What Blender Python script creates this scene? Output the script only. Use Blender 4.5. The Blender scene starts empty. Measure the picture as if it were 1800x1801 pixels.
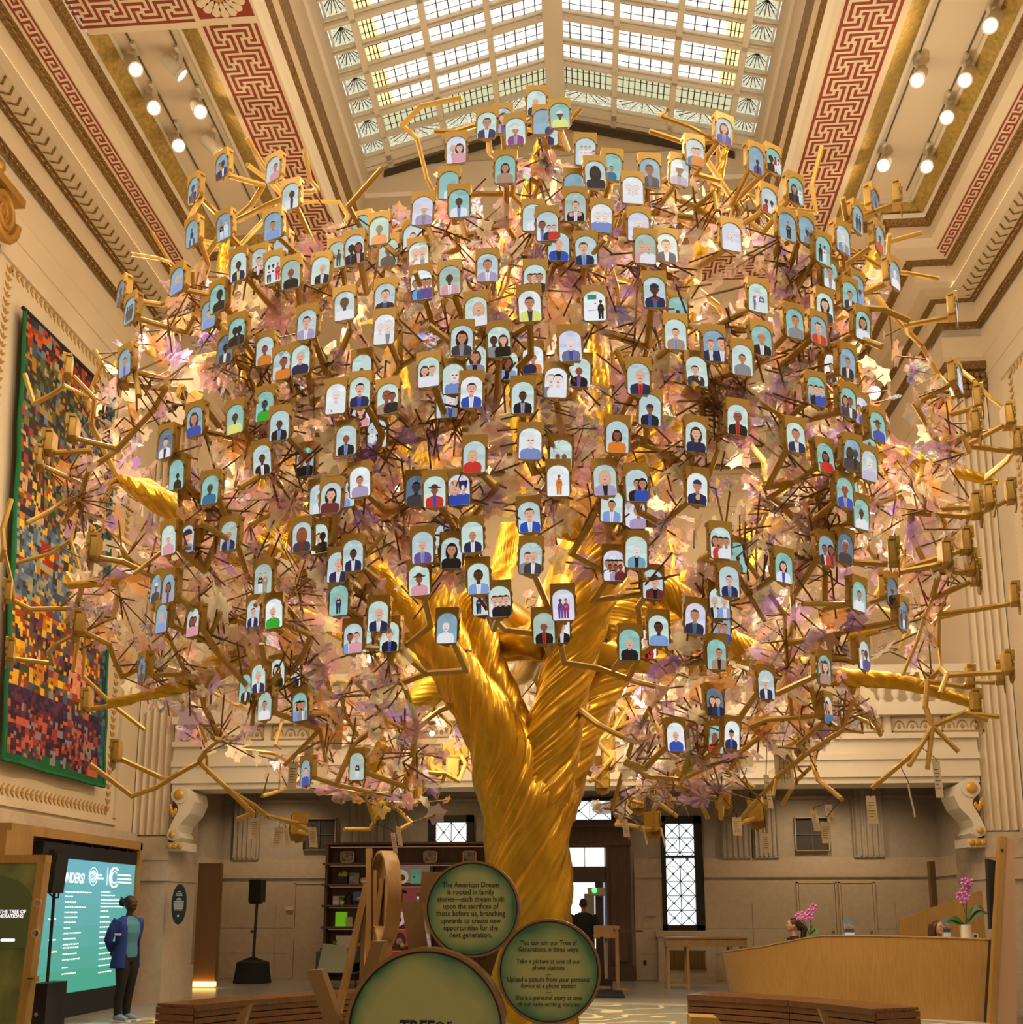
import bpy, bmesh, math, random
from mathutils import Vector, Matrix
D = bpy.data
C = bpy.context.scene.collection
S = bpy.context.scene
PI = math.pi
random.seed(11)
R = random.Random(5)

# ---------------------------------------------------------------- camera
F, PPX, PPY = 1800.0, 900.0, 1270.0
TH, PH = math.radians(4.31), math.radians(10.39)
EYE = Vector((0, 0, 1.5))
st, ct, sp, cp = math.sin(TH), math.cos(TH), math.sin(PH), math.cos(PH)
FW = Vector((-st * cp, ct * cp, sp)); RT = Vector((ct, st, 0)); UP = Vector((st * sp, -ct * sp, cp))
cam = D.objects.new('camera', D.cameras.new('camera')); C.objects.link(cam)
cam.matrix_world = Matrix(((RT.x, UP.x, -FW.x, EYE.x), (RT.y, UP.y, -FW.y, EYE.y), (RT.z, UP.z, -FW.z, EYE.z), (0, 0, 0, 1)))
cam.data.sensor_width = 36; cam.data.lens = 36
cam.data.shift_x = 0; cam.data.shift_y = (PPY - 900.5) / 1800.0
cam.data.clip_start = 0.1; cam.data.clip_end = 300
S.camera = cam

def ray(x, y): return FW + RT * ((x - PPX) / F) - UP * ((y - PPY) / F)
def atY(x, y, Y): d = ray(x, y); return EYE + d * (Y / d.y)
def atX(x, y, X): d = ray(x, y); return EYE + d * (X / d.x)
def atZ(x, y, Z): d = ray(x, y); return EYE + d * ((Z - EYE.z) / d.z)

# ---------------------------------------------------------------- world, exposure
wd = D.worlds.new('world'); S.world = wd; wd.use_nodes = True
wn = wd.node_tree; wn.nodes.clear()
wo = wn.nodes.new('ShaderNodeOutputWorld'); wb = wn.nodes.new('ShaderNodeBackground')
wb.inputs[0].default_value = (0.86, 0.93, 1.0, 1); wb.inputs[1].default_value = 1.3
wn.links.new(wb.outputs[0], wo.inputs[0])
S.view_settings.view_transform = 'Standard'; S.view_settings.look = 'None'
S.view_settings.gamma = 1.0; S.view_settings.use_curve_mapping = False
S.view_settings.exposure = 0.0
S.cycles.max_bounces = 7; S.cycles.diffuse_bounces = 3; S.cycles.glossy_bounces = 3
S.cycles.transmission_bounces = 4; S.cycles.transparent_max_bounces = 14
S.cycles.sample_clamp_indirect = 4.0; S.cycles.sample_clamp_direct = 20.0
S.cycles.caustics_reflective = False; S.cycles.caustics_refractive = False

def spot(loc, to, watts, col=(1, .74, .46), ang=100, blend=.6, size=.06):
    l = D.lights.new('spot_lamp', 'SPOT'); l.energy = watts; l.color = col
    l.spot_size = math.radians(ang); l.spot_blend = blend; l.shadow_soft_size = size
    o = D.objects.new('spot_lamp', l); C.objects.link(o); o.location = loc
    o.rotation_euler = (Vector(to) - Vector(loc)).to_track_quat('-Z', 'Y').to_euler()
    return o
WARM = (1, .72, .42)
AX = -0.40                    # axis of the hall
TREE = Vector((-0.45, 10.2, 0))
K = 0.32
# the hall's track spotlights: those in view get a fitting further down, the others hang in the bays nearer the camera
HEADS = []
for px, py, tx in ((236, 118, 0), (312, 124, 1), (268, 186, 0), (350, 193, 1), (312, 253, 0), (378, 262, 1),
                   (1616, 137, 0), (1745, 40, 1), (1700, 137, 1), (1668, 203, 1), (1556, 288, 0), (1632, 290, 1)):
    HEADS.append((atZ(px, py, 12.72), px < 900, tx, px, py))
for i, (p, left, tx, px, py) in enumerate(HEADS):
    sd = 1 if left else -1
    if (px, py) in ((236, 118), (350, 193), (312, 253), (1616, 137), (1668, 203), (1556, 288)):
        spot(p - Vector((0, 0, .12)), TREE + Vector((-sd * 1.0, -.5 + (i % 3) * .9, 5.0 - (i % 3))), 5300 * K, WARM, 95, .7)
    elif (px, py) in ((268, 186), (1745, 40), (1632, 290)):
        spot(p - Vector((0, 0, .12)), Vector((sd * 7.0, 14.5, 4.5)), 1000 * K, WARM, 120, .8)
for Y in (1.5, 6.0):
    for sd in (-1, 1):
        spot((AX + sd * 5.3, Y, 12.6), (AX - sd * 2.0, 10.5, 4.5), 2300 * K, WARM, 90, .7, .1)
        spot((AX + sd * 5.3, Y + 1, 12.6), (AX - sd * 7.5, Y + 8, 5.0), 1050 * K, WARM, 120, .8, .1)
# added fill lights without fittings, hidden on the cornice ledges to brighten the vault
for sd in (-1, 1):
    for Y in (3, 9.5, 14):
        l = D.lights.new('cove_fill', 'AREA'); l.shape = 'RECTANGLE'; l.size = .12; l.size_y = 5.5; l.energy = 14 * K; l.color = WARM
        o = D.objects.new('cove_fill', l); C.objects.link(o); o.location = (AX + sd * 6.75, Y, 12.02); o.rotation_euler = (0, PI - sd * .75, 0)
# downlights under the gallery wash the rear wall
for X, Y, w in ((-6.9, 21.4, 420), (-3.2, 21.3, 200), (1.6, 21.0, 110), (4.6, 21.4, 460), (6.0, 21.0, 420), (-.6, 19.0, 100), (-5.2, 19.0, 160)):
    spot((X, Y, 4.2), (X * 1.02, Y + 1.6, 0), w * .24, WARM, 125, .8, .08)
# lamps inside the gallery above
for X in (-5.2, -.4, 4.4):
    spot((X, 19.5, 11.2), (X, 21.6, 7.0), 700 * K, WARM, 130, .8, .2)
# ---------------------------------------------------------------- materials
MATS = {}
def mat(name, col, rough=.6, metal=0.0, emit=None, es=1.0, bump=None, var=None, spec=.5, coat=0.0):
    """procedural principled: bump=(scale,strength,stretch), var=(scale,colour2,stretch)"""
    if name in MATS: return MATS[name]
    m = D.materials.new(name); m.use_nodes = True; nt = m.node_tree; b = nt.nodes['Principled BSDF']
    b.inputs['Base Color'].default_value = (*col, 1); b.inputs['Roughness'].default_value = rough
    b.inputs['Metallic'].default_value = metal; b.inputs['Specular IOR Level'].default_value = spec
    b.inputs['Coat Weight'].default_value = coat
    if emit: b.inputs['Emission Color'].default_value = (*emit, 1); b.inputs['Emission Strength'].default_value = es
    def noise(scale, stretch, detail=4):
        tc = nt.nodes.new('ShaderNodeTexCoord'); mp = nt.nodes.new('ShaderNodeMapping'); n = nt.nodes.new('ShaderNodeTexNoise')
        mp.inputs['Scale'].default_value = stretch; n.inputs['Scale'].default_value = scale; n.inputs['Detail'].default_value = detail
        nt.links.new(tc.outputs['Object'], mp.inputs[0]); nt.links.new(mp.outputs[0], n.inputs[0]); return n
    if var:
        n = noise(var[0], var[2] if len(var) > 2 else (1, 1, 1)); r = nt.nodes.new('ShaderNodeValToRGB')
        r.color_ramp.elements[0].position = .35; r.color_ramp.elements[1].position = .68
        r.color_ramp.elements[0].color = (*col, 1); r.color_ramp.elements[1].color = (*var[1], 1)
        nt.links.new(n.outputs[0], r.inputs[0]); nt.links.new(r.outputs[0], b.inputs['Base Color'])
    if bump:
        n = noise(bump[0], bump[2] if len(bump) > 2 else (1, 1, 1)); bm_ = nt.nodes.new('ShaderNodeBump')
        bm_.inputs['Strength'].default_value = bump[1]; bm_.inputs['Distance'].default_value = .02
        nt.links.new(n.outputs[0], bm_.inputs['Height']); nt.links.new(bm_.outputs[0], b.inputs['Normal'])
    MATS[name] = m; return m
def attr_mat(name, emit=0.0, rough=.6):
    """colour from the mesh's colour attribute (flat print, or a lit display)"""
    if name in MATS: return MATS[name]
    m = D.materials.new(name); m.use_nodes = True; nt = m.node_tree; b = nt.nodes['Principled BSDF']
    a = nt.nodes.new('ShaderNodeAttribute'); a.attribute_name = 'Col'; b.inputs['Roughness'].default_value = rough
    if emit:
        b.inputs['Base Color'].default_value = (.02, .02, .02, 1); nt.links.new(a.outputs[0], b.inputs['Emission Color']); b.inputs['Emission Strength'].default_value = emit
        b.inputs['Roughness'].default_value = .25
    else: nt.links.new(a.outputs[0], b.inputs['Base Color'])
    MATS[name] = m; return m
def lin(r, g, b): return tuple(((c / 255) / 12.92 if c / 255 <= .04045 else ((c / 255 + .055) / 1.055) ** 2.4) for c in (r, g, b))

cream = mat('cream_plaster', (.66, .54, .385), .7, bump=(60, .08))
cream2 = mat('warm_plaster', (.55, .43, .28), .7, bump=(60, .08))
white = mat('white_paint', (.70, .62, .50), .55)
stone = mat('limestone', (.50, .40, .29), .5, var=(9, (.56, .46, .34)), bump=(90, .05))
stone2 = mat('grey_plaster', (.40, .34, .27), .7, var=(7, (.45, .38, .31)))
bronze = mat('bronze_ornament', (.13, .065, .018), .5, .3, bump=(34, .9), var=(30, (.30, .17, .045)))
giltgreen = mat('gilt_green_band', (.52, .31, .06), .5, .1, var=(16, (.26, .21, .06)), bump=(30, .8))
gilt = mat('gilt_relief', (.55, .32, .09), .45, .4)
red = mat('brick_red_paint', (.23, .034, .012), .7)
gold = mat('gold_paint', (.62, .42, .04), .34, .55, bump=(26, .15))
goldwood = mat('gold_wood', (.54, .345, .07), .40, .25, bump=(30, .1, (1, 1, 6)))
golddark = mat('dark_gold_wood', (.34, .20, .04), .5, .2)
black = mat('black_plastic', (.012, .012, .013), .5)
blackcloth = mat('black_cloth', (.012, .012, .014), .9)
iron = mat('dark_iron', (.018, .016, .014), .5, .3)
darkwood = mat('dark_walnut', (.075, .032, .018), .45, bump=(40, .1, (1, 1, .2)), var=(14, (.11, .05, .028), (1, 1, .15)))
oak = mat('oak_veneer', (.34, .19, .052), .45, var=(10, (.41, .24, .072), (7, 7, .35)), bump=(60, .04, (6, 6, .3)))
ply = mat('pale_plywood', (.40, .24, .10), .5, var=(9, (.47, .29, .125), (6, 6, .4)))
benchw = mat('bench_hardwood', (.105, .040, .014), .30, var=(10, (.17, .068, .025), (5, 5, 1)), coat=.3)
brass = mat('brass', (.50, .30, .10), .35, .8)
glasslit = mat('daylit_glass', (.8, .85, .9), .3, emit=(.90, .96, 1.0), es=1.15)
paper = mat('paper', (.72, .62, .47), .8)
ink = mat('black_ink', (.012, .014, .01), .7)
whitep = mat('white_print', (.8, .8, .78), .6)

# ---------------------------------------------------------------- mesh helpers
OFF = {}
class MB:
    def __init__(s): s.v = []; s.f = []; s.mi = []; s.col = []; s.k = 0; s.cc = (1, 1, 1)
    def face(s, idx): s.f.append(tuple(idx)); s.mi.append(s.k); s.col.append(s.cc)
    def add(s, vs, fs):
        b = len(s.v); s.v += [tuple(v) for v in vs]
        for f in fs: s.face([b + i for i in f])
        return s
    def quad(s, a, b, c, d): return s.add((a, b, c, d), ((0, 1, 2, 3),))
    def box(s, c, d, rot=None, taper=1.0):
        x, y, z = d[0] / 2, d[1] / 2, d[2] / 2
        vs = [Vector((sx * x * (taper if sz > 0 else 1), sy * y * (taper if sz > 0 else 1), sz * z)) for sz in (-1, 1) for sy in (-1, 1) for sx in (-1, 1)]
        if rot is not None: vs = [rot @ v for v in vs]
        c = Vector(c); vs = [v + c for v in vs]
        return s.add(vs, ((0, 2, 3, 1), (4, 5, 7, 6), (0, 1, 5, 4), (2, 6, 7, 3), (0, 4, 6, 2), (1, 3, 7, 5)))
    def b2(s, a, b): a = Vector(a); b = Vector(b); return s.box((a + b) / 2, [abs(q) for q in (b - a)])
    def prism(s, pts, ext):
        """closed outline of 3D points pushed along ext"""
        n = len(pts); ext = Vector(ext); pts = [Vector(p) for p in pts]
        return s.add(pts + [p + ext for p in pts], [tuple(range(n))[::-1], tuple(range(n, 2 * n))] + [(i, (i + 1) % n, n + (i + 1) % n, n + i) for i in range(n)])
    def tube(s, pts, rad, seg=8, caps=True, flat=1.0, twist=None):
        pts = [Vector(p) for p in pts]; n = len(pts)
        if not hasattr(rad, '__len__'): rad = [rad] * n
        t0 = (pts[1] - pts[0]).normalized(); a = Vector((0, 0, 1)) if abs(t0.z) < .9 else Vector((1, 0, 0))
        u = t0.cross(a).normalized(); b = len(s.v)
        for i in range(n):
            t = (pts[min(i + 1, n - 1)] - pts[max(i - 1, 0)]).normalized()
            u = (u - t * u.dot(t)).normalized(); w = t.cross(u)
            for j in range(seg):
                an = 2 * PI * j / seg; rr = rad[i] * (twist(i, an) if twist else 1)
                s.v.append(tuple(pts[i] + u * (math.cos(an) * rr) + w * (math.sin(an) * rr * flat)))
        for i in range(n - 1):
            for j in range(seg): s.face((b + i * seg + j, b + i * seg + (j + 1) % seg, b + (i + 1) * seg + (j + 1) % seg, b + (i + 1) * seg + j))
        if caps: s.face(tuple(range(b + seg - 1, b - 1, -1))); s.face(tuple(range(b + (n - 1) * seg, b + n * seg)))
        return s
    def rings(s, rings, caps=True):
        n = len(rings[0]); b = len(s.v)
        for r in rings: s.v += [tuple(p) for p in r]
        for i in range(len(rings) - 1):
            for j in range(n): s.face((b + i * n + j, b + i * n + (j + 1) % n, b + (i + 1) * n + (j + 1) % n, b + (i + 1) * n + j))
        if caps: s.face(tuple(range(b + n - 1, b - 1, -1))); s.face(tuple(range(b + (len(rings) - 1) * n, b + len(rings) * n)))
        return s
    def ell(s, secs, seg=14, M=None):
        """stack of ellipses (cx,cy,cz,rx,ry)"""
        rs = []
        for cx, cy, cz, rx, ry in secs:
            r = [Vector((cx + rx * math.cos(2 * PI * j / seg), cy + ry * math.sin(2 * PI * j / seg), cz)) for j in range(seg)]
            rs.append([M @ q for q in r] if M else r)
        return s.rings(rs)
    def lathe(s, prof, c=(0, 0, 0), seg=24, M=None):
        rs = []
        for r, z in prof:
            q = [Vector((r * math.cos(2 * PI * j / seg), r * math.sin(2 * PI * j / seg), z)) for j in range(seg)]
            rs.append([(M @ p if M else p) + Vector(c) for p in q])
        return s.rings(rs)
    def ball(s, c, r, seg=12, n=8, M=None):
        if not hasattr(r, '__len__'): r = (r, r, r)
        rs = []
        for i in range(n + 1):
            a = -PI / 2 + PI * (i + .02 * (i == 0) - .02 * (i == n)) / n
            q = [Vector((r[0] * math.cos(a) * math.cos(2 * PI * j / seg), r[1] * math.cos(a) * math.sin(2 * PI * j / seg), r[2] * math.sin(a))) for j in range(seg)]
            rs.append([(M @ p if M else p) + Vector(c) for p in q])
        return s.rings(rs)
def mesh(name, mb, mats, smooth=False, col=False, sharp=40):
    me = D.meshes.new(name); me.from_pydata(mb.v, [], mb.f)
    for m in (mats if isinstance(mats, (list, tuple)) else [mats]): me.materials.append(m)
    if any(mb.mi): me.polygons.foreach_set('material_index', mb.mi)
    if col:
        a = me.color_attributes.new('Col', 'FLOAT_COLOR', 'CORNER'); dat = []
        for f, c in zip(mb.f, mb.col): dat += [*c, 1.0] * len(f)
        a.data.foreach_set('color', dat)
    if smooth:
        me.polygons.foreach_set('use_smooth', [True] * len(mb.f))
        if sharp: me.set_sharp_from_angle(angle=math.radians(sharp))
    me.update(); return me
def put(name, me, parent=None, loc=None):
    o = D.objects.new(name, me); C.objects.link(o)
    if parent: o.parent = parent
    if loc is not None: o.location = loc
    return o
def obj(name, mb, mats, parent=None, smooth=False, col=False, sharp=40, kind=None):
    """mb is in world space when the parent was made by thing() with rotz 0: the parent's offset is taken off"""
    if parent is not None:
        off = OFF.get(parent, Vector((0, 0, 0)))
        if off.length: mb.v = [(x - off.x, y - off.y, z - off.z) for x, y, z in mb.v]
    o = put(name, mesh(name, mb, mats, smooth, col, sharp), parent)
    OFF[o] = OFF.get(parent, Vector((0, 0, 0))) if parent is not None else Vector((0, 0, 0))
    if kind: o['kind'] = kind
    return o
def tag(o, label, cat, group=None):
    o['label'] = label; o['category'] = cat
    if group: o['group'] = group
    return o
def thing(name, label, cat, loc=(0, 0, 0), group=None):
    o = D.objects.new(name, None); C.objects.link(o); o.location = loc; OFF[o] = Vector(loc); o.empty_display_size = .1
    return tag(o, label, cat, group)
def struct(name, mb, m, parent=None, **k):
    o = obj(name, mb, m, parent, **k)
    if parent is None: o['kind'] = 'structure'
    return o
def text(name, body, size, M, m, parent=None, align='CENTER', ext=.0008, bold=0.0, spacing=1.0, sx=1.0):
    cu = D.curves.new('t', 'FONT'); cu.body = body; cu.size = size; cu.align_x = align; cu.extrude = ext; cu.offset = bold; cu.space_line = spacing
    cu.resolution_u = 3
    o = D.objects.new('t', cu); C.objects.link(o)
    dg = bpy.context.evaluated_depsgraph_get(); me = D.meshes.new_from_object(o.evaluated_get(dg)); D.objects.remove(o)
    me.transform(M @ Matrix.Diagonal((sx, 1, 1, 1)))
    if parent is not None: me.transform(Matrix.Translation(-OFF.get(parent, Vector((0, 0, 0)))))
    me.materials.clear(); me.materials.append(m)
    return put(name, me, parent)
def facing(pos, yaw=0.0):
    """text matrix: reads from -Y when yaw is 0"""
    return Matrix.Translation(pos) @ Matrix.Rotation(yaw, 4, 'Z') @ Matrix.Rotation(PI / 2, 4, 'X')
def rz(a): return Matrix.Rotation(a, 3, 'Z')
# ================================================================ the hall
XL, XR, YP, YB, YN = -7.75, 6.95, 16.9, 23.0, -6.0
mb = MB(); mb.b2((-10, YN, -.2), (9, YB + .6, 0))
floorm = mat('floor_stone', (.30, .27, .23), .28, var=(3, (.36, .33, .28)))
floor = struct('floor', mb, floorm)
# pattern of the round carpet: grey green with cream contour veins
m = D.materials.new('carpet_veins'); m.use_nodes = True; nt = m.node_tree; b = nt.nodes['Principled BSDF']; b.inputs['Roughness'].default_value = .8
tc = nt.nodes.new('ShaderNodeTexCoord'); n1 = nt.nodes.new('ShaderNodeTexNoise'); n1.inputs['Scale'].default_value = .55; n1.inputs['Detail'].default_value = 2
mu = nt.nodes.new('ShaderNodeMath'); mu.operation = 'MULTIPLY'; mu.inputs[1].default_value = 7
fr = nt.nodes.new('ShaderNodeMath'); fr.operation = 'FRACT'
rp = nt.nodes.new('ShaderNodeValToRGB'); e = rp.color_ramp.elements
e[0].position = 0; e[0].color = (*lin(118, 120, 105), 1); e[1].position = .40; e[1].color = (*lin(132, 132, 114), 1)
for p, c in ((.45, (205, 190, 150)), (.57, (205, 190, 150)), (.62, (120, 124, 108)), (1, (128, 128, 112))):
    q = e.new(p); q.color = (*lin(*c), 1)
nt.links.new(tc.outputs['Object'], n1.inputs[0]); nt.links.new(n1.outputs[0], mu.inputs[0]); nt.links.new(mu.outputs[0], fr.inputs[0]); nt.links.new(fr.outputs[0], rp.inputs[0]); nt.links.new(rp.outputs[0], b.inputs['Base Color'])
mb = MB(); mb.lathe([(0.01, 0.001), (6.9, 0.001), (6.9, .012), (0.01, .012)], (TREE.x, TREE.y, 0), 72)
tag(obj('round_carpet', mb, m), 'large round grey-green carpet with wandering cream veins under the golden tree', 'carpet')
mb = MB()
for i in range(72):
    a, b_ = 2 * PI * i / 72, 2 * PI * (i + 1) / 72
    P = lambda r, t: (TREE.x + r * math.cos(t), TREE.y + r * math.sin(t), .004)
    mb.quad(P(6.9, a), P(7.3, a), P(7.3, b_), P(6.9, b_))
obj('floor_sheen_ring', mb, mat('pale_floor_sheen', (.52, .48, .42), .3), floor)  # pale ring paints a floor reflection around the carpet

def sweep(path, prof):
    """closed-free moulding: profile of (inset, z) carried along a plan path, inward on the right of travel"""
    n = len(path); nr = []
    for i in range(n - 1):
        d = (Vector(path[i + 1]) - Vector(path[i])).normalized(); nr.append(Vector((d.y, -d.x)))
    rows = []
    for d, z in prof:
        r = []
        for i in range(n):
            k = nr[0] if i == 0 else (nr[-1] if i == n - 1 else nr[i - 1] + nr[i])
            r.append((path[i][0] + k.x * d, path[i][1] + k.y * d, z))
        rows.append(r)
    b = MB()
    for a, c in zip(rows, rows[1:]):
        for i in range(n - 1): b.quad(a[i], a[i + 1], c[i + 1], c[i])
    return b
# ---- side walls
for nm, X, s in (('wall_left', XL, -1), ('wall_right', XR, 1)):
    mb = MB(); mb.b2((X, YN, 0), (X + s * .4, YP + 1.3, 15.8)); w = struct(nm, mb, cream)
    wz = 2.62
    mb = MB(); mb.b2((X, YN, 0), (X - s * .06, YP, wz)); obj('wainscot', mb, stone, w)
    mb = MB(); mb.b2((X, YN, wz), (X - s * .11, YP, wz + .16)); obj('dado_rail', mb, stone, w)
    # raised panel with a gilded leaf border
    Y0, Y1, Z0, Z1 = 12.02, 15.95, 2.98, 10.1
    mb = MB()
    for a, c in (((Y0 - .3, Z0 - .05), (Y1 + .3, Z0 - .12)), ((Y0 - .3, Z1 + .05), (Y1 + .3, Z1 + .12)), ((Y0 - .3, Z0), (Y0 - .22, Z1)), ((Y1 + .22, Z0), (Y1 + .3, Z1))):
        mb.b2((X, a[0], a[1]), (X - s * .05, c[0], c[1]))
    obj('panel_moulding', mb, cream, w)
    mb = MB()
    def leafs(p, q, nn):
        p, q = Vector(p), Vector(q); d = (q - p).normalized(); t = Vector((0, -d.z, d.y)); L = (q - p).length / nn
        for i in range(nn):
            c0 = p + d * (L * (i + .5))
            for k in (-1, 0, 1):
                tip = c0 + d * (L * .42) + t * (k * .085); bs = c0 - d * (L * .3)
                side = (t if k == 0 else d) * .022
                e_ = Vector((-s * .012, 0, 0))
                mb.prism([bs, (bs + tip) / 2 + side, tip, (bs + tip) / 2 - side], e_)
    Xb = X - s * .002
    leafs((Xb, Y0, Z0 + .05), (Xb, Y0, Z1), 58); leafs((Xb, Y1, Z0 + .05), (Xb, Y1, Z1), 58)
    leafs((Xb, Y0, Z0 + .1), (Xb, Y1, Z0 + .1), 32); leafs((Xb, Y0, Z1), (Xb, Y1, Z1), 32)
    obj('leaf_border', mb, gilt, w, kind='stuff')
mb = MB(); mb.b2((-9, YN - .3, 0), (8.4, YN, 15.8)); struct('wall_front', mb, cream)
# ---- entablature
PATH = [(XL, YN), (XL, YP), (XL + .66, YP), (XL + .66, 22.4), (XR - .66, 22.4), (XR - .66, YP), (XR, YP), (XR, YN)]
tr = struct('trim_1', sweep(PATH, [(.0, 10.55), (.02, 10.55), (.02, 10.9), (.05, 10.92), (.05, 11.3), (.03, 11.33)]), cream)
for nm, pr, mm in (('lower_bead_band', [(.03, 11.45), (.06, 11.508), (.13, 11.54)], bronze),
                   ('frieze_band', [(.13, 11.54), (.13, 11.904)], cream),
                   ('upper_bead_band', [(.13, 11.904), (.19, 11.905), (.25, 11.917)], bronze),
                   ('leaf_cove', [(.25, 11.917), (.33, 11.935), (.47, 11.987)], cream2),
                   ('corona', [(.47, 11.987), (.62, 12.007), (.65, 12.284)], cream),
                   ('crown_bead_band', [(.65, 12.284), (.72, 12.29), (.80, 12.312)], bronze),
                   ('key_band', [(.80, 12.312), (.80, 12.352), (1.03, 12.39)], cream),
                   ('cove_fascia', [(1.03, 12.39), (1.15, 12.47), (1.15, 12.69)], cream),
                   ('inner_bead_band', [(1.15, 12.69), (1.20, 12.70), (1.27, 12.774)], bronze),
                   ('inner_lip', [(1.27, 12.774), (1.30, 12.84)], white)):
    obj(nm, sweep(PATH, pr), mm, tr)
# eggs of the bead mouldings and the leaf tongues between them
def eggs(d, z, step, r, y0=-1.0, y1=YP):
    mb = MB()
    for X, s in ((XL, 1), (XR, -1)):
        n = int((y1 - y0) / step)
        for i in range(n):
            c0 = Vector((X + s * d, y0 + step * (i + .5), z))
            mb.add([c0 + Vector(q) for q in ((0, -r, 0), (s * r * .6, 0, -r * .6), (0, r, 0), (-s * r * .6, 0, r * .2), (s * r * .5, 0, -r * .95))], ((0, 1, 4), (1, 2, 4), (2, 3, 4), (3, 0, 4)))
    return mb
eggm = mat('gilt_egg', (.42, .22, .06), .45, .35)
obj('egg_row', eggs(.09, 11.515, .125, .05), eggm, tr, kind='stuff')
obj('egg_row', eggs(.2, 11.905, .16, .065), eggm, tr, kind='stuff')
obj('egg_row', eggs(.735, 12.29, .13, .055), eggm, tr, kind='stuff')
obj('egg_row', eggs(1.21, 12.72, .13, .05), eggm, tr, kind='stuff')
mb = MB()
for X, s in ((XL, 1), (XR, -1)):
    for i in range(78):
        y = 3.0 + .178 * i; A = Vector((X + s * .27, y, 11.905)); B_ = Vector((X + s * .46, y, 11.972))
        M_ = (A + B_) / 2 + Vector((0, .085, -.004)); w = Vector((0, .035, 0))
        mb.quad(A, M_, M_ + w, A + w); mb.quad(M_, B_, B_ + w, M_ + w)
obj('leaf_tongue_row', mb, bronze, tr, kind='stuff')
# ---- key patterns
BIG = ["#.......................", ]
rows = {0: '2-7 9-14', 1: '2 14', 2: '2 4-12 14', 3: '2 4 12 14', 4: '2 4 6-7 9-10 12 14', 5: '2 7 9 14', 6: '2-3 5 7 9 11 13-14', 7: '5 7 9 11', 8: '1-5 7 9 11-15', 9: '7 9'}
def runs(s_):
    out = []
    for t in s_.split(): a = t.split('-'); out.append((int(a[0]), int(a[-1]) + 1))
    return out
def meander(mb, o, du, dv, n, z0, k=-.004):
    """o corner, du along the band for one unit, dv across the whole band"""
    o, du, dv = Vector(o), Vector(du), Vector(dv)
    def cell(a0, a1, b0, b1):
        P = lambda a, b_: o + du * a + dv * b_ + Vector((0, 0, k)); mb.quad(P(a0, b0), P(a1, b0), P(a1, b1), P(a0, b1))
    for i in range(n):
        for r_, s_ in rows.items():
            for a, b_ in runs(s_): cell(i + r_ / 10, i + (r_ + 1) / 10, a / 17, b_ / 17)
    cell(0, n, 0, 1 / 17); cell(0, n, 16 / 17, 1)
Zm = 12.8
mL0, mL1, mR0, mR1 = -4.87, -4.15, 3.38, 4.12        # red borders of the two long bands
YC0, YC1, YF0, YF1 = 10.34, 11.05, 16.45, 17.15      # near and far cross bands
mb = MB()
# ceiling plane with openings for the skylight and the coffers
def soff(x0, y0, x1, y1): mb.b2((x0, y0, Zm), (x1, y1, Zm + .25))
soff(-4.95, YN, -4.1, 22.4); soff(3.3, YN, 4.22, 22.4)
for a, b_ in ((-6.4, -4.95), (4.22, 5.66)):
    soff(a, YC0 - .1, b_, YC1 + .1); soff(a, YF0 - .6, b_, 22.4); soff(a, 4.1, b_, 5.0); soff(a, -2, b_, -1)
soff(-4.1, YF0 - .1, 3.3, 22.4); soff(-4.1, YN, 3.3, -2)
ceil = struct('ceiling', mb, cream)
mb = MB()
meander(mb, (mL0, YC1 + .08, Zm), (0, .4, 0), (mL1 - mL0, 0, 0), 13, 0)
meander(mb, (mR0, 9.0, Zm), (0, .4, 0), (mR1 - mR0, 0, 0), 18, 0)
meander(mb, (-4.93, YC1, Zm), (-.4, 0, 0), (0, YC0 - YC1, 0), 4, 0)
meander(mb, (-4.1, YF0, Zm), (.4, 0, 0), (0, YF1 - YF0, 0), 19, 0)
meander(mb, (4.25, YF0, Zm), (.4, 0, 0), (0, YF1 - YF0, 0), 3, 0)
meander(mb, (-6.4, YF0, Zm), (.4, 0, 0), (0, YF1 - YF0, 0), 3, 0)
obj('greek_key_band', mb, red, ceil, kind='stuff')
key = ["#####.#", "#...#.#", "#.#.#.#", "#.###.#", "#.....#"]
mb = MB()
for X, s in ((XL, 1), (XR, -1)):
    A = Vector((X + s * .80, 0, 12.352)); B_ = Vector((X + s * 1.03, 0, 12.39)); d = B_ - A
    for i in range(66):
        y = 4.0 + i * .19
        for r_, row in enumerate(key):
            j = 0
            while j < 7:
                if row[j] == '#':
                    k = j
                    while k < 7 and row[k] == '#': k += 1
                    P = lambda a, b_: A + d * (.08 + .84 * a / 7) + Vector((0, y + .19 * b_ / 5, -.004)); mb.quad(P(j, r_), P(k, r_), P(k, r_ + 1), P(j, r_ + 1)); j = k
                else: j += 1
obj('small_key_band', mb, red, tr, kind='stuff')
# rosette where the bands cross
mb = MB(); ro = Vector((-4.5, 10.66, Zm - .005)); mb.b2(ro - Vector((.36, .36, 0)), ro + Vector((.36, .36, .004))); rs = obj('rosette_square', mb, red, ceil)
mb = MB()
for i in range(16):
    a = 2 * PI * i / 16; d = Vector((math.cos(a), math.sin(a), 0)); t = Vector((-d.y, d.x, 0)); c0 = ro - Vector((0, 0, .012))
    mb.prism([c0 + d * .1, c0 + d * .2 + t * .05, c0 + d * .31 + t * .05, c0 + d * .34, c0 + d * .31 - t * .05, c0 + d * .2 - t * .05], (0, 0, -.02))
obj('petal_ring', mb, cream, ceil)
mb = MB(); mb.ball(ro - Vector((0, 0, .02)), (.1, .1, .06)); obj('rosette_boss', mb, gilt, ceil, smooth=True)
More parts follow.
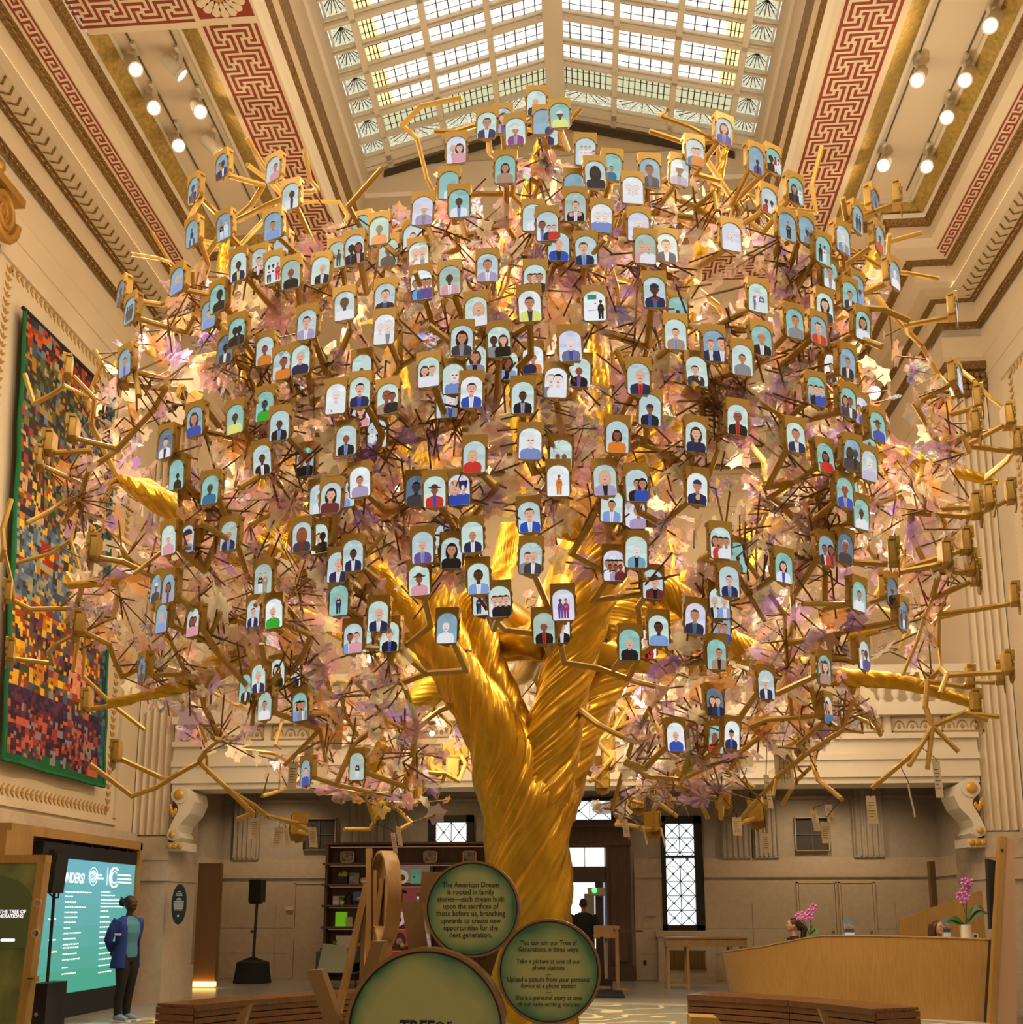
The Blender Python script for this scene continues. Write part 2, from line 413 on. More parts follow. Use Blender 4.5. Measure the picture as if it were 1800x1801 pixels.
# coffers: gilt bands sloping up to a plain panel
for s, a, b_ in ((1, -6.45, -4.93), (-1, 5.66, 4.2)):
    for (y0, y1) in ((YC1 + .1, 15.72), (5.0, YC0 - .1), (-1, 4.1)):
        P = [(a, y0), (b_, y0), (b_, y1), (a, y1)]; ia, ib = a + s * .22, b_ - s * .34
        Q = [(ia, y0 + .15), (ib, y0 + .15), (ib, y1 - .22), (ia, y1 - .22)]
        za = [12.84, Zm, Zm, 12.84]; mb = MB()
        for i in range(4):
            j = (i + 1) % 4; mb.quad((*P[i], za[i]), (*P[j], za[j]), (*Q[j], 13.03), (*Q[i], 13.03))
        obj('coffer_band', mb, giltgreen, ceil)
        mb = MB(); mb.b2((ia - .1 * s, y0, 13.05), (ib + .1 * s, y1, 13.3)); obj('coffer_panel', mb, cream, ceil)
        mb = MB()
        for u in (ia, ib): mb.b2((u - .025, Q[0][1], 12.99), (u + .025, Q[2][1], 13.06))
        for v in (Q[0][1], Q[2][1]): mb.b2((ia, v - .025, 12.99), (ib, v + .025, 13.06))
        obj('coffer_lip', mb, white, ceil)
    mb = MB(); mb.b2((a - s * .02, 15.76, 12.68), (b_, 15.84, 12.8)); obj('coffer_bead', mb, bronze, ceil)
# track lights
trackm = mat('white_track', (.62, .56, .46), .5)
for s in (-1, 1):
    for q in ((5.5, 4.83) if s < 0 else (4.98, 4.32)):
        X = AX + s * q if s > 0 else -(q + .45)
        pass
tk = []
for x, y0, y1 in ((-6.03, 11.3, 15.4), (-5.43, 11.3, 15.4), (4.66, 11.3, 15.3), (5.31, 11.3, 15.3)):
    mb = MB(); mb.b2((x - .008, y0, 13.02), (x + .008, y1, 13.05))
    w_ = ('outer' if x in (-6.03, 5.31) else 'inner')
    tag(obj('track_rail', mb, mat('grey_track', (.10, .08, .06), .5)), 'thin dark %s lighting track on the %s ceiling panel' % (w_, 'left' if x < 0 else 'right'), 'light track', 'lighting tracks')
lampm = mat('lamp_lens', (1, 1, 1), .3, emit=(1, .90, .72), es=9)
WH = {(236, 118): 'topmost round spotlight facing the camera on the left ceiling panel', (312, 124): 'spotlight turned sideways near the top of the left ceiling panel',
      (268, 186): 'second round spotlight down on the outer left track', (350, 193): 'round spotlight on the inner left track, middle of the panel',
      (312, 253): 'lowest round spotlight on the outer left track', (378, 262): 'tilted spotlight just above the frames on the left panel',
      (1616, 137): 'upper spotlight on the inner right track beside the long black track', (1745, 40): 'glaring spotlight with star rays in the top right corner',
      (1700, 137): 'bluish tilted spotlight below the top right glare', (1668, 203): 'glaring spotlight in the middle of the outer right track',
      (1556, 288): 'lower spotlight on the inner right track', (1632, 290): 'small spotlight near the far end of the right panel'}
for p, left, tx, px, py in HEADS:
    t = thing('track_spotlight', WH[(px, py)], 'spotlight', p, 'ceiling track spotlights')
    aim = (Vector((-.2 if left else .1, 8.0, 3)) - p).normalized() if py not in (124, 262) else Vector((.8 if left else -.6, .5, -.7)).normalized()
    Q = aim.to_track_quat('Z', 'Y').to_matrix().to_4x4(); M = Matrix.Translation(p) @ Q
    mb = MB(); mb.lathe([(.075, -.22), (.088, -.19), (.092, .04), (.105, .05), (.105, .09), (.086, .09), (.086, .07), (.01, .068)], (0, 0, 0), 18, M); obj('housing', mb, trackm, t, smooth=True)
    mb = MB(); mb.lathe([(.01, .078), (.085, .078), (.085, .083), (.01, .086)], (0, 0, 0), 18, M); obj('lens', mb, lampm, t)
    mb = MB(); mb.tube([p + Vector((0, 0, .06)), p + Vector((0, 0, .33))], .018, 6); mb.box(p + Vector((0, 0, .29)), (.05, .2, .05)); obj('bracket', mb, trackm, t)
# ---- skylight
SK = lambda u, Y, dz=0.0: Vector((-3.8 + 3.4 * u, Y, 14.62 + .92 * u + dz)) if u <= 1 else Vector((-.4 + 3.4 * (u - 1), Y, 15.54 - .92 * (u - 1) + dz))
SP = [(-4.1, -2), (-4.1, YF0 - .1), (3.3, YF0 - .1), (3.3, -2)]
well = struct('window_1', sweep(SP, [(0, Zm), (.04, 12.86)]), white)
for nm, pr, mm in (('well_moulding', [(.04, 12.86), (.12, 12.9)], white), ('well_gilt_band', [(.12, 12.9), (.18, 12.996)], bronze), ('well_step', [(.18, 12.996), (.2, 13.08), (.22, 13.13)], cream2),
                   ('well_dark_band', [(.22, 13.13), (.26, 13.42)], bronze), ('well_fascia', [(.26, 13.42), (.26, 14.03)], cream2), ('well_ledge', [(.26, 14.03), (.3, 14.09)], white), ('well_side', [(.3, 14.09), (.3, 14.62)], cream)):
    obj(nm, sweep(SP, pr), mm, well)
mb = MB()
YE_ = YF0 - .37
mb.prism([(-3.8, YE_, 14.4), (3.0, YE_, 14.4), (3.0, YE_, 14.75), (-.4, YE_, 15.75), (-3.8, YE_, 14.75)], (0, .3, 0)); obj('gable_end', mb, cream2, well)
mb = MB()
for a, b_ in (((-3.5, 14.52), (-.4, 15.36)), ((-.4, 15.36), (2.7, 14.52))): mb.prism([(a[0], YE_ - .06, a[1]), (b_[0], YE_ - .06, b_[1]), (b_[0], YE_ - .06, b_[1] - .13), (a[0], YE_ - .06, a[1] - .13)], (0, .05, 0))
obj('gable_shadow_strip', mb, mat('gable_shadow_dark', (.05, .035, .02), .7), well)  # shadow line along the gable base, built as dark strips
paneW = mat('opal_glass', (.8, .8, .8), .4, emit=(1.0, .955, .90), es=1.0)
paneY = mat('amber_glass', (.8, .7, .4), .4, emit=(1.0, .80, .42), es=.95)
paneG = mat('green_leaded_glass', (.5, .55, .4), .4, emit=(.56, .60, .42), es=.75)
paneO = mat('ornament_glass', (.5, .55, .4), .4, emit=(.62, .66, .56), es=.8, var=(16, (.2, .25, .2)))
nt = paneO.node_tree; n = nt.nodes.new('ShaderNodeTexNoise'); n.inputs['Scale'].default_value = 7; n.inputs['Distortion'].default_value = 2.5
rp = nt.nodes.new('ShaderNodeValToRGB'); rp.color_ramp.elements[0].position = .44; rp.color_ramp.elements[1].position = .56
rp.color_ramp.elements[0].color = (.30, .36, .26, 1); rp.color_ramp.elements[1].color = (1.0, .95, .80, 1)
nt.links.new(n.outputs[0], rp.inputs[0]); nt.links.new(rp.outputs[0], nt.nodes['Principled BSDF'].inputs['Emission Color'])
RW = [(15.39, 15.73, 'o'), (14.95, 15.35, 'g'), (14.45, 14.80, 'w'), (14.06, 14.41, 'w'), (13.50, 13.87, 'w'), (13.11, 13.46, 'w'), (12.55, 12.92, 'w'), (12.16, 12.5, 'w'), (11.6, 11.97, 'w'), (11.2, 11.55, 'w'), (10.6, 11.0, 'w')]
CO = [(0.0, .125), (.125, .42), (.42, .705), (.705, .985)]
COL = CO + [(2 - b_, 2 - a) for a, b_ in CO[::-1]]
lead = MB(); barm = MB()
for y0, y1, kd in RW:
    for ci, (a, b_) in enumerate(COL):
        a2, b2 = a + .014, b_ - .014; edge = ci in (0, 7); near = ci in (1, 6)
        mm = paneO if (edge or kd == 'o') else (paneG if kd == 'g' else paneW)
        mb = MB(); mb.quad(SK(a2, y0), SK(b2, y0), SK(b2, y1), SK(a2, y1)); obj('pane', mb, mm, well)
        if not edge and kd != 'o':
            nn = 5 if kd == 'w' else 9
            yl = (a2 + (b2 - a2) * .27 if ci == 1 else b2 - (b2 - a2) * .27)
            if near and kd == 'w':
                mb = MB(); p_, q_ = (a2, yl) if ci == 1 else (yl, b2); mb.quad(SK(p_, y0, -.004), SK(q_, y0, -.004), SK(q_, y1, -.004), SK(p_, y1, -.004)); obj('pane', mb, paneY, well)
                for k in range(1, 4): u = p_ + (q_ - p_) * k / 4; lead.tube([SK(u, y0, -.01), SK(u, y1, -.01)], .009, 4, False)
            for k in range(1, nn): u = a2 + (b2 - a2) * k / nn; lead.tube([SK(u, y0, -.01), SK(u, y1, -.01)], .009, 4, False)
            for k in (1, 2): yy = y0 + (y1 - y0) * (.3 if k == 1 else .72); lead.tube([SK(a2, yy, -.01), SK(b2, yy, -.01)], .006, 4, False)
        elif kd == 'o' or edge:
            c0 = (a2 + b2) / 2; cy = (y0 + y1) / 2
            for k in range(7):
                t_ = PI * (k / 6); lead.tube([SK(c0, y0 + .03, -.01), SK(c0 + (b2 - a2) * .46 * math.cos(t_), cy + (y1 - y0) * .42 * math.sin(t_), -.01)], .007, 4, False)
    # stepped sash rails beside the pane row
    for a, b_ in ((0, 1), (1, 2)):
        for yy, h, dz in ((y1 + .02, .03, -.05), (y1 + .055, .03, -.09)):
            p = [SK(a, yy - .014, dz), SK(b_, yy - .014, dz), SK(b_, yy + .014, dz), SK(a, yy + .014, dz)]; barm.prism(p, (0, 0, .12))
obj('lead_came', lead, iron, well, kind='stuff')
obj('sash_rail', barm, white, well, kind='stuff')
for yy, w in ((13.96, .07), (14.87, .05), (13.0, .07), (12.06, .07), (11.1, .07), (15.37, .03), (15.85, .12), (15.98, .08)):
    for a, b_ in ((0, 1), (1, 2)):
        mb = MB(); dz = -.12
        mb.prism([SK(a, yy - w / 2, dz), SK(b_, yy - w / 2, dz), SK(b_, yy + w / 2, dz), SK(a, yy + w / 2, dz)], (0, 0, .2)); obj('purlin', mb, white, well)
for u in (.125, .42, .705, 1.295, 1.58, 1.875):
    mb = MB(); w = .013; mb.prism([SK(u - w, 10.5, -.12), SK(u + w, 10.5, -.12), SK(u + w, YE_, -.12), SK(u - w, YE_, -.12)], (0, 0, .17)); obj('mullion', mb, white, well)
mb = MB(); mb.prism([(-.56, 10.5, 15.36), (-.24, 10.5, 15.36), (-.24, 10.5, 15.52), (-.56, 10.5, 15.52)], (0, YE_ - 10.5, 0)); obj('ridge_beam', mb, white, well)
for a, b_ in ((0, 1), (1, 2)):
    mb = MB(); mb.quad(SK(a, -2, .06), SK(b_, -2, .06), SK(b_, 10.6, .06), SK(a, 10.6, .06)); obj('pane', mb, paneW, well)
    mb = MB(); mb.quad(SK(a, 10.5, .05), SK(b_, 10.5, .05), SK(b_, YE_, .05), SK(a, YE_, .05)); obj('backing', mb, white, well)
# ---- piers, pilasters, capitals, consoles
def flutes(mb, x0, x1, y, z0, z1, n, sgn=-1, axis='x'):
    w = (x1 - x0) / n; pts = []
    for i in range(n):
        for k in range(6):
            t = k / 5; dep = math.sin(PI * min(1, max(0, (t - .14) / .72))) * .07
            pts.append((x0 + w * (i + t), y + .0 + dep))
    out = [(x, yy, z0) for x, yy in pts]; top = [(x, yy, z1) for x, yy in pts]
    for i in range(len(out) - 1): mb.quad(out[i], out[i + 1], top[i + 1], top[i])
for sd, x0, x1, side in ((-1, XL, XL + .66, 'left'), (1, XR - .66, XR, 'right')):
    mb = MB(); mb.b2((x0, YP + .09, 2.7), (x1, 18.2, 11.6)); pier = struct('wall_pier_' + side, mb, cream)
    mb = MB(); flutes(mb, x0 + .02, x1 - .02, YP, 2.75, 10.25, 5); obj('fluted_pilaster', mb, cream, pier, smooth=True, sharp=35)
    q = (lambda d: (x0 - .2, x1 + d)) if sd < 0 else (lambda d: (x0 - d, x1 + .2)); mb = MB()
    for d, y, z0, z1, yb in ((.0, .02, .55, 1.98, 18.2), (.03, .07, 1.98, 2.1, 18.23), (.012, .03, 2.1, 2.32, 18.21), (.02, .045, 2.32, 2.72, 18.22), (.035, .06, 0, .55, 18.24)): mb.b2((q(d)[0], YP - y, z0), (q(d)[1], yb, z1))
    obj('pedestal', mb, stone, pier)
    mb = MB(); mb.b2((x0 - .02, YP - .06, 10.2), (x1 + .02, 18.2, 10.3)); mb.b2((x0 - .06, YP - .12, 10.66), (x1 + .06, 18.2, 10.8))
    RR = random.Random(3)
    for i in range(6):
        for k in range(3): mb.ball((x0 + .06 + i * .108, YP - .05, 10.36 + k * .11), (.065, .06, .06), 8, 5)
    obj('capital', mb, bronze, pier, smooth=True)
    # scroll console
    xi = x1 if sd < 0 else x0; s = 1 if sd < 0 else -1
    S_ = []
    for k in range(15): a = 2.6 - k * .31; S_.append((xi + s * (.2 + .16 * math.cos(a)), 3.42 + .16 * math.sin(a)))
    S2 = [(xi + s * x, z) for x, z in ((.10, 3.30), (.30, 3.54), (.42, 3.45), (.46, 3.30), (.38, 3.10), (.22, 2.92), (.18, 2.80), (.24, 2.70), (.16, 2.62), (.05, 2.66), (.02, 2.80), (.10, 3.0), (.18, 3.16), (.16, 3.24))]
    mb = MB(); mb.prism([(x, YP - .1, z) for x, z in S2], (0, .62, 0))
    cs = obj('console_bracket', mb, white, pier)
    mb = MB()
    for r_, cx, cz in ((.15, .2, 3.42), (.1, .12, 2.74)):
        mb.lathe([(.01, -.05), (r_, -.05), (r_, .02), (.01, .02)], (xi + s * cx, YP - .11, cz), 16, Matrix.Rotation(PI / 2, 4, 'X'))
    mb.b2((xi + s * .02, YP - .08, 2.48), (xi + s * .3, YP + .5, 2.62)); obj('scroll_eye', mb, white, pier, smooth=True)
    mb = MB()
    for r_, cx, cz in ((.085, .2, 3.42), (.055, .12, 2.74)): mb.ball((xi + s * cx, YP - .17, cz), (r_, .03, r_), 10, 6)
    for k in range(6): mb.ball((xi + s * (.04 + .02 * k), YP - .12, 3.22 - .05 * k if k < 3 else 3.0 + .03 * k), (.03, .02, .05), 6, 4)
    for k in range(3): mb.ball((xi + s * (.06 + .09 * k), YP - .1, 2.55), (.05, .03, .05), 6, 4)
    obj('gilt_rosette', mb, mat('bright_gilt', (.62, .34, .05), .4, .3), cs, smooth=True)
# ionic capital of the nearer left pilaster, only its scroll shows
cap = struct('wall_pilaster_left', MB().b2((XL, 10.2, 2.7), (XL + .12, 11.42, 10.4)), cream)
mb = MB(); pts, rad = [], []
for k in range(44): a = -k * .32; r_ = .36 - .0075 * k; pts.append((XL + .24, 11.42 + r_ * math.cos(a) * .8, 10.45 + r_ * math.sin(a))); rad.append(.07 - .0011 * k)
mb.tube(pts, rad, 8); mb.lathe([(.01, -.1), (.3, -.1), (.28, .0), (.01, 0)], (XL + .24, 11.42, 10.45), 20, Matrix.Rotation(PI / 2, 4, 'Y'))
mb.b2((XL, 10.1, 10.78), (XL + .3, 11.78, 10.9))
for k in range(5): mb.ball((XL + .25, 11.2 - .2 * k, 10.98), (.08, .1, .1), 8, 5)
mb.b2((XL, 10.15, 10.2), (XL + .2, 11.5, 10.78)); obj('volute_capital', mb, mat('old_gilt', (.48, .25, .05), .38, .5), cap, smooth=True)
# ---- gallery beam, balustrade and the wall above
bx0, bx1 = XL + .66, XR - .66
mb = MB()
for z0, z1, y in ((3.52, 3.62, YP), (3.62, 3.9, YP - .05), (3.9, 4.0, YP - .09), (4.0, 4.24, YP - .03), (4.24, 4.33, YP - .1), (4.33, 4.62, YP), (4.62, 4.75, YP - .16)): mb.b2((bx0, y, z0), (bx1, YP + .7, z1))
beam = struct('wall_gallery_beam', mb, white)
mb = MB()
for i in range(17):
    x = bx0 + .12 + i * .795
    mb.b2((x, YP - .03, 4.355), (x + .66, YP - .0, 4.375)); mb.b2((x, YP - .03, 4.585), (x + .66, YP, 4.605)); mb.b2((x, YP - .03, 4.355), (x + .02, YP, 4.605)); mb.b2((x + .64, YP - .03, 4.355), (x + .66, YP, 4.605))
    for k in range(3):
        c0 = Vector((x + .12 + k * .21, YP - .015, 4.42)); mb.tube([c0 + Vector((.085 * math.cos(t), 0, .12 * math.sin(t))) for t in [PI * q / 6 for q in range(7)]], .012, 4); mb.ball(c0 + Vector((0, 0, .03)), (.03, .02, .04), 6, 4)
obj('frieze_ornament', mb, mat('ochre_relief', (.42, .26, .10), .6), beam, kind='stuff')
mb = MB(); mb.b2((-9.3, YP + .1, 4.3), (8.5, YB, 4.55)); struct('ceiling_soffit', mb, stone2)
bal = thing('balustrade', 'pale stone balustrade along the gallery behind the tree', 'balustrade', (bx0, YP + .2, 4.75))
mb = MB(); mb.b2((bx0, YP + .06, 4.75), (bx1, YP + .34, 4.87)); obj('plinth', mb, white, bal)
mb = MB(); mb.b2((bx0, YP + .03, 5.36), (bx1, YP + .37, 5.5)); obj('handrail', mb, white, bal)
bmp = MB(); bmp.lathe([(.07, 0), (.07, .04), (.035, .07), (.075, .17), (.06, .26), (.032, .36), (.04, .42), (.065, .45), (.065, .49)], (0, 0, 0), 10)
bme = mesh('baluster', bmp, white, True)
for i in range(58): put('baluster', bme, bal, (.12 + i * .228, 0, .12))
mb = MB(); mb.b2((XL - .2, 22.4, 4.5), (XR + .2, 22.7, 15.8)); struct('wall_gallery', mb, cream)
for X in (XL + .3, XR - .3):
    mb = MB(); mb.b2((X - .36, 18.2, 4.5), (X + .36, 22.4, 15.8)); struct('wall_gallery_side', mb, cream)
# ================================================================ under the gallery: rear wall and what stands there
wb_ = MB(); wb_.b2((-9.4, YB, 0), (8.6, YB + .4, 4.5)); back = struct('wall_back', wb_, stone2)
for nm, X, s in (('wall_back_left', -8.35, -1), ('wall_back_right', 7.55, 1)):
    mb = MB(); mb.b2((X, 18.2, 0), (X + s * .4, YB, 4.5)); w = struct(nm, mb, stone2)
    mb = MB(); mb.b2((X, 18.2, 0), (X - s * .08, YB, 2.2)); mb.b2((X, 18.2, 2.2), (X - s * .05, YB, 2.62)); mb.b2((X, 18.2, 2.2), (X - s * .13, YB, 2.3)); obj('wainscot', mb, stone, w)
def seg(z0, z1, d, xs, nm, m_):
    mb = MB()
    for a, b_ in xs: mb.b2((a, YB - d, z0), (b_, YB, z1))
    return obj(nm, mb, m_, back)
SX = [(-8.35, -5.7), (-2.2, -1.5), (.98, 1.58), (2.5, 7.55)]
seg(0, 2.2, .08, SX, 'wainscot', stone); seg(2.2, 2.62, .05, SX, 'stone_course', stone); seg(2.2, 2.29, .13, SX, 'moulding', stone); seg(3.9, 3.98, .06, [(-8.35, 7.55)], 'picture_rail', stone2)
for i, z in enumerate((.55, 1.1, 1.65)):                            # joints of the ashlar courses show as shallow grooves between proud blocks
    for a, b_ in SX:
        n = max(1, int((b_ - a) / .9)); w = (b_ - a) / n
        for k in range(n):
            mb = MB(); mb.b2((a + w * k + .006, YB - .095, z - .545), (a + w * (k + 1) - .006, YB - .07, z - .006)); obj('stone_block', mb, stone, back)
for x0, x1 in ((-8.1, -7.5), (-5.4, -4.55), (2.9, 3.55), (3.6, 4.15), (5.75, 6.4)):
    mb = MB(); mb.b2((x0, YB - .1, 2.62), (x1, YB, 4.5)); flutes(mb, x0 + .03, x1 - .03, YB - .14, 2.66, 4.5, 5); obj('pilaster', mb, stone2, back)
# flush stone doors
for n_, (x0, x1) in enumerate(((4.5, 5.3), (-6.6, -5.75), (5.4, 6.1))):
    mb = MB(); mb.b2((x0 + .02, YB - .12, 0), (x1 - .02, YB - .09, 2.05)); d = struct('door_%d' % (n_ + 2), mb, stone)
    mb = MB()
    for a, c in (((x0 - .03, 0), (x0 + .01, 2.1)), ((x1 - .01, 0), (x1 + .03, 2.1)), ((x0 - .03, 2.07), (x1 + .03, 2.12))): mb.b2((a[0], YB - .13, a[1]), (c[0], YB - .08, c[1]))
    obj('casing', mb, cream2, d)
    mb = MB(); mb.ball((x1 - .1, YB - .14, 1.05), .028, 8, 6); obj('knob', mb, brass, d)
# dark ventilation windows high in the wall
def window(n, x0, x1, z0, z1, ft, glass, mx, mz, diag=False, fr_=iron, dep=.12, flr=None):
    mb = MB(); y0 = YB - dep
    l, r_ = (ft, ft) if flr is None else flr
    mb.b2((x0, y0, z0), (x0 + l, YB, z1)); mb.b2((x1 - r_, y0, z0), (x1, YB, z1)); mb.b2((x0, y0, z1 - ft), (x1, YB, z1)); mb.b2((x0, y0, z0), (x1, YB, z0 + ft * .6))
    w = struct('window_%d' % n, mb, fr_)
    gx0, gx1, gz0, gz1 = x0 + l, x1 - r_, z0 + ft * .6, z1 - ft
    for i in range(mx):
        for k in range(mz):
            a0, a1 = gx0 + (gx1 - gx0) * i / mx, gx0 + (gx1 - gx0) * (i + 1) / mx; c0, c1 = gz0 + (gz1 - gz0) * k / mz, gz0 + (gz1 - gz0) * (k + 1) / mz
            mb = MB(); mb.b2((a0 + .004, YB - .03, c0 + .004), (a1 - .004, YB - .02, c1 - .004)); obj('pane', mb, glass, w)
            mb = MB(); mb.b2((a0 - .007, YB - .06, c0), (a0 + .007, YB - .03, c1)); mb.b2((a0, YB - .06, c0 - .007), (a1, YB - .03, c0 + .007))
            if diag:
                for p, q in (((a0, c0), (a1, c1)), ((a0, c1), (a1, c0))): mb.tube([(p[0], YB - .05, p[1]), (q[0], YB - .05, q[1])], .008, 4)
                mb.box(((a0 + a1) / 2, YB - .05, (c0 + c1) / 2), (.045, .02, .045), Matrix.Rotation(PI / 4, 3, 'Y'))
            obj('lattice', mb, mat('lattice_bar', (.10, .13, .17), .5), w)
    return w
grille = mat('dark_vent_glass', (.055, .045, .035), .6)
window(2, -6.49, -5.72, 2.83, 3.55, .02, grille, 2, 2, fr_=cream2); window(3, 4.5, 5.24, 2.77, 3.5, .02, grille, 2, 2, fr_=cream2)
window(4, 1.58, 2.48, 1.07, 3.55, .17, glasslit, 2, 7, True, flr=(.1, .17))
mb = MB(); mb.b2((1.58, YB - .1, 2.62), (2.4, YB - .03, 2.68)); obj('sash_bar', mb, iron, D.objects['window_4'])
window(5, -3.6, -2.58, 2.9, 3.6, .16, glasslit, 2, 1, True)
window(6, -1.0, .58, 3.42, 3.98, .08, glasslit, 3, 1, True)
mb = MB(); mb.b2((1.42, YB - .2, .98), (2.64, YB, 1.06)); sill = struct('trim_2', mb, stone)
# entrance: walnut surround, transom lights, open door
mb = MB()
mb.b2((-1.6, YB - .3, 2.9), (.92, YB, 3.0)); mb.b2((-1.6, YB - .24, 3.0), (.86, YB, 3.3)); mb.b2((-1.6, YB - .42, 3.3), (1.0, YB, 3.38)); mb.b2((-1.6, YB - .34, 3.38), (.94, YB, 3.46)); mb.b2((-1.6, YB - .2, 2.86), (.84, YB, 2.9))
mb.b2((.38, YB - .2, 0), (.9, YB, 2.86)); mb.b2((.46, YB - .26, .4), (.82, YB - .2, 2.7)); mb.b2((.36, YB - .26, 0), (.94, YB, .3)); mb.b2((-1.6, YB - .12, 2.3), (.4, YB, 2.44))
dr = struct('door_1', mb, darkwood)
for a, b_ in ((-1.5, -.62), (-.6, -.12), (-.09, .33)):
    mb = MB(); mb.b2((a, YB - .06, 2.45), (b_, YB - .04, 2.86)); obj('pane', mb, glasslit, dr)
mb = MB(); mb.b2((-1.5, YB - .06, .0), (.12, YB - .04, 2.1)); obj('doorway_light', mb, mat('street_light_view', (.8, .85, .8), .4, emit=(.88, 1.0, .92), es=1.2, var=(3, (.5, .6, .5))), dr)
mb = MB(); mb.b2((-1.5, YB - .16, 2.1), (.34, YB, 2.3)); mb.b2((.12, YB - .1, 0), (.28, YB - .02, 2.1)); obj('inner_frame', mb, mat('bronze_door', (.05, .045, .04), .4, .3), dr)
mb = MB(); mb.b2((.30, YB - .12, 0), (.33, YB - .06, 2.1)); obj('door_edge', mb, mat('bluish_glass_edge', (.4, .5, .7), .3, emit=(.55, .68, .95), es=.5), dr)
mb = MB(); mb.b2((-.12, YB - .3, 0), (.1, YB - .1, 1.85)); obj('door_post', mb, stone2, dr)
t = thing('exit_light_unit', 'pale box with a glowing green lamp above the entrance door post', 'exit light', atY(1049, 1567, 22.4))
mb = MB(); p = atY(1049, 1567, 22.4); mb.box(p, (.34, .16, .15), taper=1.15); mb.b2(p + Vector((-.05, 0, -.1)), p + Vector((.2, .2, -.06))); obj('case', mb, stone, t)
mb = MB(); mb.ball(p + Vector((-.04, -.09, .02)), (.05, .02, .06), 10, 6); obj('lamp', mb, mat('green_lamp', (0, 1, .1), .4, emit=(.05, 1, .12), es=5), t)
# radiator cabinet under the window
mb = MB(); mb.b2((1.45, YB - .38, 0), (2.66, YB - .13, .93)); mb.b2((1.4, YB - .42, .93), (2.7, YB - .13, .985)); rc = obj('radiator_cabinet', mb, stone)
tag(rc, 'stone-coloured radiator cabinet under the tall lattice window', 'cabinet')
mb = MB()
for i in range(9): mb.b2((1.72 + i * .083, YB - .4, .27), (1.76 + i * .083, YB - .38, .62))
for z in (.25, .62): mb.b2((1.68, YB - .405, z), (2.46, YB - .38, z + .03))
mb.b2((1.7, YB - .385, .27), (2.44, YB - .379, .62)); obj('brass_grille', mb, mat('dull_brass', (.20, .12, .03), .5, .4), rc, kind='stuff')
mb = MB(); q = atY(1145, 1603, YB); mb.b2(q + Vector((-.1, -.14, -.09)), q + Vector((.1, -.08, .09)))
tag(obj('wall_plate', mb, mat('pale_plate', (.5, .44, .38), .5)), 'small pale switch plate on the wall left of the lattice window', 'switch')
mb = MB(); q = atY(1134, 1692, YB); mb.b2(q + Vector((-.03, -.13, -.05)), q + Vector((.03, -.08, .05)))
tag(obj('power_socket', mb, iron), 'small dark wall socket beside the radiator cabinet', 'socket')
mb = MB(); q = atY(513, 1597, YB); mb.b2(q + Vector((-.09, -.15, -.045)), q + Vector((.09, -.12, .045)))
tag(obj('door_notice', mb, paper), 'small pale notice on the stone door left of the bookshelf', 'notice')
# narrow table
def leg_box(a, w, h): return MB().b2((a[0] - w / 2, a[1] - w / 2, a[2]), (a[0] + w / 2, a[1] + w / 2, a[2] + h))
t = thing('side_table', 'light wood console table with slim legs in front of the radiator cabinet', 'table', (2.3, 20.9, 0))
a, b_ = atY(1171, 1660, 20.6), atY(1313, 1660, 20.6)
mb = MB(); mb.b2((a.x, 20.5, .80), (b_.x, 21.1, .95)); obj('apron', mb, ply, t)
mb = MB(); mb.b2((a.x - .02, 20.45, .95), (b_.x + .02, 21.15, .98)); obj('tabletop', mb, ply, t)
for x in (a.x + .04, a.x + .42, b_.x - .3, b_.x - .04):
    for y in (20.55, 21.05): obj('leg', leg_box((x, y, 0), .05, .8), ply, t)
mb = MB(); mb.b2((a.x + .04, 20.53, .06), (a.x + .42, 20.57, .1)); obj('stretcher', mb, ply, t)
# stands by the door
t = thing('sign_stand', 'brass floor stand with a tilted reading panel beside the entrance', 'stand', (.62, 20.4, 0))
p = atY(1068, 1735, 20.4); p.z = 0
mb = MB(); mb.b2((p.x - .04, 20.38, 0), (p.x + .02, 20.44, 1.02)); obj('post', mb, ply, t)
mb = MB(); mb.box((p.x - .03, 20.33, 1.08), (.42, .03, .34), Matrix.Rotation(-.85, 3, 'X') @ Matrix.Rotation(.0, 3, 'Y')); obj('panel', mb, ply, t)
mb = MB(); mb.lathe([(.01, 0), (.17, 0), (.17, .02), (.01, .025)], (p.x, 20.4, 0), 20); obj('base', mb, ply, t)
t = thing('barrier_post', 'slim brass barrier post on a round base right of the reading stand', 'post', (.95, 20.3, 0))
p = atY(1087, 1738, 20.3); p.z = 0
mb = MB(); mb.tube([(p.x, 20.3, .02), (p.x, 20.3, 1.15)], .04, 10); mb.box((p.x - .01, 20.3, 1.17), (.12, .1, .05)); obj('post', mb, ply, t)
mb = MB(); mb.lathe([(.01, 0), (.24, 0), (.24, .015), (.01, .03)], (p.x, 20.3, 0), 24); obj('base', mb, ply, t)
mb = MB(); mb.b2((p.x + .02, 20.28, 1.08), (p.x + .5, 20.32, 1.12)); obj('arm', mb, darkwood, t)
p0, p1 = atZ(1056, 1752, .01), atZ(1096, 1746, .01)
mb = MB(); mb.b2((p0.x - .6, p0.y - .2, .005), (p1.x, p1.y + .4, .03)); tag(obj('door_mat', mb, blackcloth), 'black rubber mat on the floor before the entrance', 'mat')
t = thing('wheeled_stand', 'dark wheeled stand base half hidden by the right-hand round sign', 'trolley', (.5, 19.9, 0)); p = atZ(1066, 1740, 0)
mb = MB(); mb.b2((p.x - .2, 19.8, .1), (p.x + .12, 20.1, .22)); mb.tube([(p.x - .05, 19.95, .2), (p.x - .07, 19.95, 1.0)], .03, 8); obj('base', mb, iron, t)
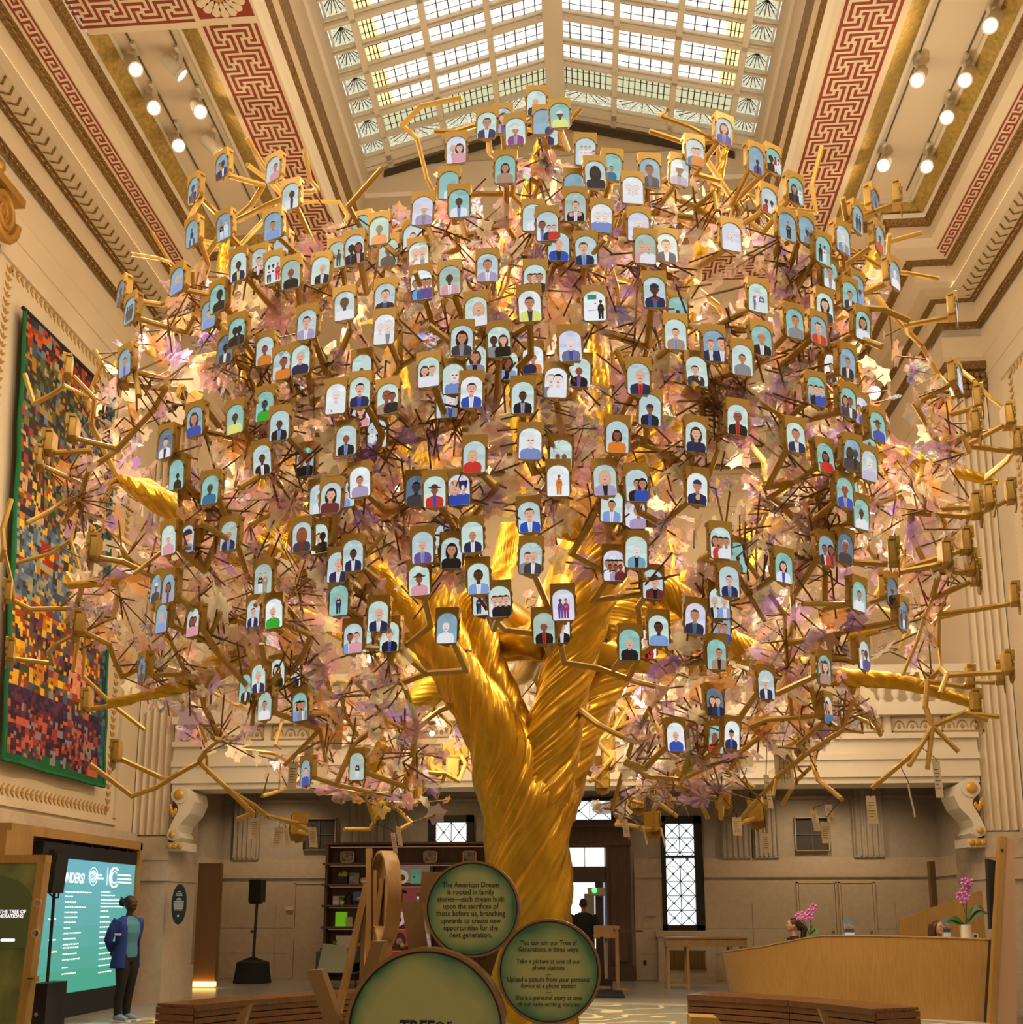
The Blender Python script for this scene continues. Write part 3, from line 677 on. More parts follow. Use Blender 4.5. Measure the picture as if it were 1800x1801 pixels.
for dx in (-.17, .1): mb = MB(); mb.lathe([(.01, -.02), (.06, -.02), (.06, .02), (.01, .02)], (p.x + dx, 19.83, .06), 12, Matrix.Rotation(PI / 2, 4, 'Y')); obj('wheel', mb, black, t)
# ---- bookshelf wall
SZ = lambda y: atY(700, y, 22.45).z
sx0, sx1 = -5.8, -2.0
t = thing('display_shelf', 'dark walnut display shelf along the rear wall, with lit compartments', 'shelf', (-4, 22.6, 0))
mb = MB(); mb.b2((sx0, 22.8, 0), (sx1, 22.95, SZ(1483))); obj('back_panel', mb, mat('shelf_back', (.11, .045, .028), .5, var=(12, (.16, .07, .045), (1, 1, .2))), t)
mb = MB(); mb.b2((sx0 - .06, 22.4, SZ(1485)), (sx1, 22.95, SZ(1481))); obj('top_board', mb, darkwood, t)
SHY = [1518, 1555, 1592, 1630, 1668, 1705]
for y in SHY: mb = MB(); mb.b2((sx0 - .06, 22.36, SZ(y) - .035), (sx1, 22.9, SZ(y) + .012)); obj('shelf_board', mb, darkwood, t)
for x in (sx0 + .02, -4.62, -3.45): mb = MB(); mb.b2((x - .03, 22.42, 0), (x + .03, 22.9, SZ(1518 if x > -5 else 1485))); obj('upright', mb, darkwood, t)
for i, (y0, y1, c_) in enumerate(((1522, 1552, (.62, .36, .28)), (1559, 1589, (.6, .12, .10)), (1596, 1627, (.95, .16, .18)), (1634, 1665, (.95, .10, .10)), (1672, 1700, (.9, .04, .05)))):
    mb = MB(); mb.b2((-4.5, 22.77, SZ(y1)), (-3.5, 22.79, SZ(y0))); obj('lit_niche', mb, mat('lit_niche_%s' % 'abcde'[i], (.2, .06, .05), .5, emit=c_, es=.22), t)
for i, y in enumerate([1485] + SHY[:5]):
    mb = MB(); mb.b2((sx0 + .1, 22.42, SZ(y) - .06), (sx1 - .1, 22.43, SZ(y) - .05)); obj('strip_lamp', mb, mat('strip_lamp', (.5, .35, .2), .4, emit=(1, .62, .36), es=.2), t)
GI = 'things on the dark display shelf'
def item(px, py, base, label, nm, cat, parts, Y=22.5):
    """parts: list of (name, fn(mb, o), mat); o is the middle of the foot"""
    p = atY(px, base, Y); p.z = SZ(base) + .013 if base in SHY else p.z
    t_ = thing(nm, label, cat, p, GI)
    for n_, fn, m_ in parts: mb = MB(); fn(mb, p); obj(n_, mb, m_, t_, smooth=n_ in ('pot', 'foliage', 'lamp', 'dome'))
def frame_parts(w, h, mm, pic, d=.03):
    return [('frame', lambda mb, o: [mb.b2(o + Vector((-w / 2, 0, 0)), o + Vector((w / 2, d, .03))), mb.b2(o + Vector((-w / 2, 0, h - .03)), o + Vector((w / 2, d, h))), mb.b2(o + Vector((-w / 2, 0, 0)), o + Vector((-w / 2 + .03, d, h))), mb.b2(o + Vector((w / 2 - .03, 0, 0)), o + Vector((w / 2, d, h)))], mm),
            ('picture', lambda mb, o: mb.b2(o + Vector((-w / 2 + .03, d * .5, .03)), o + Vector((w / 2 - .03, d * .8, h - .03))), pic)]
pdark = mat('dim_group_photo', (.06, .05, .05), .5, var=(9, (.30, .24, .22))); pwhite = mat('white_print_sheet', (.75, .66, .55), .5)
gf = mat('gilt_frame', (.45, .25, .07), .4, .4)
for px, pic, lb in ((611, pdark, 'gilt framed group photo at the left end of the top shelf'), (680, pwhite, 'gilt framed pale print behind the wooden sign hoop'), (757, pdark, 'gilt framed group photo above the smaller round sign, left one'), (826, pdark, 'gilt framed group photo on the top shelf beside the trunk')):
    item(px, 0, 1518, lb, 'photo_in_frame', 'picture', frame_parts(.31, .26, gf, pic))
leafm = mat('shelf_plant_green', (.12, .28, .03), .6); potm = mat('white_pot', (.6, .55, .5), .4)
def plant(r): return [('pot', lambda mb, o: mb.lathe([(.01, 0), (r * .5, 0), (r * .62, r), (.01, r)], o, 12), potm), ('foliage', lambda mb, o: [mb.ball(o + Vector((R.uniform(-r, r) * .7, R.uniform(-r, r) * .5, r * 1.3 + R.random() * r)), r * .42, 6, 4) for _ in range(9)], leafm)]
item(602, 0, 1555, 'small lime green plant in a dark pot on the second shelf', 'potted_plant', 'plant', [('pot', lambda mb, o: mb.b2(o + Vector((-.1, 0, 0)), o + Vector((.1, .15, .16))), iron), ('foliage', lambda mb, o: [mb.ball(o + Vector((R.uniform(-.07, .07), .05, .2 + R.uniform(-.03, .04))), .05, 6, 4) for _ in range(7)], mat('lime_leaf', (.42, .46, .06), .6))])
item(623, 0, 1555, 'grey printed book standing on the second shelf', 'book', 'book', [('cover', lambda mb, o: mb.b2(o + Vector((-.11, 0, 0)), o + Vector((.11, .04, .24))), mat('grey_book', (.10, .09, .10), .5, var=(14, (.32, .3, .32))))])
item(640, 0, 1555, 'small gilt frame with a drawing at the second shelf', 'small_frame', 'picture', frame_parts(.17, .14, gf, pwhite))
item(591, 0, 1592, 'white mug-sized box at the left end of the third shelf', 'white_box', 'box', [('box', lambda mb, o: mb.b2(o + Vector((-.07, 0, 0)), o + Vector((.07, .12, .19))), potm)])
item(602, 0, 1592, 'little green plant in a white pot on the third shelf', 'potted_plant', 'plant', plant(.08))
item(614, 0, 1592, 'black tin standing on the third shelf', 'tin', 'tin', [('can', lambda mb, o: mb.lathe([(.01, 0), (.06, 0), (.06, .2), (.04, .22), (.04, .26), (.01, .26)], o, 12), iron)])
item(633, 0, 1592, 'blue picture box with a white skyline on the third shelf', 'picture_box', 'box', [('box', lambda mb, o: mb.b2(o + Vector((-.15, 0, 0)), o + Vector((.15, .06, .28))), mat('blue_card', (.10, .16, .50), .5)), ('print', lambda mb, o: [mb.b2(o + Vector((-.08 + .03 * i, -.004, .12)), o + Vector((-.055 + .03 * i, -.001, .14 + .015 * (i % 3)))) for i in range(6)], whitep), ('label', lambda mb, o: mb.b2(o + Vector((-.15, -.003, 0)), o + Vector((.15, -.001, .09))), iron)])
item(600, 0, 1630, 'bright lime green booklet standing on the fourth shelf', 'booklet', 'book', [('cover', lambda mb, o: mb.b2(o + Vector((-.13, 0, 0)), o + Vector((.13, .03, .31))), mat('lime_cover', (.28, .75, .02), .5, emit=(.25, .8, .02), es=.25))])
item(614, 0, 1630, 'small white card next to the lime booklet', 'card', 'card', [('sheet', lambda mb, o: mb.b2(o + Vector((-.075, 0, 0)), o + Vector((.075, .02, .2))), potm)])
item(605, 0, 1668, 'pale book standing on the fifth shelf behind the chair', 'book', 'book', [('cover', lambda mb, o: mb.b2(o + Vector((-.18, 0, 0)), o + Vector((.18, .04, .26))), pwhite)])
item(590, 0, 1668, 'tiny green plant on the fifth shelf', 'potted_plant', 'plant', plant(.06))
item(632, 0, 1668, 'yellow fruit ornament on the fifth shelf', 'ornament', 'ornament', [('body', lambda mb, o: mb.ball(o + Vector((0, .05, .06)), (.1, .05, .05), 8, 6), mat('yellow_ornament', (.65, .42, .02), .5)), ('leaf', lambda mb, o: mb.ball(o + Vector((.05, .05, .12)), (.05, .03, .03), 6, 4), leafm)])
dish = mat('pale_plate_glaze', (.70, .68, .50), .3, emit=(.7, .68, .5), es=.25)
def plate(mm, m2, r=.155): return [('plate', lambda mb, o: mb.lathe([(.01, -.015), (r, -.03), (r, -.02), (.01, .0)], o + Vector((0, .05, r)), 24, Matrix.Rotation(-PI / 2 + .1, 4, 'X')), mm), ('motif', lambda mb, o: mb.lathe([(.01, .03), (r * .45, .03), (.01, .035)], o + Vector((.02, .02, r * .85)), 10, Matrix.Rotation(PI / 2, 4, 'X')), m2)]
item(706, 0, 1555, 'pale yellow plate propped up in the pinkish niche', 'plate', 'plate', plate(dish, mat('olive_motif', (.10, .09, .03), .5)))
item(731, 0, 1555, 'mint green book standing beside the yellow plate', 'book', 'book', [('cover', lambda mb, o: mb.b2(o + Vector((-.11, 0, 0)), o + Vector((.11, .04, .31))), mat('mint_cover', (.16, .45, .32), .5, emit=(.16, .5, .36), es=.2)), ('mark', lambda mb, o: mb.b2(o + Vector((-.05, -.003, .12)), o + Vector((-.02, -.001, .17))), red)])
item(706, 0, 1592, 'black mushroom-shaped table lamp in the pink niche', 'table_lamp', 'lamp', [('lamp', lambda mb, o: mb.lathe([(.01, 0), (.1, 0), (.1, .02), (.025, .03), (.025, .22), (.02, .24), (.13, .25), (.11, .3), (.01, .33)], o, 14), iron)])
item(703, 0, 1592, 'white scarf lying at the foot of the black lamp', 'scarf', 'scarf', [('cloth', lambda mb, o: [mb.ball(o + Vector((-.1 + .06 * i, -.1, .02)), (.06, .05, .025), 8, 5) for i in range(4)], potm)], 22.46)
item(735, 0, 1592, 'small glass carafe at the right of the black lamp', 'carafe', 'carafe', [('body', lambda mb, o: mb.lathe([(.01, 0), (.07, 0), (.08, .12), (.03, .2), (.05, .26), (.01, .26)], o, 12), mat('grey_glass', (.3, .38, .38), .2))])
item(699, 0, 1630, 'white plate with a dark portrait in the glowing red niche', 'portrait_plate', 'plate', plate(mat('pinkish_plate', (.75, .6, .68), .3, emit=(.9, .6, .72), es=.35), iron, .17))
item(701, 0, 1668, 'grey plate with a bottle motif in the lower red niche', 'plate', 'plate', plate(mat('grey_plate', (.13, .10, .12), .3), mat('pink_motif', (.7, .35, .35), .5), .165))
item(709, 0, 1668, 'small lime green ball beside the grey plate', 'ball', 'ball', [('ball', lambda mb, o: mb.ball(o + Vector((0, -.06, .055)), .055, 10, 7), mat('lime_ball', (.45, .6, .08), .4))], 22.45)
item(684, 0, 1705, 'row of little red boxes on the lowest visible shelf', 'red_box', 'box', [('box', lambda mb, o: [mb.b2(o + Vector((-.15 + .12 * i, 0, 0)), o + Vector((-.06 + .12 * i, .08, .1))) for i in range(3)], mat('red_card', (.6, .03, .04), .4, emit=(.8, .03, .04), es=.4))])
# armchair and low black table
t = thing('armchair', 'grey-green upholstered armchair on thin dark legs before the shelf', 'armchair', (-5.2, 19.8, 0))
a, b_ = atY(562, 1708, 19.8), atY(614, 1708, 19.8); chm = mat('sage_fabric', (.24, .25, .18), .9, bump=(80, .1)); q0 = atY(570, 1659, 19.8).z
mb = MB(); mb.prism([(a.x, 19.6, .33), (b_.x, 19.6, .33), (b_.x - .03, 19.72, q0 - .1), (a.x + .3, 19.75, q0 - .03), (a.x + .08, 19.72, q0)], (0, .12, 0)); obj('back_cushion', mb, chm, t)
mb = MB(); mb.b2((a.x, 19.72, .33), (b_.x + .1, 20.45, .5)); obj('seat', mb, chm, t)
mb = MB(); mb.b2((a.x - .05, 19.7, .3), (a.x + .04, 20.45, .72)); mb.b2((b_.x, 19.7, .3), (b_.x + .1, 20.45, .72)); obj('armrest', mb, mat('dark_green_fabric', (.045, .06, .045), .9), t)
for dx in (.03, b_.x - a.x):
    for y in (19.68, 20.4): mb = MB(); mb.tube([(a.x + dx, y, 0), (a.x + dx, y, .33)], .012, 6); obj('leg', mb, iron, t)
t = thing('low_table', 'low black table behind the armchair', 'table', (-4.4, 20.9, 0)); mb = MB(); mb.b2((-5.0, 20.7, .42), (-4.1, 21.3, .48)); obj('tabletop', mb, black, t)
for x in (-4.95, -4.15):
    for y in (20.75, 21.25): obj('leg', leg_box((x, y, 0), .04, .42), black, t)
# tall panels glowing at the floor on both sides
for px0, px1, py0, py1, X, lb in ((352, 380, 1518, 1722, 0, 'tall dark gold panel with a light strip at its foot, left of the standing speaker'), (1633, 1658, 1515, 1722, 0, 'tall dark gold panel behind the reception desk')):
    a, b_ = atY(px0, py0, 20.2), atY(px1, py1, 20.2); t = thing('metal_panel', lb, 'panel', ((a.x + b_.x) / 2, 20.2, 0))
    mb = MB(); mb.b2((a.x, 20.15, .12 if px0 < 900 else 0), (b_.x, 20.3, a.z)); obj('sheet', mb, mat('dark_gold_sheet', (.28, .14, .035), .4, .25), t)
    if px0 < 900:
        mb = MB(); mb.b2((a.x - .03, 20.05, .03), (b_.x + .02, 20.18, .12)); obj('light_strip', mb, mat('floor_strip', (1, .7, .3), .3, emit=(1, .55, .16), es=5), t)
# standing speaker
p = atZ(445, 1718, 0); Y_ = 21.6
t = thing('stand_speaker', 'black loudspeaker on a pole over a cloth-covered base by the rear wall', 'loudspeaker', (atY(445, 1700, Y_).x, Y_, 0)); x = t.location.x
z0, z1 = atY(450, 1586, Y_).z, atY(450, 1547, Y_).z
mb = MB(); mb.prism([(x - .1, Y_ - .18, z0), (x + .16, Y_ - .18, z0), (x + .16, Y_ - .18, z1), (x - .1, Y_ - .18, z1)], (0, .34, 0)); obj('cabinet', mb, black, t)
mb = MB(); mb.tube([(x, Y_, .4), (x + .03, Y_, z0)], .03, 8); mb.ball((x - .05, Y_, 1.05), .035, 8, 5); mb.b2((x - .1, Y_ - .1, z0 - .04), (x + .12, Y_ + .1, z0)); obj('pole', mb, black, t)
mb = MB(); mb.ell([(x, Y_, 0, .40, .36), (x, Y_, .25, .36, .32), (x, Y_, .42, .34, .3), (x - .02, Y_, .50, .12, .12), (x - .01, Y_, .53, .04, .04)], 16); obj('cloth_cover', mb, blackcloth, t, smooth=True)
# oval plaque on the left pier
p = atY(316, 1590, YP - .05)
t = thing('oval_plaque', 'black oval information plaque on the left stone pier', 'plaque', p)
w_, h_ = .125, .33
mb = MB(); ring = [Vector((w_ * math.cos(2 * PI * i / 32), 0, h_ * math.sin(2 * PI * i / 32))) + p for i in range(32)]; mb.prism(ring, (0, -.03, 0)); obj('plate', mb, black, t)
mb = MB()
for i, (z, w) in enumerate(((.20, .06), (.165, .1), (.14, .12), (.09, .05), (.07, .09), (.04, .17), (.02, .17), (0, .17), (-.02, .17), (-.04, .16), (-.06, .16), (-.08, .15), (-.1, .15))): mb.b2(p + Vector((-w / 2, -.033, z)), p + Vector((w / 2, -.031, z + .009)))
mb.lathe([(.002, 0), (.018, 0), (.01, .002)], p + Vector((0, -.032, -.19)), 10, Matrix.Rotation(PI / 2, 4, 'X')); obj('lettering', mb, whitep, t, kind='stuff')
# ---- big display wall on the left
X0 = -7.42
t = thing('display_wall', 'large teal LED display wall listing founders along the left wall', 'display', (X0, 15.3, 0))
za, zb = .34, 2.22; ya, yb = 13.6, 16.42
mb = MB(); n = 24
for i in range(n):
    for k in range(6):
        u0, u1, v0, v1 = i / n, (i + 1) / n, k / 6, (k + 1) / 6
        uu, vv = (u0 + u1) / 2, (v0 + v1) / 2
        c_ = [a * (1 - vv) + b__ * vv for a, b__ in zip(lin(72, 178, 142), lin(122, 196, 212))]; c2 = lin(60, 160, 130)
        k_ = max(0, uu - .6) * .7; mb.cc = [a * (1 - k_) + b__ * k_ for a, b__ in zip(c_, c2)]
        mb.quad((X0, ya + (yb - ya) * u0, za + (zb - za) * v0), (X0, ya + (yb - ya) * u1, za + (zb - za) * v0), (X0, ya + (yb - ya) * u1, za + (zb - za) * v1), (X0, ya + (yb - ya) * u0, za + (zb - za) * v1))
obj('screen', mb, attr_mat('led_screen', .82), t, col=True)
mb = MB(); mb.b2((X0 - .3, ya - .1, 0), (X0 + .01, yb + .02, za)); mb.b2((X0 - .3, ya - .1, zb), (X0 + .01, yb + .02, 2.42)); mb.b2((X0 - .3, ya - .1, za), (X0 - .02, yb + .02, zb)); obj('casing', mb, black, t)
mb = MB(); mb.b2((X0 - .3, yb + .02, 0), (X0 + .06, yb + .09, 2.58)); mb.b2((X0 - .3, 12.6, 2.47), (X0 + .06, yb + .09, 2.60)); obj('wood_surround', mb, oak, t)
for y in (14.3, 14.9, 15.5, 16.1): mb = MB(); mb.b2((X0 - .1, y, 2.41), (X0 - .02, y + .06, 2.48)); obj('hanger', mb, black, t)
lt = mat('led_white', (.9, 1, 1), .4, emit=(.92, 1, 1), es=1.0)
g = lambda px, py: atX(px, py, X0 + .006)
def led(body, px, py, h, al='LEFT', b_=0.0, sx=1.0): text('lettering', body, h, Matrix.Translation(g(px, py)) @ Matrix.Rotation(PI / 2, 4, 'Z') @ Matrix.Rotation(PI / 2, 4, 'X'), lt, t, al, .0005, b_, sx=sx)
led('OUR FOUNDERS!', 149, 1553, .2, 'RIGHT', .004, .80)
mb = MB(); RR = random.Random(4)
def dash(px, py, w, h=.022):
    q = g(px, py); y = q.y
    while y < q.y + w:
        L = RR.uniform(.02, .05); mb.quad((q.x, y, q.z - h * RR.uniform(.7, 1)), (q.x, y + L, q.z - h * RR.uniform(.7, 1)), (q.x, y + L, q.z), (q.x, y, q.z)); y += L + .014
yy = [(1567, .78), (1575, .2), (1585, .3), (1594, .6), (1603, .36), (1612, .33), (1621, .32), (1631, .18), (1640, .5), (1650, .34), (1660, .46), (1666, .42), (1677, .38), (1687, .48), (1701, .15), (1712, .4)]
for i, (y, w) in enumerate(yy): dash(116 - (i * .45), y, w)
yy = [(1567, .3), (1573, .42), (1581, .6), (1587, .7), (1593, .75), (1601, .24), (1611, .3), (1620, .34), (1629, .38), (1638, .28), (1647, .28), (1657, .3), (1666, .38), (1676, .4), (1686, .42), (1697, .42), (1709, .4)]
for i, (y, w) in enumerate(yy): dash(179 - i * .35, y, w)
for y in (1615, 1652, 1673): dash(86, y, .2)
obj('name_list', mb, lt, t, kind='stuff')
mb = MB(); q = g(165, 1541)
M_ = Matrix.Rotation(PI / 2, 4, 'Y')
for r_ in (.13, .085): mb.tube([q + Vector((0, r_ * math.cos(k * PI / 10), r_ * math.sin(k * PI / 10))) for k in range(21)], .005, 4, False)
for k in range(8): a = k * PI / 4; mb.tube([q + Vector((0, .02 * math.cos(a), .02 * math.sin(a))), q + Vector((0, .09 * math.cos(a), .09 * math.sin(a)))], .004, 4)
q = g(202, 1543)
mb.tube([q + Vector((0, .16 * math.cos(k * .42 + .9), .15 * math.sin(k * .42 + .9))) for k in range(12)], .014, 5)
mb.tube([q + Vector((0, .1 * math.cos(k * .42 + .9), .09 * math.sin(k * .42 + .9))) for k in range(12)], .008, 5)
q = g(189, 1541); mb.b2(q + Vector((0, 0, -.14)), q + Vector((.002, .012, .14)))
for px, py, w in ((171, 1538, .16), (171, 1544, .22), (207, 1538, .45), (207, 1545, .46), (207, 1551, .46)):
    q = g(px, py); y = q.y
    while y < q.y + w: L = RR.uniform(.03, .05); mb.b2((q.x, y, q.z - .014), (q.x + .002, y + L, q.z + .012)); y += L + .012
obj('emblem', mb, lt, t)
# kiosk
Yk = 11.4; kr = atY(92, 1503, Yk + .12); kr.z = atY(92, 1503, Yk).z; kb = atY(77, 1801, Yk)
t = thing('photo_kiosk', 'wood framed photo station with a green panel at the left edge', 'kiosk', (kr.x - .5, Yk, 0))
zt = kr.z; xr = kr.x; xl = xr - 1.15
mb = MB(); mb.b2((xl, Yk - .02, zt - .09), (xr, Yk + .12, zt)); mb.prism([(xr - .09, Yk - .02, zt), (xr, Yk - .02, zt), (xr - .1, Yk - .02, 0), (xr - .2, Yk - .02, 0)], (0, .14, 0)); mb.b2((xl, Yk - .02, 0), (xr - .1, Yk + .12, .1)); mb.b2((xl, Yk - .02, 0), (xl + .09, Yk + .3, zt)); mb.b2((xl, Yk + .1, 0), (xr - .3, Yk + .3, zt)); obj('frame', mb, oak, t)
gp = mat('green_printed_panel', lin(132, 142, 86), .35, var=(2.2, lin(78, 92, 58)))
mb = MB(); mb.prism([(xl + .09, Yk, .1), (xr - .19, Yk, .1), (xr - .09, Yk, zt - .09), (xl + .09, Yk, zt - .09)], (0, .08, 0)); obj('panel', mb, gp, t)
a = atY(54, 1668, Yk - .01); top = atY(25, 1541, Yk - .01); xs0, xs1 = xl + .2, a.x - .02; rr_ = (xs1 - xs0) / 2
out = [Vector((xs1, Yk - .012, a.z + .04)), Vector((xs1 - .04, Yk - .012, a.z)), Vector((xs0 + .04, Yk - .012, a.z)), Vector((xs0, Yk - .012, a.z + .04))] + [Vector((xs0 + rr_ - rr_ * math.cos(k * PI / 12), Yk - .012, top.z - rr_ * .8 + rr_ * .8 * math.sin(k * PI / 12))) for k in range(13)]
mb = MB(); mb.prism(out[::-1], (0, .012, 0)); obj('screen', mb, mat('kiosk_screen', (.01, .012, .006), .2, emit=(.05, .055, .012), es=.6, var=(3, (.004, .02, .004))), t)
sm = mat('kiosk_text', (.9, .9, 1), .4, emit=(.85, .85, 1), es=1.0)
for body, px, py in (('JOIN THE TREE OF', 46, 1606), ('GENERATIONS', 41, 1614)):
    text('lettering', body, .058, facing(atY(px, py, Yk - .016)), sm, t, 'RIGHT', .0005, .0012, sx=.92)
q = atY(14, 1653, Yk - .016); mb = MB(); mb.b2(q + Vector((-.07, 0, -.017)), q + Vector((.07, .003, .017))); mb.lathe([(.001, 0), (.017, 0), (.001, .003)], q + Vector((.07, 0, 0)), 10, Matrix.Rotation(PI / 2, 4, 'X')); mb.lathe([(.001, 0), (.017, 0), (.001, .003)], q + Vector((-.07, 0, 0)), 10, Matrix.Rotation(PI / 2, 4, 'X')); obj('button', mb, sm, t)
for px, py in ((67, 1588), (63, 1641)):
    q = atY(px, py, Yk - .01); mb = MB(); mb.lathe([(.001, 0), (.05, 0), (.05, .012), (.036, .014), (.034, .004), (.001, .004)], q, 18, Matrix.Rotation(PI / 2, 4, 'X')); c_ = obj('camera_ring', mb, mat('olive_ring', (.40, .40, .26), .4), t, smooth=True)
    mb = MB(); mb.lathe([(.001, .005), (.034, .005), (.001, .008)], q, 14, Matrix.Rotation(PI / 2, 4, 'X')); obj('lens', mb, black, c_)
q = atY(57, 1721, Yk - .03); mb = MB(); mb.box(q, (.12, .08, .06)); cs_ = obj('card_slot', mb, oak, t); mb = MB(); mb.box(q + Vector((0, -.042, .005)), (.07, .004, .012)); obj('slit', mb, black, cs_)
p = atY(28, 1472, Yk + .6); mb = MB(); mb.b2((p.x - .4, Yk + .3, 0), (p.x + .06, Yk + .9, atY(28, 1459, Yk + .3).z)); obj('rear_housing', mb, oak, t)
# black speakers beside the display
a, b_ = atY(92, 1500, 13.0), atY(117, 1570, 13.3); b_.z = atY(105, 1570, 13.0).z
t = thing('wall_speaker', 'black loudspeaker hung high between the kiosk and the display', 'loudspeaker', (a.x, 13.2, b_.z)); mb = MB(); mb.prism([(a.x - .1, 13.0, a.z), (b_.x, 13.0, a.z), (b_.x - .04, 13.0, b_.z), (a.x - .1, 13.0, b_.z)], (0, .3, 0)); obj('cabinet', mb, black, t)
mb = MB(); mb.tube([(a.x - .05, 13.1, b_.z), (a.x + .02, 13.1, b_.z - .06), (a.x + .08, 13.1, b_.z - .06), (a.x + .08, 13.1, b_.z)], .012, 5); mb.b2((a.x - .1, 13.1, a.z - .1), (a.x - .02, 13.3, a.z + .05)); mb.tube([(a.x - .06, 13.25, a.z), (a.x - .06, 13.25, .1)], .02, 6); obj('bracket', mb, iron, t)
a, b_ = atY(78, 1728, 13.0), atY(114, 1790, 13.4)
mb = MB(); mb.b2((a.x - .1, 12.9, .0), (b_.x, 13.4, a.z)); t = obj('floor_speaker', mb, black); tag(t, 'black subwoofer box on the floor beside the green kiosk', 'loudspeaker')
mb = MB(); mb.lathe([(.001, 0), (.025, 0), (.001, .004)], (b_.x - .12, 12.9, .2), 10, Matrix.Rotation(PI / 2, 4, 'X')); obj('badge', mb, mat('grey_badge', (.3, .3, .3), .5), t)
# quilted tapestry on the left wall
Xt = XL + .16; RR = random.Random(8)
A, B_, Cc, Dd = [atX(x, y, Xt) for x, y in ((45, 548), (5, 1335), (182, 1383), (200, 700))]
NU, NV = 46, 120
def zone(u, v):
    """v 0 bottom .. 1 top; colours of the cloth patches"""
    if u < .03 or v < .018: return (lin(12, 92, 52))
    if u > .93: return RR.choice([lin(52, 76, 110), lin(30, 48, 74), lin(86, 104, 96)])
    if v < .13: return RR.choice([lin(96, 40, 60), lin(150, 60, 50), lin(60, 30, 60), lin(190, 90, 70), lin(130, 130, 140), lin(40, 26, 46)])
    if v < .17: return RR.choice([lin(56, 34, 78), lin(90, 40, 70), lin(40, 30, 60)])
    if v < .34:
        if ((u - .66) / .11) ** 2 + ((v - .245) / .055) ** 2 < 1: return RR.choice([lin(226, 150, 120), lin(214, 132, 108)])
        return RR.choice([lin(216, 164, 20), lin(190, 120, 16), lin(150, 60, 24), lin(70, 84, 110), lin(60, 66, 30), lin(226, 178, 40), lin(110, 60, 30)])
    if v < .36: return RR.choice([lin(200, 150, 30), lin(190, 90, 40), lin(150, 30, 30)])
    if v < .55: return RR.choice([lin(78, 100, 130), lin(130, 140, 130), lin(96, 116, 140), lin(60, 80, 104), lin(164, 150, 110), lin(58, 44, 36)]) if not (.26 < u < .36 and .47 < v < .52) else lin(150, 40, 30)
    if v < .80: return RR.choice([lin(40, 48, 70), lin(80, 90, 50), lin(44, 60, 40), lin(150, 60, 36), lin(60, 36, 44), lin(196, 150, 110), lin(30, 34, 54), lin(110, 110, 60)])
    if v < .93: return RR.choice([lin(56, 62, 36), lin(84, 92, 50), lin(36, 40, 56), lin(170, 120, 40), lin(70, 50, 30)])
    return RR.choice([lin(30, 28, 50), lin(196, 92, 30), lin(60, 30, 30), lin(34, 34, 70), lin(150, 60, 30)])
def tp(u, v):
    p = (B_ * (1 - u) + Cc * u) * (1 - v) + (A * (1 - u) + Dd * u) * v
    return (p.x + .025 * math.sin(u * 13) * (1 - v) + .012 * math.sin(v * 31 + u * 9), p.y, p.z)
mb = MB(); prev = {}
for i in range(NU):
    for k in range(NV):
        kk = (i // 2, k // 2) if RR.random() < .7 else (i, k)
        c_ = prev.setdefault((kk, i == 0 or i > NU - 4), zone((i + .5) / NU, (k + .5) / NV)); mb.cc = c_
        mb.quad(tp(i / NU, k / NV), tp((i + 1) / NU, k / NV), tp((i + 1) / NU, (k + 1) / NV), tp(i / NU, (k + 1) / NV))
t = thing('tapestry', 'colourful patchwork tapestry with a green border hanging on the left wall', 'tapestry', tp(.5, 0)); obj('cloth', mb, attr_mat('patchwork_cloth', 0, .9), t, col=True)
mb = MB(); gb = [tp(0, v / 12) for v in range(13)][::-1] + [tp(u / 16, 0) for u in range(17)] + [tp(1, v / 12) for v in range(13)]; mb.tube(gb, .028, 6); obj('binding', mb, mat('green_binding', lin(14, 104, 60), .9), t)
mb = MB(); mb.tube([tp(-.02, 1.004), tp(1.02, 1.004)], .03, 8); obj('hanging_rod', mb, iron, t)
# ================================================================ benches round the tree
def arc_slab(mb, r0, r1, z0, z1, a0, a1, n=10):
    rs = []
    for i in range(n + 1):
        a = a0 + (a1 - a0) * i / n; c_, s_ = math.cos(a), math.sin(a)
        rs.append([Vector((TREE.x + r * c_, TREE.y + r * s_, z)) for r, z in ((r0, z0), (r1, z0), (r1, z1), (r0, z1))])
    mb.rings(rs)
deg = math.radians
def bench(a0, a1, seam, lb, r0, r1, zt=.43):
    t = thing('slatted_bench', lb, 'bench', (TREE.x + r0 * math.cos((a0 + a1) / 2), TREE.y + r0 * math.sin((a0 + a1) / 2), 0), 'curved benches')
    gap = .0012
    for (b0, b1) in ((a0, seam - gap), (seam + gap, a1)):
        for k in range(5):                                          # curved slats of the face
            z1 = zt - .075 - k * .076; mb = MB(); arc_slab(mb, r0 + .02, r0 + .06, z1 - .063, z1, b0, b1); obj('slat', mb, benchw, t)
        mb = MB(); arc_slab(mb, r0, r0 + .075, zt - .07, zt, b0, b1, 16); obj('front_rail', mb, benchw, t)
        for k in range(5):
            q = (r1 - r0 - .08) / 5; mb = MB(); arc_slab(mb, r0 + .08 + q * k, r0 + .075 + q * (k + 1), zt - .035, zt, b0, b1); obj('seat_slat', mb, benchw, t)
    for a in (a0, a1):
        for k in range(5):
            z1 = zt - .04 - k * .078; mb = MB(); arc_slab(mb, r0 + .05, r1, z1 - .07, z1, a - .003, a + .003, 1); obj('end_slat', mb, benchw, t)
    mb = MB(); arc_slab(mb, r0 + .06, r1 - .02, .013, zt - .04, a0 + .006, a1 - .006, 16); obj('core', mb, mat('bench_core', (.03, .012, .006), .6), t)
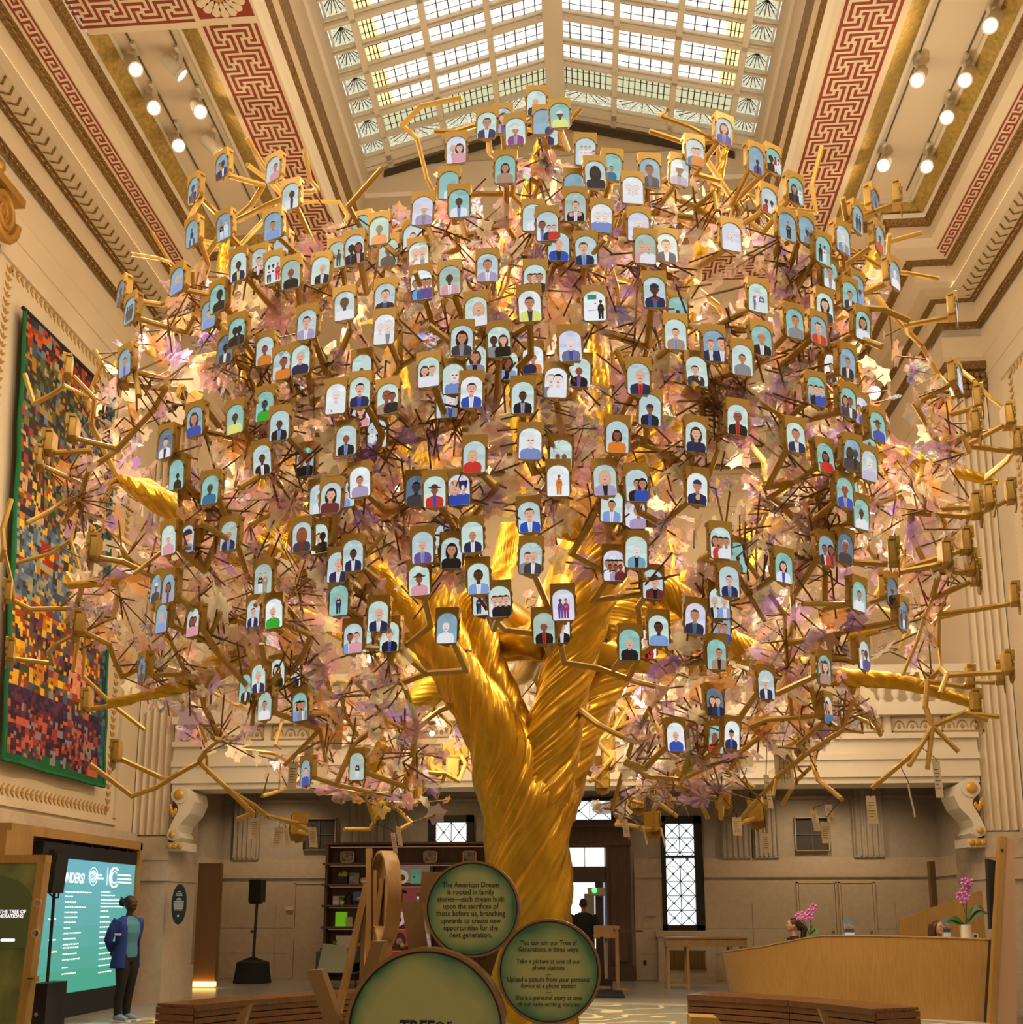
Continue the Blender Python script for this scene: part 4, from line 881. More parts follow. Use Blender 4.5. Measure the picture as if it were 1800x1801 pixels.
P0 = atZ(359, 1768, .43)
bench(deg(98), math.atan2(P0.y - TREE.y, P0.x - TREE.x), deg(120), 'long curved slatted bench behind the round signs, left of the tree', 4.33, 4.95)
bench(deg(25.5), deg(64.5), deg(44), 'curved slatted bench in front of the reception desk', 3.9, 4.55)
# ================================================================ round signs at the foot of the tree
YS = 5.4
t = thing('sign_cluster', 'three round green information discs framed in bent wood, stacked before the trunk', 'sign', (-.5, YS, 0))
hoopm = mat('bent_wood', (.26, .15, .055), .35, bump=(50, .05, (1, 1, 8)), coat=.3)
m = D.materials.new('mottled_green_print'); m.use_nodes = True; nt = m.node_tree; b = nt.nodes['Principled BSDF']; b.inputs['Roughness'].default_value = .45
tc = nt.nodes.new('ShaderNodeTexCoord'); mp = nt.nodes.new('ShaderNodeMapping'); mp.inputs['Location'].default_value = (-.5, -.5, -.5); mp.vector_type = 'POINT'
gr = nt.nodes.new('ShaderNodeTexGradient'); gr.gradient_type = 'SPHERICAL'; n1 = nt.nodes.new('ShaderNodeTexNoise'); n1.inputs['Scale'].default_value = 3.4; n1.inputs['Detail'].default_value = 2
sc = nt.nodes.new('ShaderNodeVectorMath'); sc.operation = 'MULTIPLY'; sc.inputs[1].default_value = (2, 0, 2)
nt.links.new(tc.outputs['Generated'], mp.inputs[0]); nt.links.new(mp.outputs[0], sc.inputs[0]); nt.links.new(sc.outputs[0], gr.inputs[0]); nt.links.new(tc.outputs['Object'], n1.inputs[0])
ad = nt.nodes.new('ShaderNodeMath'); ad.operation = 'MULTIPLY_ADD'; ad.inputs[1].default_value = .95; nt.links.new(n1.outputs[0], ad.inputs[0]); nt.links.new(gr.outputs[0], ad.inputs[2])
rp = nt.nodes.new('ShaderNodeValToRGB'); e = rp.color_ramp.elements; e[0].position = .48; e[0].color = (*lin(56, 96, 66), 1); e[1].position = .84; e[1].color = (*lin(146, 142, 86), 1)
q = e.new(.60); q.color = (*lin(104, 122, 76), 1)
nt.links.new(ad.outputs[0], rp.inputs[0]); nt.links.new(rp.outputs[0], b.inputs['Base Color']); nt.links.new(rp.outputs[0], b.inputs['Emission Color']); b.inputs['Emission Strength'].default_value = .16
greenp = m
def disc(px, py, Rpx, Y, lines, depth=.13):
    c_ = atY(px, py, Y); r_ = Rpx / F * (c_ - EYE).dot(FW)
    mb = MB(); M_ = Matrix.Rotation(PI / 2, 4, 'X')
    mb.lathe([(r_ * .955, -.01), (r_ * .955, .012), (r_, .012), (r_, -depth), (r_ * .95, -depth), (r_ * .95, -.02)], c_, 64, M_); mb.f.pop(); mb.f.pop(); mb.mi = mb.mi[:-2]; mb.col = mb.col[:-2]
    h = obj('hoop', mb, hoopm, t, smooth=True, sharp=30)
    mb = MB(); mb.lathe([(r_ * .93, .002), (r_ * .957, .003), (r_ * .957, -.03), (r_ * .93, -.03)], c_, 64, M_); mb.f.pop(); mb.f.pop(); mb.mi = mb.mi[:-2]; mb.col = mb.col[:-2]; obj('shadow_gap', mb, black, h)
    mb = MB(); mb.lathe([(.002, .0), (r_ * .94, .0), (r_ * .94, -.02), (.002, -.02)], c_, 64, M_); f_ = obj('printed_face', mb, greenp, t)
    for body, x, y, hpx, bold in lines:
        q = atY(x, y, Y - .002); text('lettering', body, hpx / F * (q - EYE).dot(FW), facing(q), ink, f_, 'CENTER', .0004, bold, sx=.86)
    return c_, r_
L1 = [(s_, 828, 1560 + 12.6 * i, 13.2, .0004) for i, s_ in enumerate(('The American Dream', 'is rooted in family', 'stories\u2014each dream built', 'upon the sacrifices of', 'those before us, branching', 'upwards to create new', 'opportunities for the', 'next generation.'))]
disc(831, 1598, 84, YS, L1)
L2 = [(s_, 965, y, 11.4, .0003) for s_, y in (('You can join our Tree of', 1661.5), ('Generations in three ways:', 1673), ('Take a picture at one of our', 1694), ('photo stations', 1705), ('Upload a picture from your personal', 1726), ('device at a photo station', 1737), ('Share a personal story at one', 1758), ('of our note-writing stations', 1769.5), ('\u2014', 965 and 1716.5), ('\u2014', 1748.5))]
disc(966, 1708, 91, YS - .06, L2)
L3 = [('TREE', 734, 1818, 33, .003), ('OF', 780, 1818, 30, .0005), ('GENERATIONS', 748, 1856, 34, .006)]
disc(748, 1812, 143, YS - .12, L3)
def board(pts, Y, dep, nm='board', m_=None, tilt=0):
    mb = MB(); mb.prism([atY(x, y, Y) for x, y in pts][::-1], (tilt, dep, 0)); return obj(nm, mb, m_ or hoopm, t)
by = atY(700, 1900, YS).z
board([(743, 1533), (779, 1533), (762, 1612), (735, 1700), (727, 1700)], YS + .28, .1)
board([(706, 1586), (741, 1586), (757, 1690), (722, 1690)], YS + .12, .12)
board([(654, 1655), (675, 1655), (648, 1765), (610, 1850), (596, 1850)], YS + .1, .14)
board([(540, 1707), (565, 1705), (620, 1860), (590, 1860)], YS - .1, .1)
board([(874, 1610), (888, 1640), (850, 1760), (838, 1750)], YS + .16, .08)
board([(440, 1765), (422, 1780), (385, 1870), (410, 1870)], YS - .2, .05)
for pts in ([(1441, 1774), (1455, 1783), (1500, 1880), (1484, 1880)],):
    mb = MB(); mb.prism([atY(x, y, 5.6) for x, y in pts][::-1], (0, .06, 0)); o = obj('wooden_board', mb, hoopm); tag(o, 'pointed end of a wooden board in front of the right bench', 'board')
mb = MB(); mb.prism([atY(x, y, 5.8) for x, y in ((1215, 1788), (1262, 1790), (1300, 1830), (1215, 1860))][::-1], (0, .2, 0)); tag(obj('wooden_block', mb, goldwood), 'gold-brown wooden block below the left end of the right bench', 'block')
# sideways sign with its wooden legs
Yq = 11.5; t2 = thing('side_sign', 'round wooden sign hoop seen edge-on, held up by slanting wooden legs', 'sign', (-2.2, Yq, 0))
c_ = atY(677, 1578, Yq); r_ = .52; Mh = Matrix.Rotation(.40, 4, 'Z') @ Matrix.Rotation(PI / 2, 4, 'Y')
mb = MB(); mb.lathe([(r_ * .94, -.07), (r_ * .94, .08), (r_, .08), (r_, -.08), (r_ * .94, -.08)], c_, 56, Mh); mb.f.pop(); mb.f.pop(); mb.mi = mb.mi[:-2]; mb.col = mb.col[:-2]; obj('hoop', mb, ply, t2, smooth=True, sharp=30)
mb = MB(); mb.lathe([(.01, .03), (r_ * .94, .03), (r_ * .94, .0), (.01, 0)], c_, 48, Mh); obj('face', mb, ply, t2)
c2 = atY(668, 1675, Yq); mb = MB(); mb.lathe([(.26, -.08), (.26, .08), (.29, .08), (.29, -.08)], c2, 40, Mh); mb.f.pop(); mb.f.pop(); mb.mi = mb.mi[:-2]; mb.col = mb.col[:-2]; obj('hoop', mb, ply, t2, smooth=True, sharp=30)
def plank(a, b_, w, y0, y1):
    A_, B__ = atY(*a, Yq + y0), atY(*b_, Yq + y1); B__.z = max(B__.z, .02); mb = MB(); d = (B__ - A_).normalized(); s_ = d.cross(Vector((0, 1, 0))).normalized() * w / 2
    mb.prism([A_ - s_, A_ + s_, B__ + s_, B__ - s_], (0, .09, 0)); obj('leg', mb, ply, t2)
plank((648, 1492), (650, 1790), .06, .1, .1); plank((645, 1555), (592, 1790), .075, .12, .3); plank((640, 1590), (634, 1790), .05, .2, .5); plank((660, 1530), (661, 1700), .04, .05, .05); plank((672, 1545), (655, 1690), .05, .0, .0)
# ================================================================ reception desk
t = thing('reception_desk', 'long curved oak reception desk with a raised right end', 'desk', (4.2, 15.8, 0))
ST = [(1268, 1675, 18.9), (1269, 1675, 18.3), (1274, 1674, 17.7), (1300, 1670.5, 17.2), (1345, 1664.5, 16.7), (1390, 1655, 16.3), (1420, 1649, 16.05), (1445, 1646.5, 15.85), (1520, 1646, 15.5), (1640, 1649, 15.1), (1743, 1652.5, 14.85)]
tp_ = [atY(*s_) for s_ in ST]; mb = MB(); ins = [.13, .13, .12, .09, .06, .04, .03, .02, 0, 0, 0]
top = [p.copy() for p in tp_]; bot = [Vector((p.x + i_, p.y + i_ * .6, 0)) for p, i_ in zip(tp_, ins)]; bk = [Vector((p.x + .1, p.y + .12, p.z)) for p in tp_]; bb = [Vector((p.x + .12, p.y + .2, 0)) for p in bot]
mb.rings([[a, b_, c__, d_] for a, b_, c__, d_ in zip(top, bot, bb, bk)]); obj('front_panel', mb, oak, t, smooth=True, sharp=50)
mb = MB(); mb.rings([[Vector((p.x, p.y + .14, p.z - .32)), Vector((p.x, p.y + .14, p.z - .36)), Vector((p.x + .3, p.y + .85, p.z - .36)), Vector((p.x + .3, p.y + .85, p.z - .32))] for p in tp_[4:]]); obj('worktop', mb, ply, t)
mb = MB(); mb.rings([[Vector((p.x - .01, p.y - .01, p.z)), Vector((p.x + .12, p.y + .14, p.z)), Vector((p.x + .12, p.y + .14, p.z + .015)), Vector((p.x - .01, p.y - .01, p.z + .015))] for p in tp_]); obj('top_edge', mb, ply, t, smooth=True, sharp=50)
mb = MB(); mb.prism([atY(x, y, 14.8) for x, y in ((1742, 1653), (1745, 1653), (1739, 1800), (1735, 1800))][::-1], (0, .1, 0)); obj('end_gap', mb, black, t)
t = thing('tall_wood_post', 'tall leaning oak post at the right end of the reception desk', 'post', atZ(1755, 1801, 0))
mb = MB(); mb.prism([atY(x, y, 14.6) for x, y in ((1760, 1470), (1770, 1471), (1752, 1801), (1741, 1801))][::-1], (0, .12, 0)); obj('front_face', mb, oak, t)
mb = MB(); mb.prism([atY(x, y, 14.62) for x, y in ((1770, 1471), (1785, 1476), (1789, 1801), (1752, 1801))][::-1], (0, .14, 0)); obj('side_panel', mb, mat('pinkish_panel', (.50, .33, .22), .5), t)
q = atY(1763, 1495, 14.59); mb = MB(); mb.lathe([(.001, 0), (.02, 0), (.001, .004)], q, 10, Matrix.Rotation(PI / 2, 4, 'X')); obj('bolt', mb, iron, t)
mb = MB(); mb.prism([atY(x, y, 14.75) for x, y in ((1737, 1510), (1754, 1514), (1752, 1580), (1746, 1634), (1743, 1634))][::-1], (0, .1, 0)); tag(obj('black_screen_edge', mb, black), 'black wedge-shaped panel edge beside the tall oak post', 'screen')
mb = MB(); mb.prism([atY(x, y, 17.2) for x, y in ((1583, 1616), (1738, 1562), (1760, 1800), (1583, 1740))][::-1], (0, .08, 0)); tag(obj('sloping_partition', mb, oak), 'oak partition with a sloping top edge behind the receptionists', 'partition')
def orchid(px, base, flowers, lb, Y, pot, leaves):
    p = atY(px, base, Y); t = thing('orchid', lb, 'plant', p); H = []
    if pot: mb = MB(); mb.lathe([(.01, 0), (.075, 0), (.08, .19), (.07, .19), (.065, .17), (.01, .17)], p, 18); obj('pot', mb, mat('white_ceramic', (.72, .68, .62), .3), t, smooth=True)
    zb = .18 if pot else .05
    fm = mat('orchid_petal', lin(190, 96, 180), .6, var=(40, lin(214, 150, 206))); gm = mat('orchid_green', (.03, .10, .02), .5)
    mb = MB()
    for i, (fx, fy) in enumerate(flowers[:1] + flowers[-1:]):
        q = atY(fx, fy, Y); mb.tube([p + Vector((.01 * i, 0, zb)), (p * .5 + q * .5) + Vector((.03, 0, .06)), q], .007, 5)
    obj('stem', mb, gm, t)
    RR = random.Random(int(px))
    for fx, fy in flowers:
        q = atY(fx, fy, Y) + Vector((0, RR.uniform(-.05, .03), 0)); mb = MB(); a0 = RR.random() * 6; s_ = .062
        for k in range(5):
            a = a0 + k * 2 * PI / 5; d = Vector((math.cos(a), -.25, math.sin(a))); w = Vector((-math.sin(a), 0, math.cos(a)))
            mb.add([q, q + d * s_ * .6 + w * s_ * .42, q + d * s_ * 1.15, q + d * s_ * .6 - w * s_ * .42, q + d * s_ * .5 + Vector((0, -.02, 0))], ((0, 1, 4), (1, 2, 4), (2, 3, 4), (3, 0, 4)))
        obj('flower', mb, fm, t)
    for ang, L, up in leaves:
        mb = MB(); o = p + Vector((0, 0, zb)); d = Vector((math.cos(ang), -.2, 0)); r_ = []
        for k in range(7): u = k / 6; r_.append((o + d * L * u + Vector((0, 0, up * math.sin(u * 2.2))), .045 * math.sin(PI * min(.97, u * .9 + .08))))
        w = Vector((0, .5, .85)).normalized(); mb.rings([[c__ + w * h, c__ + Vector((0, 0, .006)), c__ - w * h, c__ - Vector((0, 0, .006))] for c__, h in r_]); obj('leaf', mb, gm, t, smooth=True)
orchid(1700, 1650, [(1692, 1583), (1688, 1574), (1699, 1577), (1694, 1566), (1703, 1563), (1698, 1555), (1705, 1551), (1694, 1550)], 'pink orchid in a white pot on the right part of the reception desk', 15.05, True, [(0, .32, .18), (.2, .26, .26), (PI, .24, .1), (PI - .3, .3, .06)])
orchid(1424, 1649, [(1403, 1611), (1410, 1608), (1416, 1612), (1421, 1606), (1427, 1601), (1430, 1595), (1424, 1611)], 'pink orchid behind the left receptionist on the desk', 16.2, False, [(0, .16, .05), (.5, .1, .1)])
for px, Y, lb in ((1495, 15.75, 'brochure holder with blue-topped leaflets in the middle of the desk'), (1667, 15.2, 'brochure holder in front of the right receptionist')):
    p = atY(px, 1647.5, Y); t = thing('brochure_holder', lb, 'brochure holder', p); W, H = .14, .235
    if px > 1600: W = .1
    mb = MB(); mb.b2(p + Vector((-W / 2, 0, 0)), p + Vector((W / 2, .08, .06))); obj('tray', mb, mat('white_acrylic', (.75, .72, .7), .3), t)
    mb = MB(); mb.b2(p + Vector((-W / 2, .02, .02)), p + Vector((W / 2, .05, H))); lf = obj('leaflet', mb, mat('leaflet_print', (.45, .32, .25), .5, var=(26, (.10, .09, .10))), t)
    mb = MB(); mb.b2(p + Vector((-W / 2, .016, H - .035)), p + Vector((W / 2, .02, H))); mb.b2(p + Vector((-W / 2, .016, .06)), p + Vector((W / 2, .02, .07))); obj('blue_band', mb, mat('sky_blue_print', lin(70, 150, 215), .5), lf)
    mb = MB(); mb.b2(p + Vector((-W / 2, .016, .07)), p + Vector((W / 2, .02, .115))); obj('dark_band', mb, mat('slate_print', (.05, .05, .07), .5), lf)
p = atY(1716, 1651, 15.0); t = thing('desk_clock', 'tiny white cube with a dark face beside the orchid pot', 'clock', p); mb = MB(); mb.b2(p + Vector((-.04, 0, 0)), p + Vector((.04, .06, .075))); obj('case', mb, potm, t); mb = MB(); mb.b2(p + Vector((-.02, -.003, .02)), p + Vector((.02, 0, .055))); obj('face', mb, black, t)
# ================================================================ people
def remesh(name, mb, m_, parent, vox=.011, it=3, fac=.6):
    if parent is not None:
        off = OFF.get(parent, Vector((0, 0, 0))); mb.v = [(x - off.x, y - off.y, z - off.z) for x, y, z in mb.v]
    o = D.objects.new('t', mesh('t', mb, m_)); C.objects.link(o)
    r_ = o.modifiers.new('r', 'REMESH'); r_.mode = 'VOXEL'; r_.voxel_size = vox; r_.use_smooth_shade = True
    s_ = o.modifiers.new('s', 'SMOOTH'); s_.iterations = it; s_.factor = fac
    me = D.meshes.new_from_object(o.evaluated_get(bpy.context.evaluated_depsgraph_get())); D.objects.remove(o)
    me.name = name; me.materials.clear(); me.materials.append(m_)
    o = put(name, me, parent); OFF[o] = OFF.get(parent, Vector((0, 0, 0))); return o
def person(label, pos, yaw, H, skin, arms, hair, shirt, trouser, jacket=None, shoe=None, seated=False, hairstyle='short', head_yaw=0.0):
    """local frame: looks along +x, left is +y; heights as shares of H"""
    k = H / 1.66; M_ = Matrix.Translation(pos) @ Matrix.Rotation(yaw, 4, 'Z') @ Matrix.Scale(k, 4)
    T = lambda x, y, z: M_ @ Vector((x, y, z)); t = thing('person', label, 'person', pos)
    Mh = M_ @ Matrix.Translation((.015, 0, 1.5)) @ Matrix.Rotation(head_yaw, 4, 'Z') @ Matrix.Translation((-.015, 0, -1.5)); TH_ = lambda x, y, z: Mh @ Vector((x, y, z))
    sk = mat('skin_' + skin[0], skin[1], .5, spec=.4); Mr = M_.to_3x3(); Mhr = Mh.to_3x3().to_4x4()
    def limb(mb, pts, rad): mb.tube([T(*p) for p in pts], [r_ * k for r_ in rad], 12)
    body = MB(); hipz = .86
    secs = [(0, 0, .80, .095, .15), (0, 0, .90, .10, .155), (.0, 0, 1.02, .085, .125), (.005, 0, 1.16, .10, .145), (0, 0, 1.28, .10, .165), (-.01, 0, 1.35, .075, .15), (-.01, 0, 1.39, .05, .08)]
    body.ell(secs, 18, M_)
    limb(body, [(-.012, 0, 1.36), (.0, 0, 1.44), (.012, 0, 1.5)], [.052, .046, .046])
    body.ball(TH_(.012, 0, 1.565), (.092 * k, .073 * k, .105 * k), 16, 12, Mhr.to_3x3().normalized().to_4x4())
    body.ball(TH_(.05, 0, 1.515), (.05 * k, .05 * k, .055 * k), 12, 8, Mhr.to_3x3().normalized().to_4x4())
    body.tube([TH_(.088, 0, 1.585), TH_(.112, 0, 1.545), TH_(.09, 0, 1.538)], [.010 * k, .016 * k, .010 * k], 8)
    body.tube([TH_(.088, -.02, 1.512), TH_(.099, 0, 1.512), TH_(.088, .02, 1.512)], [.006 * k, .010 * k, .006 * k], 6)
    for s_ in (-1, 1): body.ball(TH_(.0, s_ * .075, 1.555), (.018 * k, .012 * k, .03 * k), 8, 6)
    leg = lambda s_: [(0, s_ * .085, .88), (.02, s_ * .085, .66), (.012, s_ * .08, .47), (-.02, s_ * .078, .30), (-.025, s_ * .075, .08)]
    if seated: leg = lambda s_: [(0, s_ * .09, .84), (.10, s_ * .09, .82), (.17, s_ * .09, .78), (.18, s_ * .09, .6), (.17, s_ * .09, .42)]
    for s_ in (-1, 1):
        limb(body, leg(s_), [.088, .075, .056, .054, .036])
        if not seated: limb(body, [(-.04, s_ * .075, .05), (.06, s_ * .085, .035), (.16, s_ * .09, .025)], [.036, .038, .026])
        A_ = arms(s_); limb(body, A_, [.05, .044, .038, .034, .026][:len(A_)] if len(A_) == 5 else [.05, .04, .026])
        w_ = Vector(A_[-1]); d = (w_ - Vector(A_[-2])).normalized(); up = Vector((0, 0, 1)) - d * d.z; up = (up.normalized() if up.length > .2 else Vector((1, 0, 0))); sd = d.cross(up)
        body.ball(T(*(w_ + d * .045)), (.032 * k, .028 * k, .04 * k), 8, 6)
        for q in range(4):
            b0 = w_ + d * .07 + up * (.027 - .018 * q); L = (.062, .072, .068, .052)[q]
            body.tube([T(*b0), T(*(b0 + d * L * .55 + sd * .008)), T(*(b0 + d * L * .85 - sd * .02 * -s_))], [.0095 * k, .009 * k, .007 * k], 6)
        body.tube([T(*(w_ + d * .02 + up * .026)), T(*(w_ + d * .05 + up * .05)), T(*(w_ + d * .085 + up * .052))], [.012 * k, .010 * k, .008 * k], 6)
    b_ = remesh('body', body, sk, t, .0085 * k, 2)
    e_ = MB(); e2 = MB()
    for s_ in (-1, 1): e_.ball(TH_(.086, s_ * .031, 1.572), (.010 * k, .014 * k, .008 * k), 8, 6); e2.ball(TH_(.094, s_ * .031, 1.572), (.005 * k, .006 * k, .006 * k), 6, 5)
    ey = obj('eyes', e_, mat('eye_white', (.65, .62, .58), .3), t, smooth=True); obj('iris', e2, black, ey, smooth=True)
    e_ = MB()
    for s_ in (-1, 1): e_.tube([TH_(.098, s_ * .016, 1.594), TH_(.092, s_ * .045, 1.597)], .004 * k, 5)
    obj('eyebrow', e_, hair, t)
    # hair
    h = MB(); Q = Mhr.to_3x3().normalized().to_4x4()
    h.ball(TH_(-.012, 0, 1.592), (.098 * k, .083 * k, .088 * k), 14, 10, Q)
    if hairstyle == 'bun': h.ball(TH_(-.125, 0, 1.585), (.06 * k, .062 * k, .06 * k), 12, 8); [h.tube([TH_(-.12, 0, 1.62), TH_(-.16 - .02 * q, .02 * (q - 1), 1.65 + .01 * q)], [.018 * k, .004 * k], 6) for q in range(4)]
    if hairstyle == 'long':
        for s_ in (-1, 0, 1): h.tube([TH_(-.05, s_ * .06, 1.62), TH_(-.075, s_ * .075, 1.52), TH_(-.07, s_ * .075, 1.38), TH_(-.06, s_ * .07, 1.26)], [.05 * k, .048 * k, .045 * k, .02 * k], 8)
        for s_ in (-1, 1): h.tube([TH_(.02, s_ * .045, 1.655), TH_(.03, s_ * .083, 1.59), TH_(.0, s_ * .09, 1.48), TH_(-.0, s_ * .09, 1.34)], [.018 * k, .026 * k, .03 * k, .018 * k], 8)
    if hairstyle == 'tail': h.ball(TH_(-.09, 0, 1.56), (.06 * k, .065 * k, .08 * k), 10, 8, Q); h.tube([TH_(-.12, 0, 1.58), TH_(-.17, 0, 1.50), TH_(-.15, .0, 1.38), TH_(-.12, 0, 1.28)], [.045 * k, .055 * k, .045 * k, .012 * k], 8)
    if hairstyle == 'crop': h = MB(); h.ball(TH_(-.014, 0, 1.585), (.090 * k, .0785 * k, .092 * k), 14, 10, Q)
    remesh('hair', h, hair, t, .009 * k, 1)
    # shirt
    c_ = MB(); c_.ell([(.003, 0, .84, .112, .168), (.004, 0, .93, .112, .166), (.006, 0, 1.04, .104, .142), (.018, 0, 1.18, .118, .16), (.006, 0, 1.29, .113, .176), (-.01, 0, 1.365, .078, .15), (-.01, 0, 1.40, .055, .07)], 18, M_)
    for s_ in (-1, 1): A_ = arms(s_); c_.tube([T(*A_[0]), T(*(Vector(A_[0]) * .45 + Vector(A_[1]) * .55))], [.066 * k, .058 * k], 12)
    remesh('shirt', c_, shirt, t, .010 * k, 3)
    tr_ = MB(); tr_.ell([(0, 0, .78, .105, .165), (0, 0, .86, .112, .168), (0, 0, .94, .105, .158)], 18, M_)
    for s_ in (-1, 1): L_ = leg(s_); tr_.tube([T(*p) for p in L_], [r_ * k for r_ in (.10, .088, .067, .064, .052)], 12)
    remesh('trousers', tr_, trouser, t, .011 * k, 3)
    if jacket:
        m_, hem, op = jacket; j = MB(); rs = []
        for z, rx, ry, ox in ((1.405, .06, .085, -.012), (1.37, .09, .165, -.012), (1.28, .128, .195, -.005), (1.16, .135, .19, .0), (1.02, .14, .185, -.005), (.90, .155, .20, -.015), (hem, .175, .215, -.03)):
            r_ = [T(ox + rx * math.cos(a), ry * math.sin(a), z) for a in [op + (2 * PI - 2 * op) * q / 20 for q in range(21)]]
            r2 = [T(ox + (rx - .016) * math.cos(a), (ry - .016) * math.sin(a), z) for a in [op + (2 * PI - 2 * op) * q / 20 for q in range(21)]]; rs.append(r_ + r2[::-1])
        j.rings(rs)
        for s_ in (-1, 1): A_ = arms(s_); j.tube([T(*p) for p in A_], [.075 * k, .066 * k, .058 * k, .052 * k, .046 * k][:len(A_)] if len(A_) == 5 else [.078 * k, .064 * k, .048 * k], 12)
        remesh('jacket', j, m_, t, .010 * k, 3)
    if shoe and not seated:
        for s_ in (-1, 1):
            f_ = MB(); f_.tube([T(-.07, s_ * .075, .045), T(.0, s_ * .08, .055), (T(.09, s_ * .088, .042)), T(.175, s_ * .095, .03)], [.042 * k, .05 * k, .046 * k, .03 * k], 10); sh = remesh('shoe', f_, shoe, t, .01 * k, 2)
            f_ = MB(); f_.b2(Vector((-.1, -.042, 0)), Vector((.2, .042, .02))); f_.v = [tuple(T(x, y + s_ * .084, z)) for x, y, z in f_.v]; obj('sole', f_, whitep, sh)
    return t
behind = lambda s_: [(-.01, s_ * .175, 1.345), (-.06, s_ * .235, 1.2), (-.10, s_ * .25, 1.08), (-.15, s_ * .15, .97), (-.19, s_ * .035, .92)]
front = lambda s_: [(0, s_ * .18, 1.345), (0, s_ * .25, 1.2), (-.02, s_ * .26, 1.07), (.10, s_ * .2, 1.02), (.24, s_ * .08, 1.02)]
dsk = lambda s_: [(0, s_ * .175, 1.345), (.05, s_ * .22, 1.2), (.06, s_ * .22, 1.09), (.2, s_ * .17, 1.06), (.33, s_ * .1, 1.06)]
hk = mat('black_hair', (.010, .008, .007), .6); hb = mat('dark_brown_hair', (.022, .012, .008), .5); hl = mat('brown_hair', (.07, .032, .015), .5)
navyj = mat('blue_jacket', lin(24, 56, 140), .8); tee = mat('teal_tee', lin(72, 130, 158), .85); blackt = mat('black_trousers', (.008, .008, .009), .85)
fp = atZ(216, 1797, 0); fp.z = .012
zt = atY(226, 1577, fp.y).z
w_ = person('woman in blue jacket, teal tee and black trousers standing hands behind back by the display', fp, deg(-22), zt - .012, ('deep', (.055, .026, .016)), behind, hk, tee, blackt, (navyj, .70, .62), mat('blue_grey_trainer', lin(120, 148, 178), .6), hairstyle='bun', head_yaw=deg(6))
bd = MB(); q0 = atY(208, 1643, fp.y - .26); bd.b2(q0 + Vector((-.05, 0, -.014)), q0 + Vector((.04, .012, .014))); obj('name_badge', bd, whitep, w_)
Ym = 21.3; mp_ = atY(1027, 1640, Ym); mp_.z = .0; ht = atY(1025, 1581, Ym).z
person('man in a black jacket seen from behind at the entrance door', mp_, deg(88), ht, ('ruddy', (.30, .15, .10)), front, hb, mat('pale_shirt', (.55, .42, .38), .8), blackt, (mat('black_jacket', (.008, .008, .010), .85), .72, .25), black, hairstyle='crop')
Yl = 16.9; pl = atY(1396, 1640, Yl); hl_ = atY(1396, 1616, Yl).z
person('receptionist with dark tied-back hair in profile behind the left part of the desk', Vector((pl.x, Yl, hl_ - 1.66)), deg(183), 1.66, ('fair', (.50, .27, .17)), dsk, hb, blackt, blackt, None, None, True, 'tail')
Yr = 16.0; pr = atY(1651, 1640, Yr); hr_ = atY(1650, 1620.5, Yr).z
person('receptionist with long brown hair and blue top behind the right brochure holder', Vector((pr.x, Yr, hr_ - 1.66)), deg(-80), 1.66, ('fair', (.50, .27, .17)), dsk, hl, mat('violet_blue_top', lin(70, 64, 130), .8), blackt, None, None, True, 'long', head_yaw=deg(10))
# ================================================================ portraits on the frames
SKN = dict(L=(232, 178, 152), M=(196, 136, 104), D=(84, 52, 40), P=(246, 226, 222), X=(34, 24, 24), R=(150, 84, 64), S=(60, 58, 62))
HRC = dict(k=(24, 18, 18), b=(70, 44, 32), y=(214, 176, 132), g=(190, 188, 186), r=(150, 70, 40), n=None)
CLO = dict(k=(22, 20, 24), n=(28, 36, 78), b=(44, 78, 176), c=(130, 164, 220), w=(236, 236, 244), g=(140, 140, 146), r=(206, 50, 40), o=(226, 130, 44), p=(226, 160, 170), v=(110, 80, 150), e=(36, 170, 50), t=(176, 140, 116), s=(40, 110, 150), l=(176, 160, 196), m=(110, 44, 44), y=(232, 232, 130), a=(70, 100, 110), x=(60, 56, 62), P=(150, 50, 120))
BGC = dict(g=(206, 228, 220), b=(140, 174, 190), w=(238, 243, 244), l=(222, 222, 240), t=(146, 196, 188), d=(96, 122, 142), s=(194, 214, 216), k=(176, 198, 186))
